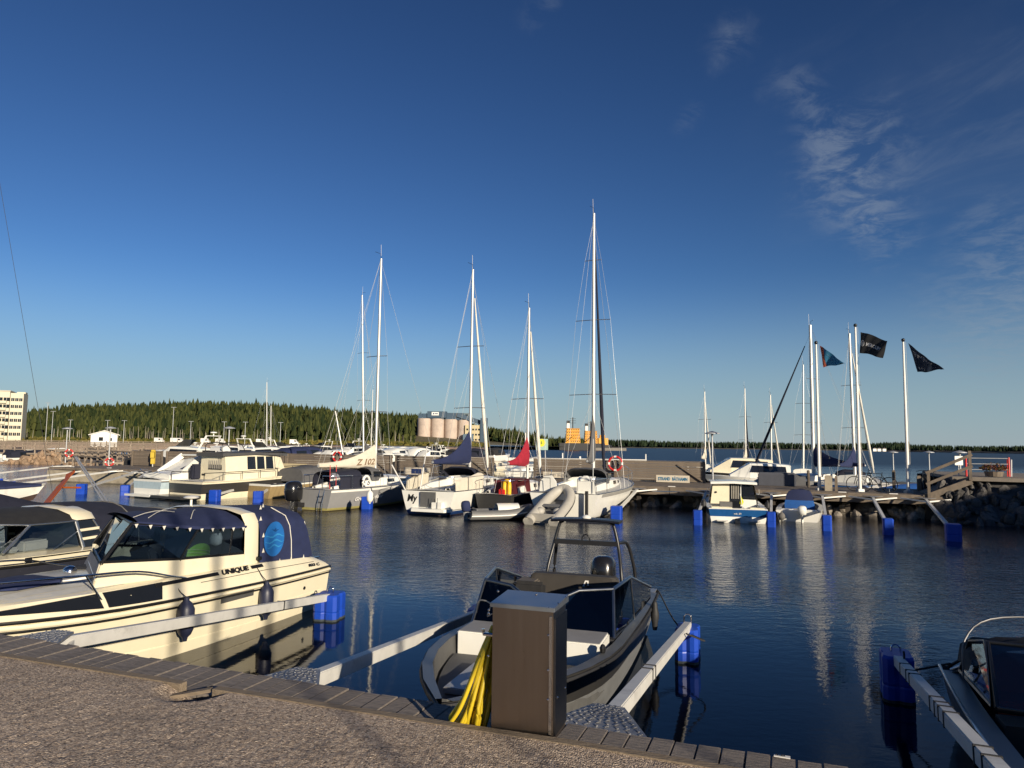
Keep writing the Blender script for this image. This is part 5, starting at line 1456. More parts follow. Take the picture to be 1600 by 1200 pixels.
# white sailboat -----------------------------------------------------
wA = PANG; wO = (-3.55, 30.6)
ws, H = sailboat('white sailboat with a navy sail cover and stern steps, blue stripe at the waterline', wO, wA, L=9.6, B=3.1, fs=1.0, fb=1.25, mats=[WHITE, BLUEB, BLACKP, ANTIF], rows=(0, 0, 0, 0, 1, 3), fr=(0, .16, .24, .6, .85, 1.),
                 mx=4.1, mh=11.6, spr=((4.8, .82), (7.8, .72)), cover=NAVY, cov_len=3.6, bz=2.1, furl=SAILW, fx=2.2, hood=NAVYD, hullkw=dict(tw=.82), cov_rise=1.2)
H.patch(BLACKP, ws, .02, .9, .19, .215, .008, -1, 'black_pinstripe', 10)
mb = MB(); mb.loft([[(.02, -1.2, .16), (-.42, -1.0, .16), (-.42, .55, .16), (.02, .75, .16)], [(.02, -1.2, .30), (-.40, -1.0, .28), (-.40, .55, .28), (.02, .75, .30)]], closed=True, cap0=True, cap1=True); mb.build('bathing_step', WHITE, ws)
mb = MB(); mb.box((-.02, -.05, .66), (.12, .72, .62)); mb.build('stern_gate', mat('dark_grey_recess', (.10, .10, .10), .7), ws)
mb = MB(); mb.box((-.10, -.55, .42), (.22, .5, .26)); mb.build('stern_locker', WHITE, ws, bevel=.02)
for y_ in (-.3, -.6): tube_part('ladder_side', STEEL, ws, [(-.22, y_, .75), (-.24, y_, .3)], .013, 5)
lettering('My', .42, V(-.005, .98, .55), (0, -1, 0), (0, 0, 1), BLACKP, ws, 'name_lettering', width=.5, shear=.2, bold=.012)
mb = MB(); secs = []
for i in range(8):
    x = .25 + i * .34; secs.append([V(x, y_ * H.b(x / 9.6), .98 + h_ + .03 * math.sin(i * 2.1 + y_ * 5)) for y_, h_ in ((-.93, .0), (-.92, .42 + .04 * i), (-.85, .5 + .04 * i))])
mb.loft(secs); mb.build('lee_cloth', TANC, ws, smooth=40)
mb = MB(); secs = []
for i in range(8):
    x = .25 + i * .34; secs.append([V(x, y_ * H.b(x / 9.6), .98 + h_ + .03 * math.sin(i * 2.1 + y_ * 5)) for y_, h_ in ((.93, .0), (.92, .42 + .04 * i), (.85, .5 + .04 * i))])
mb.loft(secs); mb.build('lee_cloth', TANC, ws, smooth=40)
mb = MB(); mb.loft([[V(3.0 + i * .09, -.95 + .05 * i, 1.45 + .78 * k - i * .16 * k) for k in (0, .35, .7, 1)] for i in range(6)]); mb.build('hood_flap', NAVY, ws)
for sd in (1, -1): tube_part('aft_pole', WPAINT, ws, [(.1, 1.15 * sd, 1.0), (-.5, 1.5 * sd, 2.1)] if sd == 1 else [(.4, .6, 1.0), (1.3, .8, 2.9)], .03, 6)
for k, x_ in enumerate((4.9, 5.35)):
    fender('navy fender hanging on the white sailboat forward, ' + ('the nearer of two' if k == 0 else 'the farther of two'), toworld(wO, wA, V(x_, -H.b(x_ / 9.6) - .1, .75)), .12, .6, NAVY)
fender('navy fender hanging on the white sailboat beside the grey rubber dinghy', toworld(wO, wA, V(2.9, -H.b(.3) - .14, .62)), .19, .75, NAVY)
# dark hulled boat with a red sail cover --------------------------------
dO = (-.75, 31.0)
ds, H = sailboat('dark hulled small sailboat with a red sail cover between two white sailboats', dO, PANG, L=7.4, B=2.4, fs=.85, fb=1.05, mats=[DARKH, ANTIF], rows=(0, 0, 0, 0, 0, 1), mx=4.1, mh=9.8, spr=((5.3, .85),), cover=REDC, cov_len=2.3, bz=2.05, furl=SAILW, fx=1.9, hood=None, cov_rise=1.0, mr=.07)
mb = MB(); mb.loft([[(.5, y_ * .95, .86), (.55, y_ * .9, 1.45), (2.0, y_ * .9, 1.5), (2.1, y_ * .95, .9)] for y_ in (-1, -.4, .2)]); mb.build('red_dodger', mat('maroon_canvas', (.09, .008, .014), .85), ds)
t = thing('life_jacket', 'yellow life jacket hanging at the stern of the dark hulled sailboat', 'life jacket', toworld(dO, PANG, V(.2, -.55, 1.15)), PANG)
for s_ in (1, -1):
    mb = MB(); mb.lathe([(.0, -.30), (.09, -.26), (.10, 0), (.09, .2), (.0, .26)], (0, .11 * s_, 0), 8); mb.build('panel', YELP, t, smooth=60)
tube_part('collar', YELP, t, [V(0, .12 * math.cos(a), .2 + .12 * math.sin(a)) for a in [math.pi * i / 8 for i in range(9)]], .07, 8)
t = thing('fuel_can', 'red fuel can at the stern of the dark hulled sailboat, under the yellow life jacket', 'fuel can', toworld(dO, PANG, V(.2, -.35, .86)), PANG)
mb = MB(); mb.box((0, 0, .12), (.25, .3, .24)); mb.build('body', RED, t, bevel=.03); tube_part('handle', RED, t, [(0, -.1, .24), (0, -.06, .31), (0, .06, .31), (0, .1, .24)], .018, 6)
# clutter along the pier edge behind it: two bicycles-like frames are left out; coiled lines
TANR = mat('pale_grey_rubber', (.42, .40, .36), .55, var=.06)
GRR = mat('grey_rubber', (.15, .15, .15), .5, var=.06)
# grey dinghy in the water ----------------------------------------------
def dinghy(label, O, A, L, B, col, floor, rot=None, tube_r=.19, transom=True):
    r = thing('rubber_dinghy', label, 'dinghy', O, A)
    y = B / 2 - tube_r
    path = [V(-.12, y, .0), V(.0, y, 0), V(L * .55, y, .02), V(L * .82, y * .75, .10), V(L * .95, y * .38, .18), V(L - .04, 0, .22)]
    path = curve(path, 4); path += [V(p.x, -p.y, p.z) for p in path[-2::-1]]
    n = len(path); rad = [tube_r * min(1, .35 + i * .35, .35 + (n - 1 - i) * .35) for i in range(n)]
    mb = MB(); mb.tube(path, rad, 12); tb = mb.build('tube', col, r, smooth=60)
    mb = MB(); mb.tube([p + V(0, 0, -.02) + V(0, 1, 0) * math.copysign(tube_r * .98, p.y) * (abs(p.y) > .05) + (V(tube_r, 0, 0) if abs(p.y) <= .05 else V(0, 0, 0)) for p in path[2:-2]], .028, 6); mb.build('rubbing_band', WPAINT if col != TANR else RUB, tb, smooth=60)
    mb = MB(); mb.loft([[(x, y * k, -.10), (x, 0, -.12), (x, -y * k, -.10)] for x, k in ((.1, 1), (L * .6, 1), (L * .85, .5))]); mb.build('floor', floor, r)
    for i in range(5):
        mb = MB(); mb.box((.25 + i * L * .14, 0, -.075), (L * .115, y * 1.7, .03)); mb.build('floor_slat', floor, r)
    mb = MB(); mb.box((.12, 0, .05), (.05, y * 1.9, .36)); mb.build('transom', col, r)
    mb = MB(); mb.box((L * .42, 0, .14), (.22, y * 2, .03)); mb.build('seat', floor if col == TANR else WHITE, r)
    return r
dg = dinghy('dark grey rubber dinghy with a white stripe, floating beside the white sailboat', (-1.55, 29.0, .20), math.radians(14), 2.45, 1.35, GRR, WHITE)
outboard(dg, -.1, 0, .12, NAVY, .8)
mb = MB(); mb.loft([[(1.0 + x, .42 * c, .14 + .30 * s_) for c, s_ in [(math.cos(a), math.sin(a)) for a in [math.pi * j / 8 for j in range(9)]]] for x in (.0, .5, .9)]); mb.build('spray_cover', WHITE, dg, smooth=50)
# white sailboat with the dinghy on its stern ----------------------------
xO = (2.15, 29.3)
xs, H = sailboat('tallest masted white sailboat with a grey hood, a pale dinghy at its stern', xO, PANG, L=10.4, B=3.4, fs=1.05, fb=1.3, mats=[WHITE, ANTIF, BLACKP], rows=(0, 0, 0, 0, 0, 1), mx=4.5, mh=14.2, spr=((5.45, 1.15), (9.0, .85), (11.9, .4)), cover=GREYC, cov_len=.9, bz=2.2, furl=NAVYD, fx=2.0, hood=GREYC, hullkw=dict(tw=.86), cov_rise=1.9, mr=.085)
H.patch(mat('grey_sheer_band', (.30, .29, .27), .5), xs, .05, .95, .86, .99, .008, -1, 'sheer_band', 12)
H.patch(BLACKP, xs, .02, .9, .02, .07, .01, -1, 'boot_stripe', 10)
mb = MB(); mb.loft([[(.25, -1.3, 1.05), (.25, -1.25, 1.55), (.6, -1.2, 1.75)], [(.25, -.5, 1.05), (.25, -.5, 1.55), (.6, -.5, 1.75)]]); mb.build('stern_cushion', WHITE, xs)
mb = MB(); secs = [[V(.35 + .02 * i, .75 + dy, 1.1 + dz_) for dy, dz_ in ((.42, 0), (.38, .4), (.2, .62), (-.1, .66), (-.3, .4), (-.33, 0))] for i in (0, 6)]; mb.loft(secs, cap0=True, cap1=True); mb.build('stern_seat', WHITE, xs, smooth=40)
lifebuoy(toworld(xO, PANG, V(.35, -.85, 1.5)), PANG, 'white horseshoe lifebuoy at the stern of the tall masted sailboat', r=.24, horseshoe=True, m=WPAINT)
mb = MB(); mb.loft([[V(3.2 + .1 * math.sin(i), -.1 + .16 * math.cos(a) * (1 + .3 * math.sin(i * 1.7)), 1.6 + i * .28) for a in [2 * math.pi * j / 8 for j in range(8)]] for i in range(6)], closed=True, cap0=True, cap1=True)
tp = tube_part('aft_post', BLACKP, xs, [(-.2, -1.05, .1), (-.2, -1.05, 1.2)], .07, 8); tube_part('aerial_pole', ALU, xs, [(.2, -1.2, 1.1), (.2, -1.2, 3.3)], .016, 5)
mb = MB(); mb.loft([[V(-.55, y_, .0 + .10 * k) for k in (0, 1)] + [V(-.05, y_, .10), V(-.05, y_, 0)] for y_ in (-2.1, -.3)], closed=True, cap0=True, cap1=True); mb.build('bathing_platform', NAVG, xs)
# dinghy leaning up the stern: its bow raised
dk = dinghy('pale grey rubber dinghy leaning bow up against the stern of the tall masted sailboat', (1.2, 27.2, .16), math.radians(66), 2.7, 1.45, TANR, GRR, tube_r=.21)
dk.rotation_euler = (0, -math.radians(19), math.radians(66))
for sd in (.45, -.45):
    mb = MB(); mb.lathe([(0, -.1), (.16, -.06), (.2, .05), (.12, .16), (0, .18)], (.75, sd * .8, .02), 8); mb.build('cushion', TANR, dk, smooth=60)
mb = MB(); mb.loft([[(-.1, -.1, 0), (.25, -.15, 0), (.2, .1, .0)], [(0, -.1, .55), (.22, -.12, .6), (.18, .06, .5)]], closed=True, cap0=True, cap1=True); bg_ = mb.build('grey_tarp', GREYC, xs, loc=(.6, 1.2, .2))
lifebuoy(pp(ps(963, WW), WW - .25, ZP + 1.0), PYAW + math.pi / 2, 'red and white lifebuoy on the longest windbreak beside the tall masted sailboat', r=.40)
# cabin boat with blue stripe ---------------------------------------------
cO = (9.15, 28.85); cA = PANG + math.radians(10)
c_ = thing('cabin_boat', 'white cabin motorboat with a broad blue stripe round its stern', 'boat', (*cO, 0), cA)
BSTR = mat('blue_stripe_paint', (.008, .075, .23), .3, coat=.2)
H = Hull(6.2, 2.4, .68, .95, draft=.25, ch=-.02, chw=.9, rake=.8, tw=.95, full=.5, pw=2.2)
H.shell([WHITE, BSTR, ANTIF], parent=c_, fr=(0, .12, .45, .95, 1.), rows=(0, 1, 0, 0, 2))
H.gunwale(WHITE, c_, .05, .42, .22, sole=.3, ms=DECKW); H.deck(WHITE, c_, .40, .99, .12)
H.strake(RUB, c_, .93, .02, off=.01)
panel('transom_top', WHITE, c_, [(-.01, -1.13, .69), (.33, -1.13, .69), (.33, 1.13, .69), (-.01, 1.13, .69)], .03, (0, 0, 1))
zt = 1.85
secs = []; mb = MB()
for x_, b0, b1, z1 in ((2.2, 1.02, .86, zt), (3.2, 1.0, .84, zt + .02), (4.0, .92, .7, zt - .05), (4.9, .72, .55, 1.25)):
    secs.append([V(x_, b0, .72), V(x_ - .03, b0 - .04, 1.15), V(x_ - .08, b1, z1 - .08), V(x_ - .08, b1 * .8, z1), V(x_ - .08, 0, z1 + .05), V(x_ - .08, -b1 * .8, z1), V(x_ - .08, -b1, z1 - .08), V(x_ - .03, -b0 + .04, 1.15), V(x_, -b0, .72)])
mb.loft(secs, cap1=True); mb.build('cabin', WHITE, c_, smooth=30)
zb = 1.0
panel('bulkhead', CREAM, c_, [(2.14, .98, .4), (2.14, .14, .4), (2.10, .14, zt - .02), (2.10, .66, zt - .02), (2.10, .84, zt - .1)], .03, (-1, 0, 0))
panel('bulkhead', WHITE, c_, [(2.14, -.30, .4), (2.14, -.98, .4), (2.13, -.94, .96), (2.12, -.36, .98), (2.10, -.36, zt - .1), (2.10, -.30, zt - .02)], .03, (-1, 0, 0))
dr = panel('cabin_door', GLASSD, c_, [(2.11, .14, .42), (2.11, -.30, .42), (2.09, -.30, zt - .06), (2.09, .14, zt - .06)], .02, (-1, 0, 0))
for k in range(5):
    panel('curtain_fold', mat('pale_curtain', (.32, .30, .26), .9), dr, [(2.07, .08 - k * .07, 1.0), (2.07, .045 - k * .07, 1.0), (2.06, .045 - k * .07, zt - .12), (2.06, .08 - k * .07, zt - .12)], .01, (-1, 0, 0))
panel('rear_window', GLASSD, c_, [(2.08, -.38, 1.0), (2.08, -.90, .98), (2.05, -.80, zt - .16), (2.05, -.38, zt - .1)], .012, (-1, 0, 0))
mb = MB(); secs = [[V(x_, y_, z_ + .045 * (1 - (y_ / .95) ** 2)) for y_ in (-.95, -.9, 0, .9, .95)] for x_, z_ in ((1.78, zt - .02), (1.82, zt + .03), (3.3, zt + .05), (4.0, zt))]
mb.loft(secs); mb.loft([[p - V(0, 0, .07) for p in q] for q in secs[::-1]]); mb.loft([[p for p in secs[0]], [p - V(0, 0, .07) for p in secs[0]]]); mb.build('cabin_roof', WHITE, c_, smooth=40)
for sd in (1, -1):
    panel('side_window', GLASSD, c_, [V(2.5, .985 * sd, 1.18), V(3.7, .93 * sd, 1.18), V(3.5, .83 * sd, 1.66), V(2.45, .885 * sd, 1.66)], .02, (0, sd, 0))
    tube_part('roof_rail', STEEL, c_, [(2.4, .6 * sd, zt + .1), (3.4, .6 * sd, zt + .1)], .014, 5)
    tube_part('side_rail', STEEL, c_, curve([V(2.0, 1.05 * sd, 1.55), V(2.6, 1.1 * sd, 1.2), V(4.5, .95 * sd, 1.25)], 4), .013, 5)
mb = MB(); mb.lathe([(.05, 0), (.05, .03)], (2.11, .72, 1.32), 10, axis=(-1, 0, 0)); mb.build('fender_socket', BLACKP, c_)
for y_, w_ in ((.62, .85), (-.75, .6)):
    mb = MB(); mb.box((.35, y_, .58), (.55, w_, .3)); mb.build('stern_bench', CREAM, c_, bevel=.03)
mb = MB(); mb.box((1.6, .35, .62), (.4, .5, .5)); mb.build('folding_chair', GREYI, c_)
panel('yellow_flag', mat('yellow_cloth', (.65, .62, .03), .8), c_, [(.35, -.14, 1.32), (.35, -.26, 1.0), (.35, -.2, .82), (.35, -.1, .9)], .01, (-1, 0, 0)); tube_part('flag_staff', WPAINT, c_, [(.3, -.2, .7), (.35, -.12, 1.4)], .012, 5)
lettering('mb 39', .13, V(-.012, .16, .40), (0, -1, 0), (0, 0, 1), WPAINT, c_, 'stern_lettering', width=.28)
for sd in (1, -1):
    mb = MB(); mb.box((-.10, .62 * sd, .10), (.18, .45, .05)); mb.build('stern_step', DECKW, c_, bevel=.01)
mb = MB(); mb.beam((-.35, .05, -.1), (0, .05, .1), .18, .25); mb.build('stern_drive', BLACKP, c_)
for px, sd in ((1105, 1), (1199, -1)):
    fender('dark fender at the ' + ('left' if sd == 1 else 'right') + ' side of the blue striped cabin boat', toworld(cO, cA, V(1.2, 1.28 * sd, .55)), .11, .5, RUB)
c_.scale = (1, 1, .82)
# small open boat with blue hood ------------------------------------------
oO = (11.85, 29.6); oA = PANG - math.radians(3)
o_ = thing('open_dinghy', 'small white open boat with a two tone blue hood and pale outboard', 'boat', (*oO, 0), oA)
H = Hull(4.6, 1.85, .55, .75, draft=.2, ch=-.02, chw=.85, rake=.6, tw=.92, full=.45, pw=2.)
H.shell([WHITE, ANTIF], parent=o_, rows=(0, 0, 0, 0, 1)); H.gunwale(WHITE, o_, .05, .7, .2, sole=.2, ms=GREYP); H.deck(DECKW, o_, .68, .98, .06)
H.strake(mat('grey_rubber_strip', (.2, .2, .2), .6), o_, .9, .02, off=.01)
panel('transom_top', WHITE, o_, [(-.01, -.84, .555), (.25, -.84, .555), (.25, .84, .555), (-.01, .84, .555)], .03, (0, 0, 1))
for nm, m_, z0, z1, b0, b1, dx in (('hood_lower', BLUEC, .55, .98, .58, .56, 0.), ('hood_upper', NAVY, .98, 1.52, .56, .42, .08)):
    mb = MB(); secs = []
    for z_, b_, k in ((z0, b0, 0), ((z0 + z1) / 2, (b0 + b1) / 2 + .03, .4), (z1, b1, 1)):
        secs.append([V(1.15 + x_ + dx * k, b_ * y_, z_ - (.0 if abs(y_) < .9 or nm != 'hood_upper' or k < 1 else .08)) for x_, y_ in ((0, -1), (-.03, -.5), (-.04, 0), (-.03, .5), (0, 1), (.9, .9), (.95, 0), (.9, -.9))])
    mb.loft(secs, closed=True, cap1=True); mb.build(nm, m_, o_, smooth=40)
mb = MB(); mb.box((.45, .45, .48), (.5, .5, .2)); mb.box((.35, -.5, .50), (.4, .4, .16)); mb.build('bench', WHITE, o_, bevel=.03)
outboard(o_, -.12, -.18, .38, WHITE, .85, leg=WHITE)
lifeb = fender('grey round buoy hanging by the pale outboard of the small open boat', toworld(oO, oA, V(-.12, .62, .2)), .14, .32, GREYI)
o_.scale = (1, 1, .82)
# pilot house boat -----------------------------------------------------------
hO = (-16.9, 37.2); hA = PANG - math.radians(8)
h_ = thing('pilothouse_boat', 'cream pilot house boat with a black hull band and dark roof', 'boat', (*hO, 0), hA)
H = Hull(9.6, 2.9, .92, 1.3, draft=.3, ch=-.02, chw=.88, rake=.9, tw=.95, full=.55, pw=2.2)
H.shell([CREAM, DARKH, ANTIF], parent=h_, fr=(0, .2, .35, .88, 1.), rows=(0, 1, 0, 0, 2)); H.deck(DECKW, h_, 0, .99, .03)
H.strake(CREAM, h_, 1., .035, 'bulwark_rail')
panel('bathing_platform', DARKH, h_, [(-1.1, 1.25, .22), (0, 1.3, .22), (0, -1.3, .22), (-1.1, -1.25, .22)], .12, (0, 0, 1))
mb = MB(); secs = []
for x_, b0, b1, z1 in ((1.6, 1.05, .95, 2.35), (3.5, 1.08, .98, 2.42), (5.0, 1.0, .88, 2.42), (5.6, .85, .7, 2.35)):
    secs.append([V(x_ + (.25 if x_ > 5 else 0), b0, .95), V(x_ + (.2 if x_ > 5 else 0), b0, 1.5), V(x_ - (.1 if x_ > 5 else 0), b1, z1), V(x_ - .1, 0, z1 + .03), V(x_ - (.1 if x_ > 5 else 0), -b1, z1), V(x_ + (.2 if x_ > 5 else 0), -b0, 1.5), V(x_ + (.25 if x_ > 5 else 0), -b0, .95)])
mb.loft(secs, cap0=True, cap1=True); mb.build('wheelhouse', CREAM, h_, smooth=25)
mb = MB(); mb.loft([[V(x_, y_, z_ + .05 * (1 - (y_ / 1.1) ** 2)) for y_ in (-1.1, -.6, 0, .6, 1.1)] for x_, z_ in ((1.35, 2.36), (3.5, 2.44), (5.4, 2.44), (5.75, 2.36))]); mb.loft([[V(x_, y_, z_ - .12) for y_ in (-1.1, 0, 1.1)] for x_, z_ in ((1.35, 2.36), (3.5, 2.44), (5.75, 2.36))]); mb.loft([[V(1.35, y_, 2.36 + .05 * (1 - (y_ / 1.1) ** 2)) for y_ in (-1.1, -.6, 0, .6, 1.1)], [V(1.35, y_, 2.2) for y_ in (-1.1, -.6, 0, .6, 1.1)]])
for sd in (1, -1): mb.loft([[V(x_, 1.1 * sd, z_) for x_, z_ in ((1.35, 2.36), (3.5, 2.44), (5.75, 2.36))], [V(x_, 1.1 * sd, z_ - .14) for x_, z_ in ((1.35, 2.36), (3.5, 2.44), (5.75, 2.36))]])
mb.build('roof', mat('roof_grey', (.07, .07, .072), .6), h_)
w_ = panel('rear_window', GLASSD, h_, [V(1.57, .35, 1.5), V(1.57, -.75, 1.5), V(1.57, -.72, 2.15), V(1.57, .35, 2.15)], .02, (-1, 0, 0))
for k in range(7): panel('curtain_fold', mat('pale_curtain', (.32, .30, .26), .9), w_, [V(1.545, .30 - k * .15, 1.55), V(1.545, .22 - k * .15, 1.55), V(1.545, .22 - k * .15, 2.1), V(1.545, .30 - k * .15, 2.1)], .01, (-1, 0, 0))
def hw_(x, z):
    b0 = float(np.interp(x, [1.6, 3.5, 5.0, 5.7], [1.05, 1.08, 1.0, .85])); b1 = float(np.interp(x, [1.6, 3.5, 5.0, 5.5], [.95, .98, .88, .7])); return b0 + (b1 - b0) * (z - 1.5) / .9 + .012
for x0, x1 in ((3.0, 3.55), (3.65, 4.2), (4.3, 4.85), (4.95, 5.45)):
    for sd in (1, -1):
        panel('side_window', GLASSD, h_, [V(x0, hw_(x0, 1.5) * sd, 1.5), V(x1, hw_(x1, 1.5) * sd, 1.5), V(x1 - .03, hw_(x1, 2.2) * sd, 2.2), V(x0, hw_(x0, 2.2) * sd, 2.2)], .05, (0, sd, 0))
panel('rear_vent', BLACKP, h_, [V(1.585, .9, 1.15), V(1.585, .6, 1.15), V(1.585, .6, 1.25), V(1.585, .9, 1.25)], .01, (-1, 0, 0))
for sd in (1, -1):
    pts = [V(x_, H.b(x_ / 9.6) * .97 * sd, H.zs(x_ / 9.6) + .45) for x_ in (.1, 1.2, 2.4, 3.6, 4.8)]
    rail('side_rail', RUB, h_, pts, [(p, p - V(0, 0, .45)) for p in pts], .02, 5)
    pts = [V(x_, H.b(x_ / 9.6) * .94 * sd, H.zs(x_ / 9.6) + .35) for x_ in (6, 7, 8, 8.8)]
    rail('bow_rail', RUB, h_, pts, [(p, p - V(0, 0, .35)) for p in pts], .02, 5)
mb = MB(); mb.loft([[V(2.0 + dx, y_ * .5, 2.5 + .24 * s_) for dx, s_ in [(.28 * math.cos(a), math.sin(a)) for a in [math.pi * j / 8 for j in range(9)]]] for y_ in (-1, 0, 1)], cap0=True, cap1=True); mb.build('raft_case', WHITE, h_, smooth=40)
tube_part('roof_bar', RUB, h_, curve([V(1.6, .7, 2.42), V(1.7, .65, 2.9), V(2.8, .6, 2.9), V(3.2, .6, 2.45)], 4), .025, 5); tube_part('roof_bar', RUB, h_, curve([V(1.6, -.7, 2.42), V(1.7, -.65, 2.9), V(2.8, -.6, 2.9), V(3.2, -.6, 2.45)], 4), .025, 5)
mb = MB(); mb.box((1.2, .9, 1.35), (.5, .35, .85)); mb.build('canvas_bundle', NAVYD, h_, bevel=.08)
# white cruiser with raised house -------------------------------------------
kO = (-19.4, 38.2); kA = PANG - math.radians(8)
k2 = thing('white_cruiser', 'white sports cruiser with a swept arch and pale blue stern', 'boat', (*kO, 0), kA)
H = Hull(8.6, 2.7, .95, 1.2, draft=.3, ch=-.02, chw=.86, rake=1.2, tw=.92, full=.5, pw=2.1)
H.shell([WHITE, mat('pale_blue_gelcoat', (.40, .50, .56), .3, coat=.2), ANTIF], parent=k2, fr=(0, .3, .5, .88, 1.), rows=(0, 1, 0, 0, 2)); H.deck(WHITE, k2, 0, .99, .1); H.strake(RUB, k2, .9, .03, off=.01)
panel('bathing_platform', WHITE, k2, [(-.55, 1.1, .18), (0, 1.2, .18), (0, -1.2, .18), (-.55, -1.1, .18)], .10, (0, 0, 1))
mb = MB(); secs = []
for x_, b0, z1, b1 in ((.5, 1.15, 1.25, 1.1), (1.3, 1.15, 1.35, 1.05), (2.4, 1.15, 1.95, .85), (3.4, 1.12, 2.1, .8), (4.4, 1.05, 1.85, .75), (5.6, .8, 1.35, .5)):
    secs.append([V(x_, b0, .95), V(x_, (b0 + b1) / 2 + .04, (.95 + z1) / 2), V(x_, b1, z1 - .08), V(x_, b1 * .7, z1), V(x_, 0, z1 + .04), V(x_, -b1 * .7, z1), V(x_, -b1, z1 - .08), V(x_, -(b0 + b1) / 2 - .04, (.95 + z1) / 2), V(x_, -b0, .95)])
mb.loft(secs, cap0=True, cap1=True); sup = mb.build('superstructure', WHITE, k2, smooth=30)
for y0, y1 in ((.55, .15), (.05, -.35), (-.45, -.75)):
    panel('rear_window', GLASSD, k2, [V(1.5, y0, 1.47), V(1.5, y1, 1.47), V(1.86, y1, 1.66), V(1.86, y0, 1.66)], .03, (-.5, 0, 1))
for sd in (1, -1):
    panel('side_window', GLASSD, k2, [V(2.3, 1.06 * sd, 1.45), V(3.6, 1.02 * sd, 1.5), V(3.5, .93 * sd, 1.85), V(2.6, .94 * sd, 1.78)], .06, (0, sd, 0))
    mb = MB(); mb.beam((1.3, 1.05 * sd, 1.25), (2.6, .85 * sd, 2.2), .1, .3); mb.build('arch_leg', WHITE, k2)
mb = MB(); mb.box((2.9, 0, 2.22), (.9, 1.75, .08)); mb.build('arch_top', WHITE, k2, bevel=.03)
tube_part('stern_rail', STEEL, k2, curve([V(.9, 1.1, 1.35), V(.2, 1.0, 1.45), V(.15, 0, 1.2), V(.2, -1.0, 1.45), V(.9, -1.1, 1.35)], 4), .016, 5)
lettering('Sara', .26, V(-.01, .4, .36), (0, -1, 0), (0, 0, 1), mat('gold_letter', (.5, .36, .14), .5), k2, 'stern_lettering', width=.7, shear=.3) if False else None
# dark hulled boat right of the pilot house --------------------------------------
eO = (-13.6, 38.6); eA = PANG - math.radians(8)
e_ = thing('wooden_motorboat', 'low tan hulled motorboat with a pale gunwale, right of the pilot house boat', 'boat', (*eO, 0), eA)
H = Hull(8.0, 2.4, .75, 1.25, draft=.3, ch=-.02, chw=.8, rake=.9, tw=.8, full=.45, pw=2.)
H.shell([mat('tan_hull', (.30, .22, .11), .4, coat=.2), WHITE, ANTIF], parent=e_, fr=(0, .3, .6, .86, 1.), rows=(1, 0, 0, 0, 2)); H.gunwale(WHITE, e_, .02, .6, .2, sole=.3, ms=GREYP); H.deck(DECKW, e_, .6, .99, .08)
mb = MB(); mb.loft([[V(x_, b * c, .8 + h * s_) for c, s_ in [(math.copysign(abs(math.cos(a)) ** .5, math.cos(a)), math.sin(a) ** .5) for a in [math.pi * j / 8 for j in range(9)]]] for x_, b, h in ((2.2, 1.0, .75), (3.6, .95, .9), (4.6, .9, .5), (5., .85, .25))], cap0=True); mb.build('spray_canopy', GREYC, e_, smooth=50)
H.strake(ALU, e_, 1, .03, 'gunwale_cap')
# ================================================================== THINGS ON THE PIER
def lamp(px, top_py, base, label, hgt=None, group='pier lamp posts'):
    b = Vector(base); D = b.y; top = HC + ray(px, top_py).z / ray(px, top_py).y * D
    t = thing('lamp_post', label, 'lamp post', b, group=group); h = top - b.z
    tube_part('pole', GALV, t, [(0, 0, 0), (0, 0, h - .1)], [.055, .04], 8)
    mb = MB(); mb.lathe([(.06, h - .22), (.07, h - .08), (.42, h - .07), (.40, h - .02), (.08, h + .08), (0, h + .09)], n=14); mb.build('shade', GALV, t, smooth=40)
    return t
lamp(171, 668, pp(ps(171, 4.8), 4.8), 'pier lamp post with a lifebuoy, leftmost on the board pier')
lamp(357, 668, pp(ps(357, 5.2), 5.2), 'pier lamp post standing behind the pilot house boat')
lamp(1113, 676, pp(ps(1113, 5.3), 5.3), 'pier lamp post at the right end of the longest windbreak')
for px, py, D, lb in ((108, 669, 62, 'lamp post on the far jetty left of the white hut'), (1394, 706, 62, 'lamp post over the water between the two right flag poles'), (1450, 706, 60, 'lamp post over the water right of the right flag pole'), (1498, 706, 46, 'lamp post rising behind the ramp railing')):
    lamp(px, py, ((px - 800) / F * D, D, 1.0), lb)
for px, py, D, lb in ((171, 722, None, 'red and white lifebuoy on the leftmost pier lamp post'), (108, 708, 61.8, 'red and white lifebuoy on the far jetty lamp post')):
    p = atY(px, py, D) if D else atY(px, py, pp(ps(171, 4.8), 4.8).y - .2)
    lifebuoy(p, math.pi / 2 + .3, lb, r=.29)
# sign on the windbreak
def board_sign(px0, px1, py0, py1, w_, name, label, m=WPAINT, text=None, tm=None, cat='sign'):
    s0, s1 = ps(px0, w_), ps(px1, w_); p = pp(s0, w_)
    z1 = HC + ray(px0, py0).z / ray(px0, py0).y * p.y; z0 = HC + ray(px0, py1).z / ray(px0, py1).y * p.y
    t = thing(name, label, cat, (p.x, p.y, z0), PYAW + math.pi); L_ = s0 - s1; h = z1 - z0
    mb = MB(); mb.box((L_ / 2, 0, h / 2), (L_, .04, h)); mb.build('board', m, t, bevel=.006)
    if text: lettering(text, h * .62, (L_ * .06, -.024, h * .28), (1, 0, 0), (0, 0, 1), tm, t, width=L_ * .88, bold=.008)
    return t
PALE = mat('pale_sign', (.60, .54, .44), .7, var=.12, vs=2)
SBL = mat('sign_teal', (.02, .16, .30), .6)
board_sign(1025, 1077, 742, 753, WW - .75, 'harbour_sign', 'pale boat harbour sign with blue letters in front of the longest windbreak', PALE, 'STRAND  BÅTHAMN', SBL)
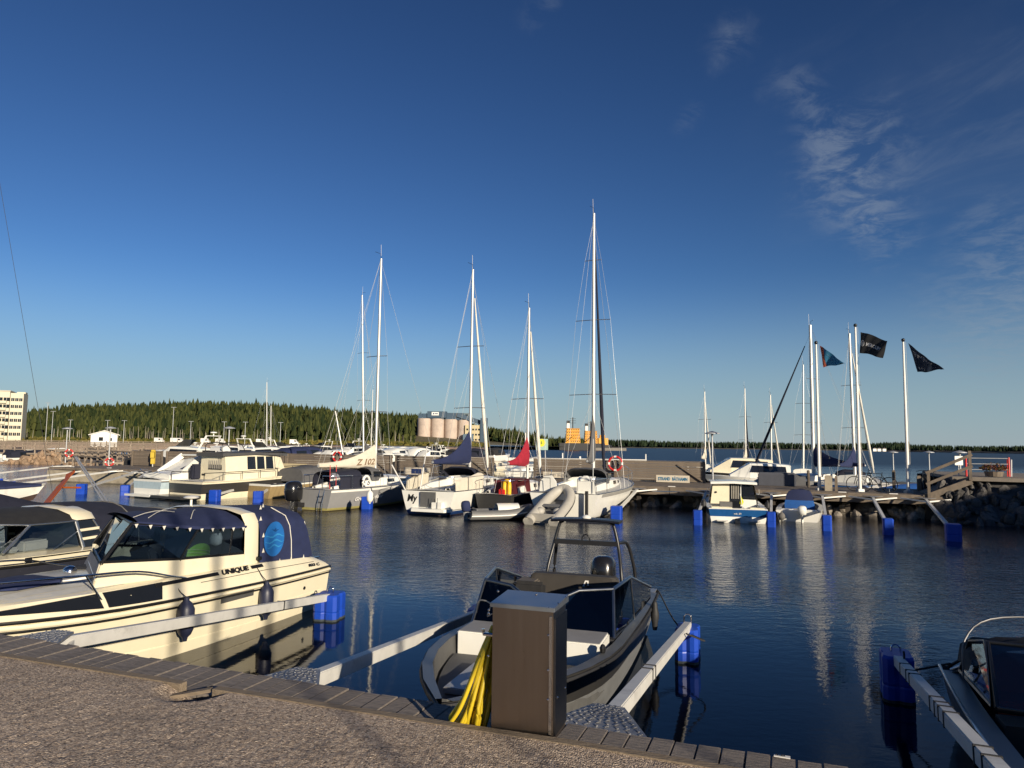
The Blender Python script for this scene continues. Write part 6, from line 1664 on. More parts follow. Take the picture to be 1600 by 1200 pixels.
board_sign(849, 896, 737, 746, WW - .4, 'harbour_sign', 'pale boat harbour sign behind the tall masted sailboat, left of the other', PALE, 'STRAND  BÅTHAMN', mat('sign_faded', (.36, .33, .28), .7))
t = board_sign(632, 673, 730, 741, WW - .6, 'notice_board', 'long notice board with a dark blue middle, left of the navy sail cover', PALE)
mb = MB(); mb.box((.95, -.023, .22), (.75, .012, .32)); mb.build('blue_panel', mat('panel_blue', (.02, .035, .12), .5), t)
board_sign(443, 480, 724, 735, WW - .6, 'notice_board', 'pale notice board on the windbreak right of the dark hulled boat', mat('buff_sign', (.50, .42, .26), .7))
t = thing('rescue_post', 'yellow rescue post between two short windbreaks at left', 'rescue post', pp(ps(240, 5.0), 5.0))
mb = MB(); mb.box((0, 0, .75), (.3, .2, 1.1)); mb.box((0, -.12, .9), (.36, .06, .5)); mb.build('cabinet', mat('yellow_box', (.6, .42, .05), .6), t, bevel=.05); tube_part('leg', GALV, t, [(0, 0, 0), (0, 0, .3)], .05)
for px, py in ((1050, 757), (1314, 768), (1393, 770), (705, 745), (118, 727), (176, 730)):
    s = ps(px, .3); t = thing('berth_plate', 'small white berth plate on the pier edge ' + {1050: 'below the boat harbour sign', 1314: 'right of the concrete bollard', 1393: 'below the rightmost flag pole', 705: 'behind the navy sail cover', 118: 'near the left end of the pier', 176: 'below the leftmost lamp post'}[px], 'plate', pp(s, .12, ZP + .034), PYAW + math.pi, 'berth plates along the pier edge')
    mb = MB(); mb.box((0, 0, .02), (.34, .12, .03)); mb.build('plate', WPAINT, t)
# wooden post pedestals and rails on the right part of the pier
for px, lb, m_, wd, h in ((1293, 'pale concrete bollard post right of the left flag pole', CONC, .32, .72), (1262, 'weathered wooden post left of the left flag pole', WOOD, .14, .85), (1305, 'thin wooden post with a yellow edge beside the concrete bollard', WOOD, .12, .7), (1395, 'weathered wooden post beside the blue tarpaulin', WOOD, .14, .95), (1434, 'dark wooden post left of the parked bicycles by the ramp', WOOD, .18, .7)):
    t = thing('mooring_post', lb, 'post', pp(ps(px, 1.2 if px in (1293, 1305) else 4.5), 1.2 if px in (1293, 1305) else 4.5)); mb = MB(); mb.box((0, 0, h / 2), (wd, wd, h), PYAW); mb.box((0, 0, h + .02), (wd * .8, wd * .8, .04), PYAW); mb.build('shaft', m_, t)
# flag poles and flags ------------------------------------------------
def flagpole(px, top, basepy, label, w_=1.4):
    s = ps(px, w_); b = pp(s, w_); h = HC + ray(px, top).z / ray(px, top).y * b.y - b.z
    t = thing('flag_pole', label, 'flag pole', b, group='flag poles on the pier')
    tube_part('pole', WPAINT, t, [(0, 0, .0), (0, 0, h * .5), (0, 0, h - .1)], [.075, .062, .04], 10)
    mb = MB(); mb.lathe([(.03, h - .1), (.07, h - .06), (.085, h), (.06, h + .05), (0, h + .08)], n=10); mb.build('knob', BLACKP, t, smooth=60)
    mb = MB(); mb.box((0, 0, .08), (.3, .3, .16)); mb.build('foot', GALV, t, bevel=.02)
    tube_part('halyard', ROPEW, t, [(.1, -.05, .6), (.09, -.05, h - .1)], .006, 4)
    return t, b, h
def flag(corners, label, m, nx=22, ny=10, amp=.05, seed=1):
    """corners: hoist top, hoist bottom, fly bottom, fly top as world points"""
    a, b, c, d = corners; rr = random.Random(seed); secs = []
    n = (d - a).cross(b - a).normalized()
    S = lambda u_, v_: (a.lerp(d, u_)).lerp(b.lerp(c, u_), v_) + n * (amp * u_ ** .6 * math.sin(u_ * 9 + v_ * 2.2 + seed) + .4 * amp * math.sin(u_ * 17 + v_ * 5)) + V(0, 0, -.03 * math.sin(u_ * 7 + seed))
    mb = MB(); mb.loft([[S(i / nx, j / ny) for j in range(ny + 1)] for i in range(nx + 1)])
    o = mb.build('flag', m, smooth=80); tag(o, label, 'flag', 'flags flying over the pier')
    return o, S, n
def print_on(S, n, me, u0, u1, v0, v1, m, par, name, off=-.012):
    xs = [v.co.x for v in me.vertices]; ys = [v.co.y for v in me.vertices]; x0, x1, y0, y1 = min(xs), max(xs), min(ys), max(ys)
    for s_ in (1, -1):
        mm = me.copy()
        for v in mm.vertices:
            u_ = u0 + (u1 - u0) * (v.co.x - x0) / (x1 - x0); w_ = v1 + (v0 - v1) * (v.co.y - y0) / (y1 - y0)
            v.co = S(u_, w_) + n * (off * s_)
        mm.materials.append(m); o = bpy.data.objects.new(name, mm); COL.objects.link(o); o.parent = par
def ring_mesh(r0, r1, n=20):
    mb = MB(); mb.loft([[(r * math.cos(a), r * math.sin(a), 0) for a in [2 * math.pi * i / n for i in range(n + 1)]] for r in (r0, r1)]); o = mb.build('ring', WPAINT); me = o.data; bpy.data.objects.remove(o); me.materials.clear(); return me
t1, b1, h1 = flagpole(1279, 535, 757, 'white flag pole flying the teal and orange flag')
t2, b2, h2 = flagpole(1342, 508, 740, 'tallest white flag pole, flying the black lettered flag')
t3, b3, h3 = flagpole(1417, 531, 757, 'rightmost white flag pole, flying the dark flag with white marks')
W2 = lambda px, py, Y: atY(px, py, Y)
FB = mat('flag_black', (.012, .013, .016), .8); FT = mat('flag_teal', (.03, .19, .34), .8); FD = mat('flag_navy', (.010, .022, .05), .8); FO = mat('flag_orange', (.30, .06, .03), .8)
Y = b2.y - .1
f2, S2, n2 = flag([W2(1344.5, 518, Y), W2(1343.5, 551, Y), W2(1379, 559, Y - .9), W2(1388, 533, Y - 1.0)], 'black flag with white lettering and a round emblem on the tallest flag pole', FB, amp=.07, seed=2)
WHF = mat('flag_print_white', (.55, .55, .56), .8)
print_on(S2, n2, text_mesh('MERCURY', 1, shear=.25, bold=.02, extrude=0), .24, .86, .44, .63, WHF, f2, 'flag_lettering')
print_on(S2, n2, ring_mesh(.8, 1.), .04, .19, .36, .66, WHF, f2, 'flag_emblem')
mb = MB(); 
for k in (-.4, 0, .4): mb.loft([[(-.6 + i * .15, k + .18 * math.sin(i * .9) - .1, 0), (-.6 + i * .15, k + .18 * math.sin(i * .9) + .1, 0)] for i in range(9)])
o = mb.build('waves', WPAINT); mw = o.data; bpy.data.objects.remove(o); mw.materials.clear()
print_on(S2, n2, mw, .065, .165, .42, .60, WHF, f2, 'flag_emblem')
Y = b1.y - .1
f1, S1_, n1 = flag([W2(1281, 540, Y), W2(1287, 574, Y), W2(1318, 568, Y - .8), W2(1322, 569, Y - .9)], 'teal flag with an orange stripe along its hoist', FT, amp=.06, seed=3)
mb = MB(); mb.loft([[S1_(u_, j / 8) + n1 * -.01 for j in range(9)] for u_ in (0, .07, .14)]); mb.loft([[S1_(u_, j / 8) + n1 * .01 for j in range(9)] for u_ in (0, .07, .14)]); mb.build('orange_stripe', FO, f1)
mb = MB(); mb.loft([[(i, .5 * math.sin(i * 1.1), 0), (i, .5 * math.sin(i * 1.1) + .3, 0)] for i in range(10)]); o = mb.build('w', WPAINT); mw2 = o.data; bpy.data.objects.remove(o); mw2.materials.clear()
for k, (u0, u1, v0, v1) in enumerate(((.26, .46, .28, .42), (.3, .52, .5, .6))): print_on(S1_, n1, mw2, u0, u1, v0, v1, mat('flag_print_pale', (.12, .22, .32), .8), f1, 'flag_script')
Y = b3.y - .1
f3, S3, n3 = flag([W2(1419, 537, Y), W2(1434, 582, Y), W2(1471, 578, Y - .9), W2(1475, 578, Y - 1.0)], 'dark blue flag with broken white marks and letters, on the rightmost flag pole', FD, amp=.06, seed=5)
print_on(S3, n3, text_mesh('BAY', 1, extrude=0, spacing=1.6), .10, .36, .80, .90, WHF, f3, 'flag_lettering')
rr = random.Random(3)
for k in range(7):
    u0 = .08 + k * .085; print_on(S3, n3, mw2, u0, u0 + .09, .22 + rr.uniform(-.08, .05), .34 + rr.uniform(-.02, .12), WHF, f3, 'flag_emblem')
# bicycles -------------------------------------------------------------
def bicycle(label, p, rz, lean=.06):
    t = thing('bicycle', label, 'bicycle', p, rz, 'bicycles parked on the pier'); t.rotation_euler.x = lean
    for x_ in (-.52, .52):
        w_ = tube_part('wheel', TIRE, t, [(x_ + .34 * math.cos(a), 0, .36 + .34 * math.sin(a)) for a in [2 * math.pi * i / 20 for i in range(20)]], .02, 6, closed=True)
        mb = MB()
        for k in range(8): mb.tube([(x_, 0, .36), (x_ + .33 * math.cos(k * .785), 0, .36 + .33 * math.sin(k * .785))], .003, 3)
        tag(mb.build('spokes', GALV, w_), kind='stuff')
    fm = MB()
    for a, b in (((-.52, 0, .36), (-.12, 0, .32)), ((-.52, 0, .36), (-.20, 0, .82)), ((-.12, 0, .32), (-.24, 0, .92)), ((-.12, 0, .32), (.36, 0, .80)), ((-.22, 0, .84), (.34, 0, .88)), ((.33, 0, .98), (.52, 0, .36))): fm.tube([a, b], .016, 6)
    fm.build('frame', BLACKP, t)
    tube_part('handlebar', BLACKP, t, [(.25, -.28, .98), (.34, -.1, 1.02), (.34, .1, 1.02), (.25, .28, .98)], .014, 6)
    mb = MB(); mb.loft([[(-.38, -.09, .93), (-.38, .09, .93)], [(-.2, -.05, .96), (-.2, .05, .96)], [(-.1, -.02, .94), (-.1, .02, .94)]]); mb.build('saddle', BLACKP, t)
    mb = MB(); mb.lathe([(.09, -.01), (.09, .01)], (-.12, -.04, .32), 12, axis=(0, 1, 0)); mb.build('chainring', GALV, t)
    return t
for px, w_, rz, lb in ((1352, 1.6, .1, 'dark bicycle parked beside the tallest flag pole, nearest the pole'), (1368, 1.5, -.2, 'dark bicycle parked right of the tallest flag pole, wheel turned out'),
                       (1444, 3.0, 1.3, 'dark bicycle leaning by the ramp, left of two'), (1456, 3.4, 1.1, 'dark bicycle leaning by the ramp, right of two')):
    bicycle(lb, pp(ps(px, w_), w_, ZP + .03), PYAW + rz)
# ramp with railings -------------------------------------------------------
RX = 1.75
rm = thing('ramp', 'weathered wooden ramp from the pier deck up to the stone embankment', 'ramp', pp(S0 + .9, 0), PYAW + math.pi)
for k in range(8):
    mb = MB(); mb.beam((.05, .1 + k * .30, .06), (RX, .1 + k * .30, .86), .28, .05); mb.build('ramp_board', WOOD, rm)
for k in range(2):
    mb = MB(); mb.beam((-.1, -.04, -.02 - k * .14), (RX, -.04, .80 - k * .14), .05, .13); mb.build('side_board', WOOD, rm)
for yv, lb in ((0, 'weathered wooden ramp railing with two sloping rails'),):
    rl = thing('ramp_railing', lb, 'railing', pp(S0 + .9, yv), PYAW + math.pi)
    for x_, z_, h_ in ((.1, -.1, 1.15), (RX - .08, .75, 1.25)):
        mb = MB(); mb.box((x_, -.09, z_ + h_ / 2), (.11, .11, h_)); mb.build('post', WOOD, rl)
    for h_ in (1.0, .52):
        mb = MB(); mb.beam((.0, -.16, h_), (RX, -.16, h_ + .84), .04, .12); mb.build('rail', WOOD, rl)
# on the embankment
def epos(px, Y): d = ray(px, 740); return Vector((d.x / d.y * Y, Y, 1.88))
t = thing('sign_box', 'small white notice on a post behind the ramp railing', 'sign', epos(1498, 33)); tube_part('post', GALV, t, [(0, 0, -.3), (0, 0, .6)], .03); mb = MB(); mb.box((0, -.03, .66), (.38, .05, .42)); mb.build('board', WPAINT, t, bevel=.01)
rg = thing('safety_railing', 'thin railing between red posts on the stone embankment at right', 'railing', epos(1510, 31.5)); e_ = epos(1577, 31.5) - epos(1510, 31.5)
for f_ in (0, 1.0): tube_part('red_post', RED, rg, [e_ * f_, e_ * f_ + V(0, 0, .85)], .045, 6)
for h_ in (.8, .55, .3): tube_part('rail', GALV, rg, [V(0, 0, h_), e_ + V(0, 0, h_)], .014, 5)
for k, px in enumerate((1574, 1580)):
    t = thing('marker_post', ('grey' if k else 'red') + ' marker post just right of the embankment railing', 'post', epos(px, 31.8)); tube_part('shaft', GALV if k else RED, t, [(0, 0, 0), (.03, 0, .75)], .03, 6)
pb = thing('planted_tub', 'bushy reddish plant in a low tub on the stone embankment', 'plant', epos(1553, 31.6))
mb = MB(); mb.lathe([(.32, 0), (.38, .22), (.34, .22)], n=14); mb.build('tub', WOOD, pb)
mb = MB(); rr = random.Random(8)
for i in range(420):
    a = rr.uniform(0, 6.28); q = .55 * math.sqrt(rr.random()); z_ = .22 + rr.random() * .38 * (1 - (q / .62) ** 2) + .05; c = V(q * math.cos(a), q * math.sin(a), z_); d1 = V(rr.uniform(-1, 1), rr.uniform(-1, 1), rr.uniform(-.6, 1)).normalized() * .055; d2 = V(rr.uniform(-1, 1), rr.uniform(-1, 1), rr.uniform(-1, 1)).normalized() * .035
    mb.add([c - d1, c + d2, c + d1, c - d2], [(0, 1, 2, 3)])
tag(mb.build('foliage', foliage_mat('heather_leaves', (.05, .055, .012), (.19, .055, .04)), pb), kind='stuff')

# ================================================================== LEFT: COVERED BOATS, SPARS
def covered(label, p, A, L, B, hm, cm, fs=.55, peak=.5, name='covered_boat', side=True):
    r = thing(name, label, 'boat', (p[0], p[1], 0), A); H = Hull(L, B, fs, fs + .25, draft=.25, ch=0, chw=.85, rake=.6, tw=.9, full=.5, pw=2.1)
    H.shell([hm, ANTIF], parent=r, rows=(0, 0, 0, 0, 1)); H.strake(RUB, r, .9, .02, off=.01)
    mb = MB(); secs = []
    for i in range(13):
        t = i / 12 * .98; p_ = H.P(t, 1, 1, .03); h = peak * math.sin(math.pi * min(1, .12 + t * .95)) ** .7
        secs.append([V(p_.x, p_.y, p_.z - .10), V(p_.x, p_.y, p_.z)] + [V(p_.x, p_.y * k, p_.z + h * (1 - abs(k) ** 1.5) + .02 * math.sin(i * 2.3 + k * 4)) for k in (.6, .25, 0, -.25, -.6)] + [V(p_.x, -p_.y, p_.z), V(p_.x, -p_.y, p_.z - .10)])
    mb.loft(secs, cap0=True, cap1=True); mb.build('cover', cm, r, smooth=50)
    return r
p = at(80, 770, .0)
def cov_at(px, Y, ang, L): 
    tx = (px - 800) / F * Y; return (tx - L * math.cos(ang), Y - L * math.sin(ang))
an = math.radians(24)
covered('white hulled boat under a tight navy cover, furthest back at the left edge', cov_at(80, 33.0, an, 7.0), an, 7.0, 2.3, WHITE, NAVY, .72, .42)
an = math.radians(30)
covered('boat under a dark navy cover just behind the black topped cruiser', cov_at(102, 24.5, an, 6.2), an, 6.2, 2.3, WHITE, NAVYD, .55, .72)
a, b = atY(70, 792, 17.2), atY(111, 741, 19.6)
sp = thing('wooden_spar', 'varnished wooden spar sticking up from behind the black topped cruiser', 'spar', a)
mb = MB(); d_ = b - a
mb.loft([[d_ * f_ + V(x_ * k, 0, z_ * k) for x_, z_ in ((-.09, -.05), (.09, .05), (.07, .09), (-.11, 0))] for f_, k in ((0, 1), (.6, 1), (.85, .7), (.93, 1.0), (1, 1.25))], closed=True, cap0=True, cap1=True); mb.build('shaft', VARN, sp)
tube_part('crosspiece', VARN, sp, [d_ * .56 + V(-.1, 0, 0), d_ * .56 + V(.5, .05, 0)], .025, 6)
a, b = atY(163, 786, 19.0), atY(117, 714, 23.0)
sp = thing('lowered_mast', 'pale double spar leaning up to the left over the covered boats', 'spar', a); d_ = b - a
for k in (0, .10): tube_part('spar', ALUM, sp, [V(k, 0, 0), d_ + V(k * .5, 0, 0)], .022, 6)
for px0, py0, px1, py1, D in ((-6, 362, 88, 742, 18.0), (-4, 322, 108, 735, 18.6)):
    pass
# the sailboat whose stays cross the left edge (its mast stands outside the picture)
yO = (-18.6, 21.1)
sailboat('white sailboat cut off by the left edge, only its stays in view', yO, math.radians(-17), L=7.0, B=2.3, fs=.72, fb=.9, mats=[WHITE, ANTIF], rows=(0, 0, 0, 0, 0, 1), mx=3.2, mh=12.6, spr=((5.5, .7),), cover=None, cabin=False, wire=ROPE, detail=False, stern_rail=False)

# ================================================================== FURTHER MARINA
def small_boat(kind, label, p, A, L, hm=WHITE, cm=BLKC, group=None, name='motorboat', deck2=WHITE):
    t = thing(name, label, 'boat', (p[0], p[1], 0), A, group); B = L * .36; H = Hull(L, B, L * .12, L * .155, draft=.2, ch=0, chw=.85, rake=L * .12, tw=.92, full=.5, pw=2.1)
    H.shell([hm, ANTIF], parent=t, fr=(0, .5, 1.), rows=(0, 0, 1), n=8); H.deck(WHITE, t, 0, .98, .05, n=6); fs = H.fs
    if kind in ('cabin', 'fly'):
        mb = MB(); h = L * .16; k = [(.12, .38, .34, h * .9), (.3, .40, .34, h), (.52, .38, .32, h), (.72, .28, .22, h * .25)]
        mb.loft([[V(x_ * L, b0 * B, fs), V(x_ * L, b1 * B, fs + z_), V(x_ * L, 0, fs + z_ + .05), V(x_ * L, -b1 * B, fs + z_), V(x_ * L, -b0 * B, fs)] for x_, b0, b1, z_ in k], cap0=True, cap1=True); c = mb.build('cabin', deck2, t)
        for sd in (1, -1): panel('window', GLASSD, c, [V(.16 * L, .39 * B * sd, fs + h * .4), V(.52 * L, .385 * B * sd, fs + h * .45), V(.5 * L, .345 * B * sd, fs + h * .88), V(.17 * L, .355 * B * sd, fs + h * .82)], .05, (0, sd, 0))
        panel('window', GLASSD, c, [V(.117 * L, .3 * B, fs + h * .4), V(.117 * L, -.3 * B, fs + h * .4), V(.117 * L, -.28 * B, fs + h * .8), V(.117 * L, .28 * B, fs + h * .8)], .03, (-1, 0, 0))
        panel('window', GLASSD, c, [V(.53 * L, .30 * B, fs + h * .98), V(.53 * L, -.30 * B, fs + h * .98), V(.70 * L, -.22 * B, fs + h * .3), V(.70 * L, .22 * B, fs + h * .3)], .04, (1, 0, .6))
        if kind == 'fly':
            for sd in (1, -1):
                mb = MB(); mb.beam((.15 * L, .36 * B * sd, fs + h * .8), (.07 * L, .30 * B * sd, fs + h * 1.75), .07, .16); mb.build('arch_leg', WHITE, t)
            mb = MB(); mb.box((.07 * L, 0, fs + h * 1.75), (.22, .62 * B, .07)); mb.build('arch_top', WHITE, t)
            panel('fly_screen', GLASSD, t, [V(.45 * L, .3 * B, fs + h * 1.05), V(.45 * L, -.3 * B, fs + h * 1.05), V(.35 * L, -.27 * B, fs + h * 1.5), V(.35 * L, .27 * B, fs + h * 1.5)], .02, (1, 0, .5))
            mb = MB(); mb.lathe([(.05, 0), (.05, .25), (.30, .27), (.30, .36), (0, .4)], (.07 * L, 0, fs + h * 1.75), 12); mb.build('radar', WHITE, t, smooth=40)
    else:
        mb = MB(); secs = []
        for x_, b, h in ((.04, .42, L * .13), (.2, .44, L * .17), (.4, .44, L * .18), (.52, .42, L * .14), (.60, .36, L * .03)):
            secs.append([V(x_ * L, b * B * c, fs + h * s_) for c, s_ in [(math.copysign(abs(math.cos(a)) ** .5, math.cos(a)), math.sin(a) ** .55) for a in [math.pi * j / 8 for j in range(9)]]])
        mb.loft(secs, cap0=True, cap1=True); c = mb.build('canopy', cm, t, smooth=50)
        if kind == 'open':
            panel('windscreen', GLASSD, t, [V(.60 * L, .38 * B, fs), V(.60 * L, -.38 * B, fs), V(.53 * L, -.35 * B, fs + L * .13), V(.53 * L, .35 * B, fs + L * .13)], .02, (1, 0, .3))
        for sd in (1, -1): panel('vinyl_window', GLASSD, c, [V(.22 * L, .445 * B * sd, fs + L * .06), V(.40 * L, .445 * B * sd, fs + L * .06), V(.40 * L, .42 * B * sd, fs + L * .13), V(.22 * L, .42 * B * sd, fs + L * .125)], .03, (0, sd, 0))
    if kind in ('open', 'cover') : 
        mb = MB(); mb.loft([[V(-.12 + x_ * .16, y_ * .14, fs - .25 + z_) for x_, y_ in ((-1, -1), (1, -1), (1, 1), (-1, 1))] for z_ in (0, .3, .6)], closed=True, cap0=True, cap1=True); mb.build('outboard_motor', R.choice([BLACKE, WHITE, GREYH]), t, bevel=.05)
    return t
# dense rows behind the windbreak
rr = random.Random(21); GRP = 'small boats in the crowded rows behind the windbreak'
rows_ = [(80, 300, 470, 11, 'nearest'), (95, 300, 640, 21, 'second'), (112, 310, 760, 24, 'third'), (132, 380, 770, 24, 'fourth'), (155, 400, 770, 26, 'fifth')]
CM = [BLKC, NAVYD, GREYC, BLKC, NAVY, WHITE]; cmn = {'black_canvas': 'black', 'dark_navy_canvas': 'dark', 'navy_canvas': 'navy', 'grey_canvas': 'grey', 'gelcoat_white': 'white'}
protos = {}; seen_ = {}
def where(px):
    for lim, t_ in ((345, 'behind the pilot house boat'), (400, 'left of the two distant masts'), (452, 'near the two distant masts'), (520, 'left of the pale sail cover'), (600, 'above the pale sail cover'), (660, 'between both sail covers'), (735, 'above the navy sail cover')):
        if px < lim: return t_
    return 'right of the navy sail cover'
for D, a, b, n, rn in rows_:
    for i in range(n):
        px = a + (b - a) * (i + .5 + rr.uniform(-.3, .3)) / n
        kd = rr.choice(['cabin', 'open', 'cover', 'fly', 'cabin', 'cabin', 'cover']); cm = rr.choice(CM) if kd in ('open', 'cover') else BLKC
        L = rr.choice([6.2, 7.2, 8.4]); A = rr.choice([PANG, PANG + math.pi]) + rr.uniform(-.15, .15)
        lb = {'cabin': 'small white cabin boat', 'fly': 'white cruiser with radar arch'}.get(kd, 'white boat with ' + cmn[cm.name] + ' canopy') + ' in the ' + rn + ' row, ' + where(px)
        seen_[lb] = seen_.get(lb, 0) + 1
        if seen_[lb] > 1: lb += [', second', ', third', ', fourth', ', fifth'][min(3, seen_[lb] - 2)]
        key = (kd, cm.name, L); p = ((px - 800) / F * D, D + rr.uniform(-2, 2))
        if key in protos:
            o = copy_tree(protos[key]); o.location = (p[0], p[1], 0); o.rotation_euler.z = A; o['label'] = lb
        else:
            protos[key] = small_boat(kd, lb, p, A, L, WHITE, cm, GRP)
# floating pontoons of the further marina
def pontoon(label, a, b, wd=2.2, m=None, z=.55, rails=False):
    a = Vector(a); b = Vector(b); d = b - a; t = thing('pontoon', label, 'pontoon', (a.x, a.y, 0), math.atan2(d.y, d.x)); L_ = d.length
    mb = MB(); mb.box((L_ / 2, 0, z / 2), (L_, wd, z)); mb.build('float', m or CONC, t)
    n = int(L_ / 7)
    for i in range(n + 1):
        tube_part('pile', WPAINT, t, [(i * L_ / max(1, n), wd / 2 + .1, 0), (i * L_ / max(1, n), wd / 2 + .1, 1.6)], .13, 6)
    return t
WHP = mat('pontoon_white', (.70, .68, .64), .7)
for k, (px0, px1, D, z, lb) in enumerate(((770, 905, 98, .5, 'blue grey pontoon beyond the gap in the windbreak'), (905, 1075, 62, .42, 'long white edged pontoon behind the longest windbreak'), (690, 1010, 140, .6, 'furthest pontoon with white piles before the orange ships'), (480, 760, 195, .7, 'pontoon at the back of the crowded marina'))):
    a = ((px0 - 800) / F * D, D); b = ((px1 - 800) / F * (D * .97), D * .97); pontoon(lb, a, b, 2.2, WHP if k != 3 else CONC, z)
small_boat('open', 'small cream boat lying in the gap between the windbreaks', ((782 - 800) / F * 74, 74), PANG + math.pi, 4.8, CREAM, TANC)
small_boat('fly', 'large white motor cruiser with a tall arch behind the pilot house boat', ((345 - 800) / F * 66, 66), math.radians(165), 8.8, WHITE)
small_boat('cabin', 'white boat with a dark roof behind the pale sail cover', ((512 - 800) / F * 62, 60), math.radians(8), 6.4, WHITE, BLKC)
small_boat('open', 'white speedboat with a dark windscreen behind the grey sailboat mast', ((600 - 800) / F * 57, 57), math.radians(10), 5.6, WHITE, BLKC)
small_boat('cover', 'white speedboat with a black canopy left of the short windbreaks', ((198 - 800) / F * 60, 61), math.radians(-15), 6.2, WHITE, BLKC)
# sailboats behind, seen as masts
def bgsail(px, top, D, label, A=None, L=8.0, furl=None, cover=None, hm=WHITE, lean=0., spr=2, **k):
    X = (px - 800) / F * D; A = PANG + math.pi if A is None else A
    mh = HC + ray(px, top).z / ray(px, top).y * D; mx = L * .45
    O = (X - mx * math.cos(A), D - mx * math.sin(A))
    s_ = ((mh * .42, .7), (mh * .68, .6))[:spr]
    return sailboat(label, O, A, L=L, B=L * .32, fs=.85, fb=1.05, mats=[hm, ANTIF], rows=(0, 0, 0, 0, 0, 1), mx=mx, mh=mh, spr=s_, cover=cover, furl=furl, cov_len=L * .36, bz=1.9, detail=False, lean=lean, **k)
bgsail(420, 597, 118, 'distant white sailboat with the taller of two close masts behind the windbreak', lean=-.05)
bgsail(426, 634, 122, 'distant white sailboat with the shorter of two close masts behind the windbreak', lean=-.04)
bgsail(571, 460, 62, 'white sailboat behind the grey one, its mast leaning beside the taller mast', lean=-.045, cover=GREYC, mr=.085)
bgsail(582, 609, 120, 'distant sailboat with a short mast behind the pale sail cover')
bgsail(541, 640, 64, 'sailboat with a slanting mast and radar behind the red lifebuoy', lean=-.25, spr=1, topfit=False)
bgsail(822, 676, 58, 'small sailboat with a short thin mast left of the red sail cover', spr=1)
bgsail(1102, 612, 70, 'white sailboat with a pale sail cover, leftmost of the moored boats at right', A=PANG, cover=TANC, furl=SAILW)
bgsail(1165, 607, 74, 'white sailboat with a dark furled jib behind the low orange bundle', A=PANG, cover=TANC, furl=NAVYD)
bgsail(1205, 617, 66, 'white sailboat with a pale furled jib behind the black hulled cruiser', A=PANG - .15, furl=SAILW)
bgsail(1254, 570, 58, 'white sailboat with a tall plain mast left of the widest mast', A=PANG, lean=-.02, furl=SAILW)
bgsail(1270, 508, 47.5, 'large cream ketch with the widest mast and a navy sail cover', A=math.radians(116), L=10.5, furl=NAVYD, cover=NAVY, hm=mat('ketch_blue', (.02, .09, .24), .35), mr=.13, lean=.0)
bgsail(1334, 521, 45.5, 'blue hulled sailboat whose thick furled jib slants down to the right', A=math.radians(50), L=9.2, furl=SAILW, cover=NAVY, hm=mat('blue_sailboat_hull', (.02, .10, .30), .35), mr=.10, lean=.01)
# motor boats on the outer side of the pier, right
small_boat('cabin', 'black hulled motor cruiser with a cream cabin top, at right', ((1222 - 800) / F * 56, 56), math.radians(172), 7.8, DARKH, BLKC, deck2=CREAM)
small_boat('cabin', 'white motor cruiser with a dark side window behind the small boat with the blue hood', ((1250 - 800) / F * 51, 51), math.radians(168), 6.8, WHITE)
small_boat('open', 'open boat with silver rails behind the small boat with the blue hood', ((1262 - 800) / F * 45.5, 45.5), math.radians(160), 5.0, ALU, GREYC)
small_boat('open', 'dark speedboat left of the black hulled cruiser', ((1160 - 800) / F * 60, 60), math.radians(185), 5.2, DARKH, BLKC)
small_boat('cover', 'small boat with a dark hood beyond the right flag pole', ((1372 - 800) / F * 58, 60), math.radians(160), 4.4, WHITE, NAVYD)
gt = thing('tarpaulin_bale', 'slate grey tarpaulin covered load on the pier behind the striped cabin boat', 'covered load', pp(ps(1213, 5.4), 5.4), PYAW + math.pi)
mb = MB(); mb.loft([[(x_ * k, y_ * k, z_) for x_, y_ in ((-.95, -.3), (.95, -.3), (.95, .3), (-.95, .3))] for z_, k in ((0, 1), (.6, 1), (.7, .93))], closed=True, cap1=True); mb.build('tarpaulin', mat('slate_canvas', (.07, .075, .095), .7, bump=.3), gt, bevel=.03)
t = thing('information_sign', 'green and yellow information sign on a post beside the red sail cover mast', 'sign', ((848 - 800) / F * 64, 64, 0.5)); tube_part('post', GALV, t, [(-.3, 0, 0), (-.3, 0, 2.0)], .04); tube_part('post', GALV, t, [(.3, 0, 0), (.3, 0, 2.0)], .04)
mb = MB(); mb.box((0, -.05, 2.6), (1.05, .05, 1.0)); bd = mb.build('board', mat('sign_pale_green', (.30, .45, .40), .6), t); mb = MB(); mb.lathe([(.34, 0), (.34, .01)], (-.05, -.08, 2.75), 20, axis=(0, -1, 0)); mb.build('yellow_disc', mat('sign_yellow', (.75, .60, .02), .6), bd)
mb = MB(); mb.tube([(-.05, -.10, 2.6), (-.05, -.10, 2.9)], .03, 5); mb.tube([(-.15, -.10, 2.72), (.05, -.10, 2.72)], .025, 5); mb.build('disc_mark', mat('sign_green', (.05, .25, .08), .6), bd)
def low_tent(label, px, D, A, L, m): covered(label, ((px - 800) / F * D, D), A, L, 2.1, WHITE, m, .62, .30)
low_tent('low white boat under a bright blue tarpaulin behind the rightmost flag pole', 1378, 42.5, math.radians(12), 4.2, BLUEC)
low_tent('low white boat under a pale cover between the left and the tallest flag pole', 1300, 43.5, math.radians(8), 4.6, SAILW)
low_tent('low white boat under a blue cover right behind the left flag pole', 1272, 47.5, math.radians(5), 4.4, BLUEC)
low_tent('low white boat under a grey cover beside the bicycles', 1345, 46.0, math.radians(-20), 4.6, GREYC)
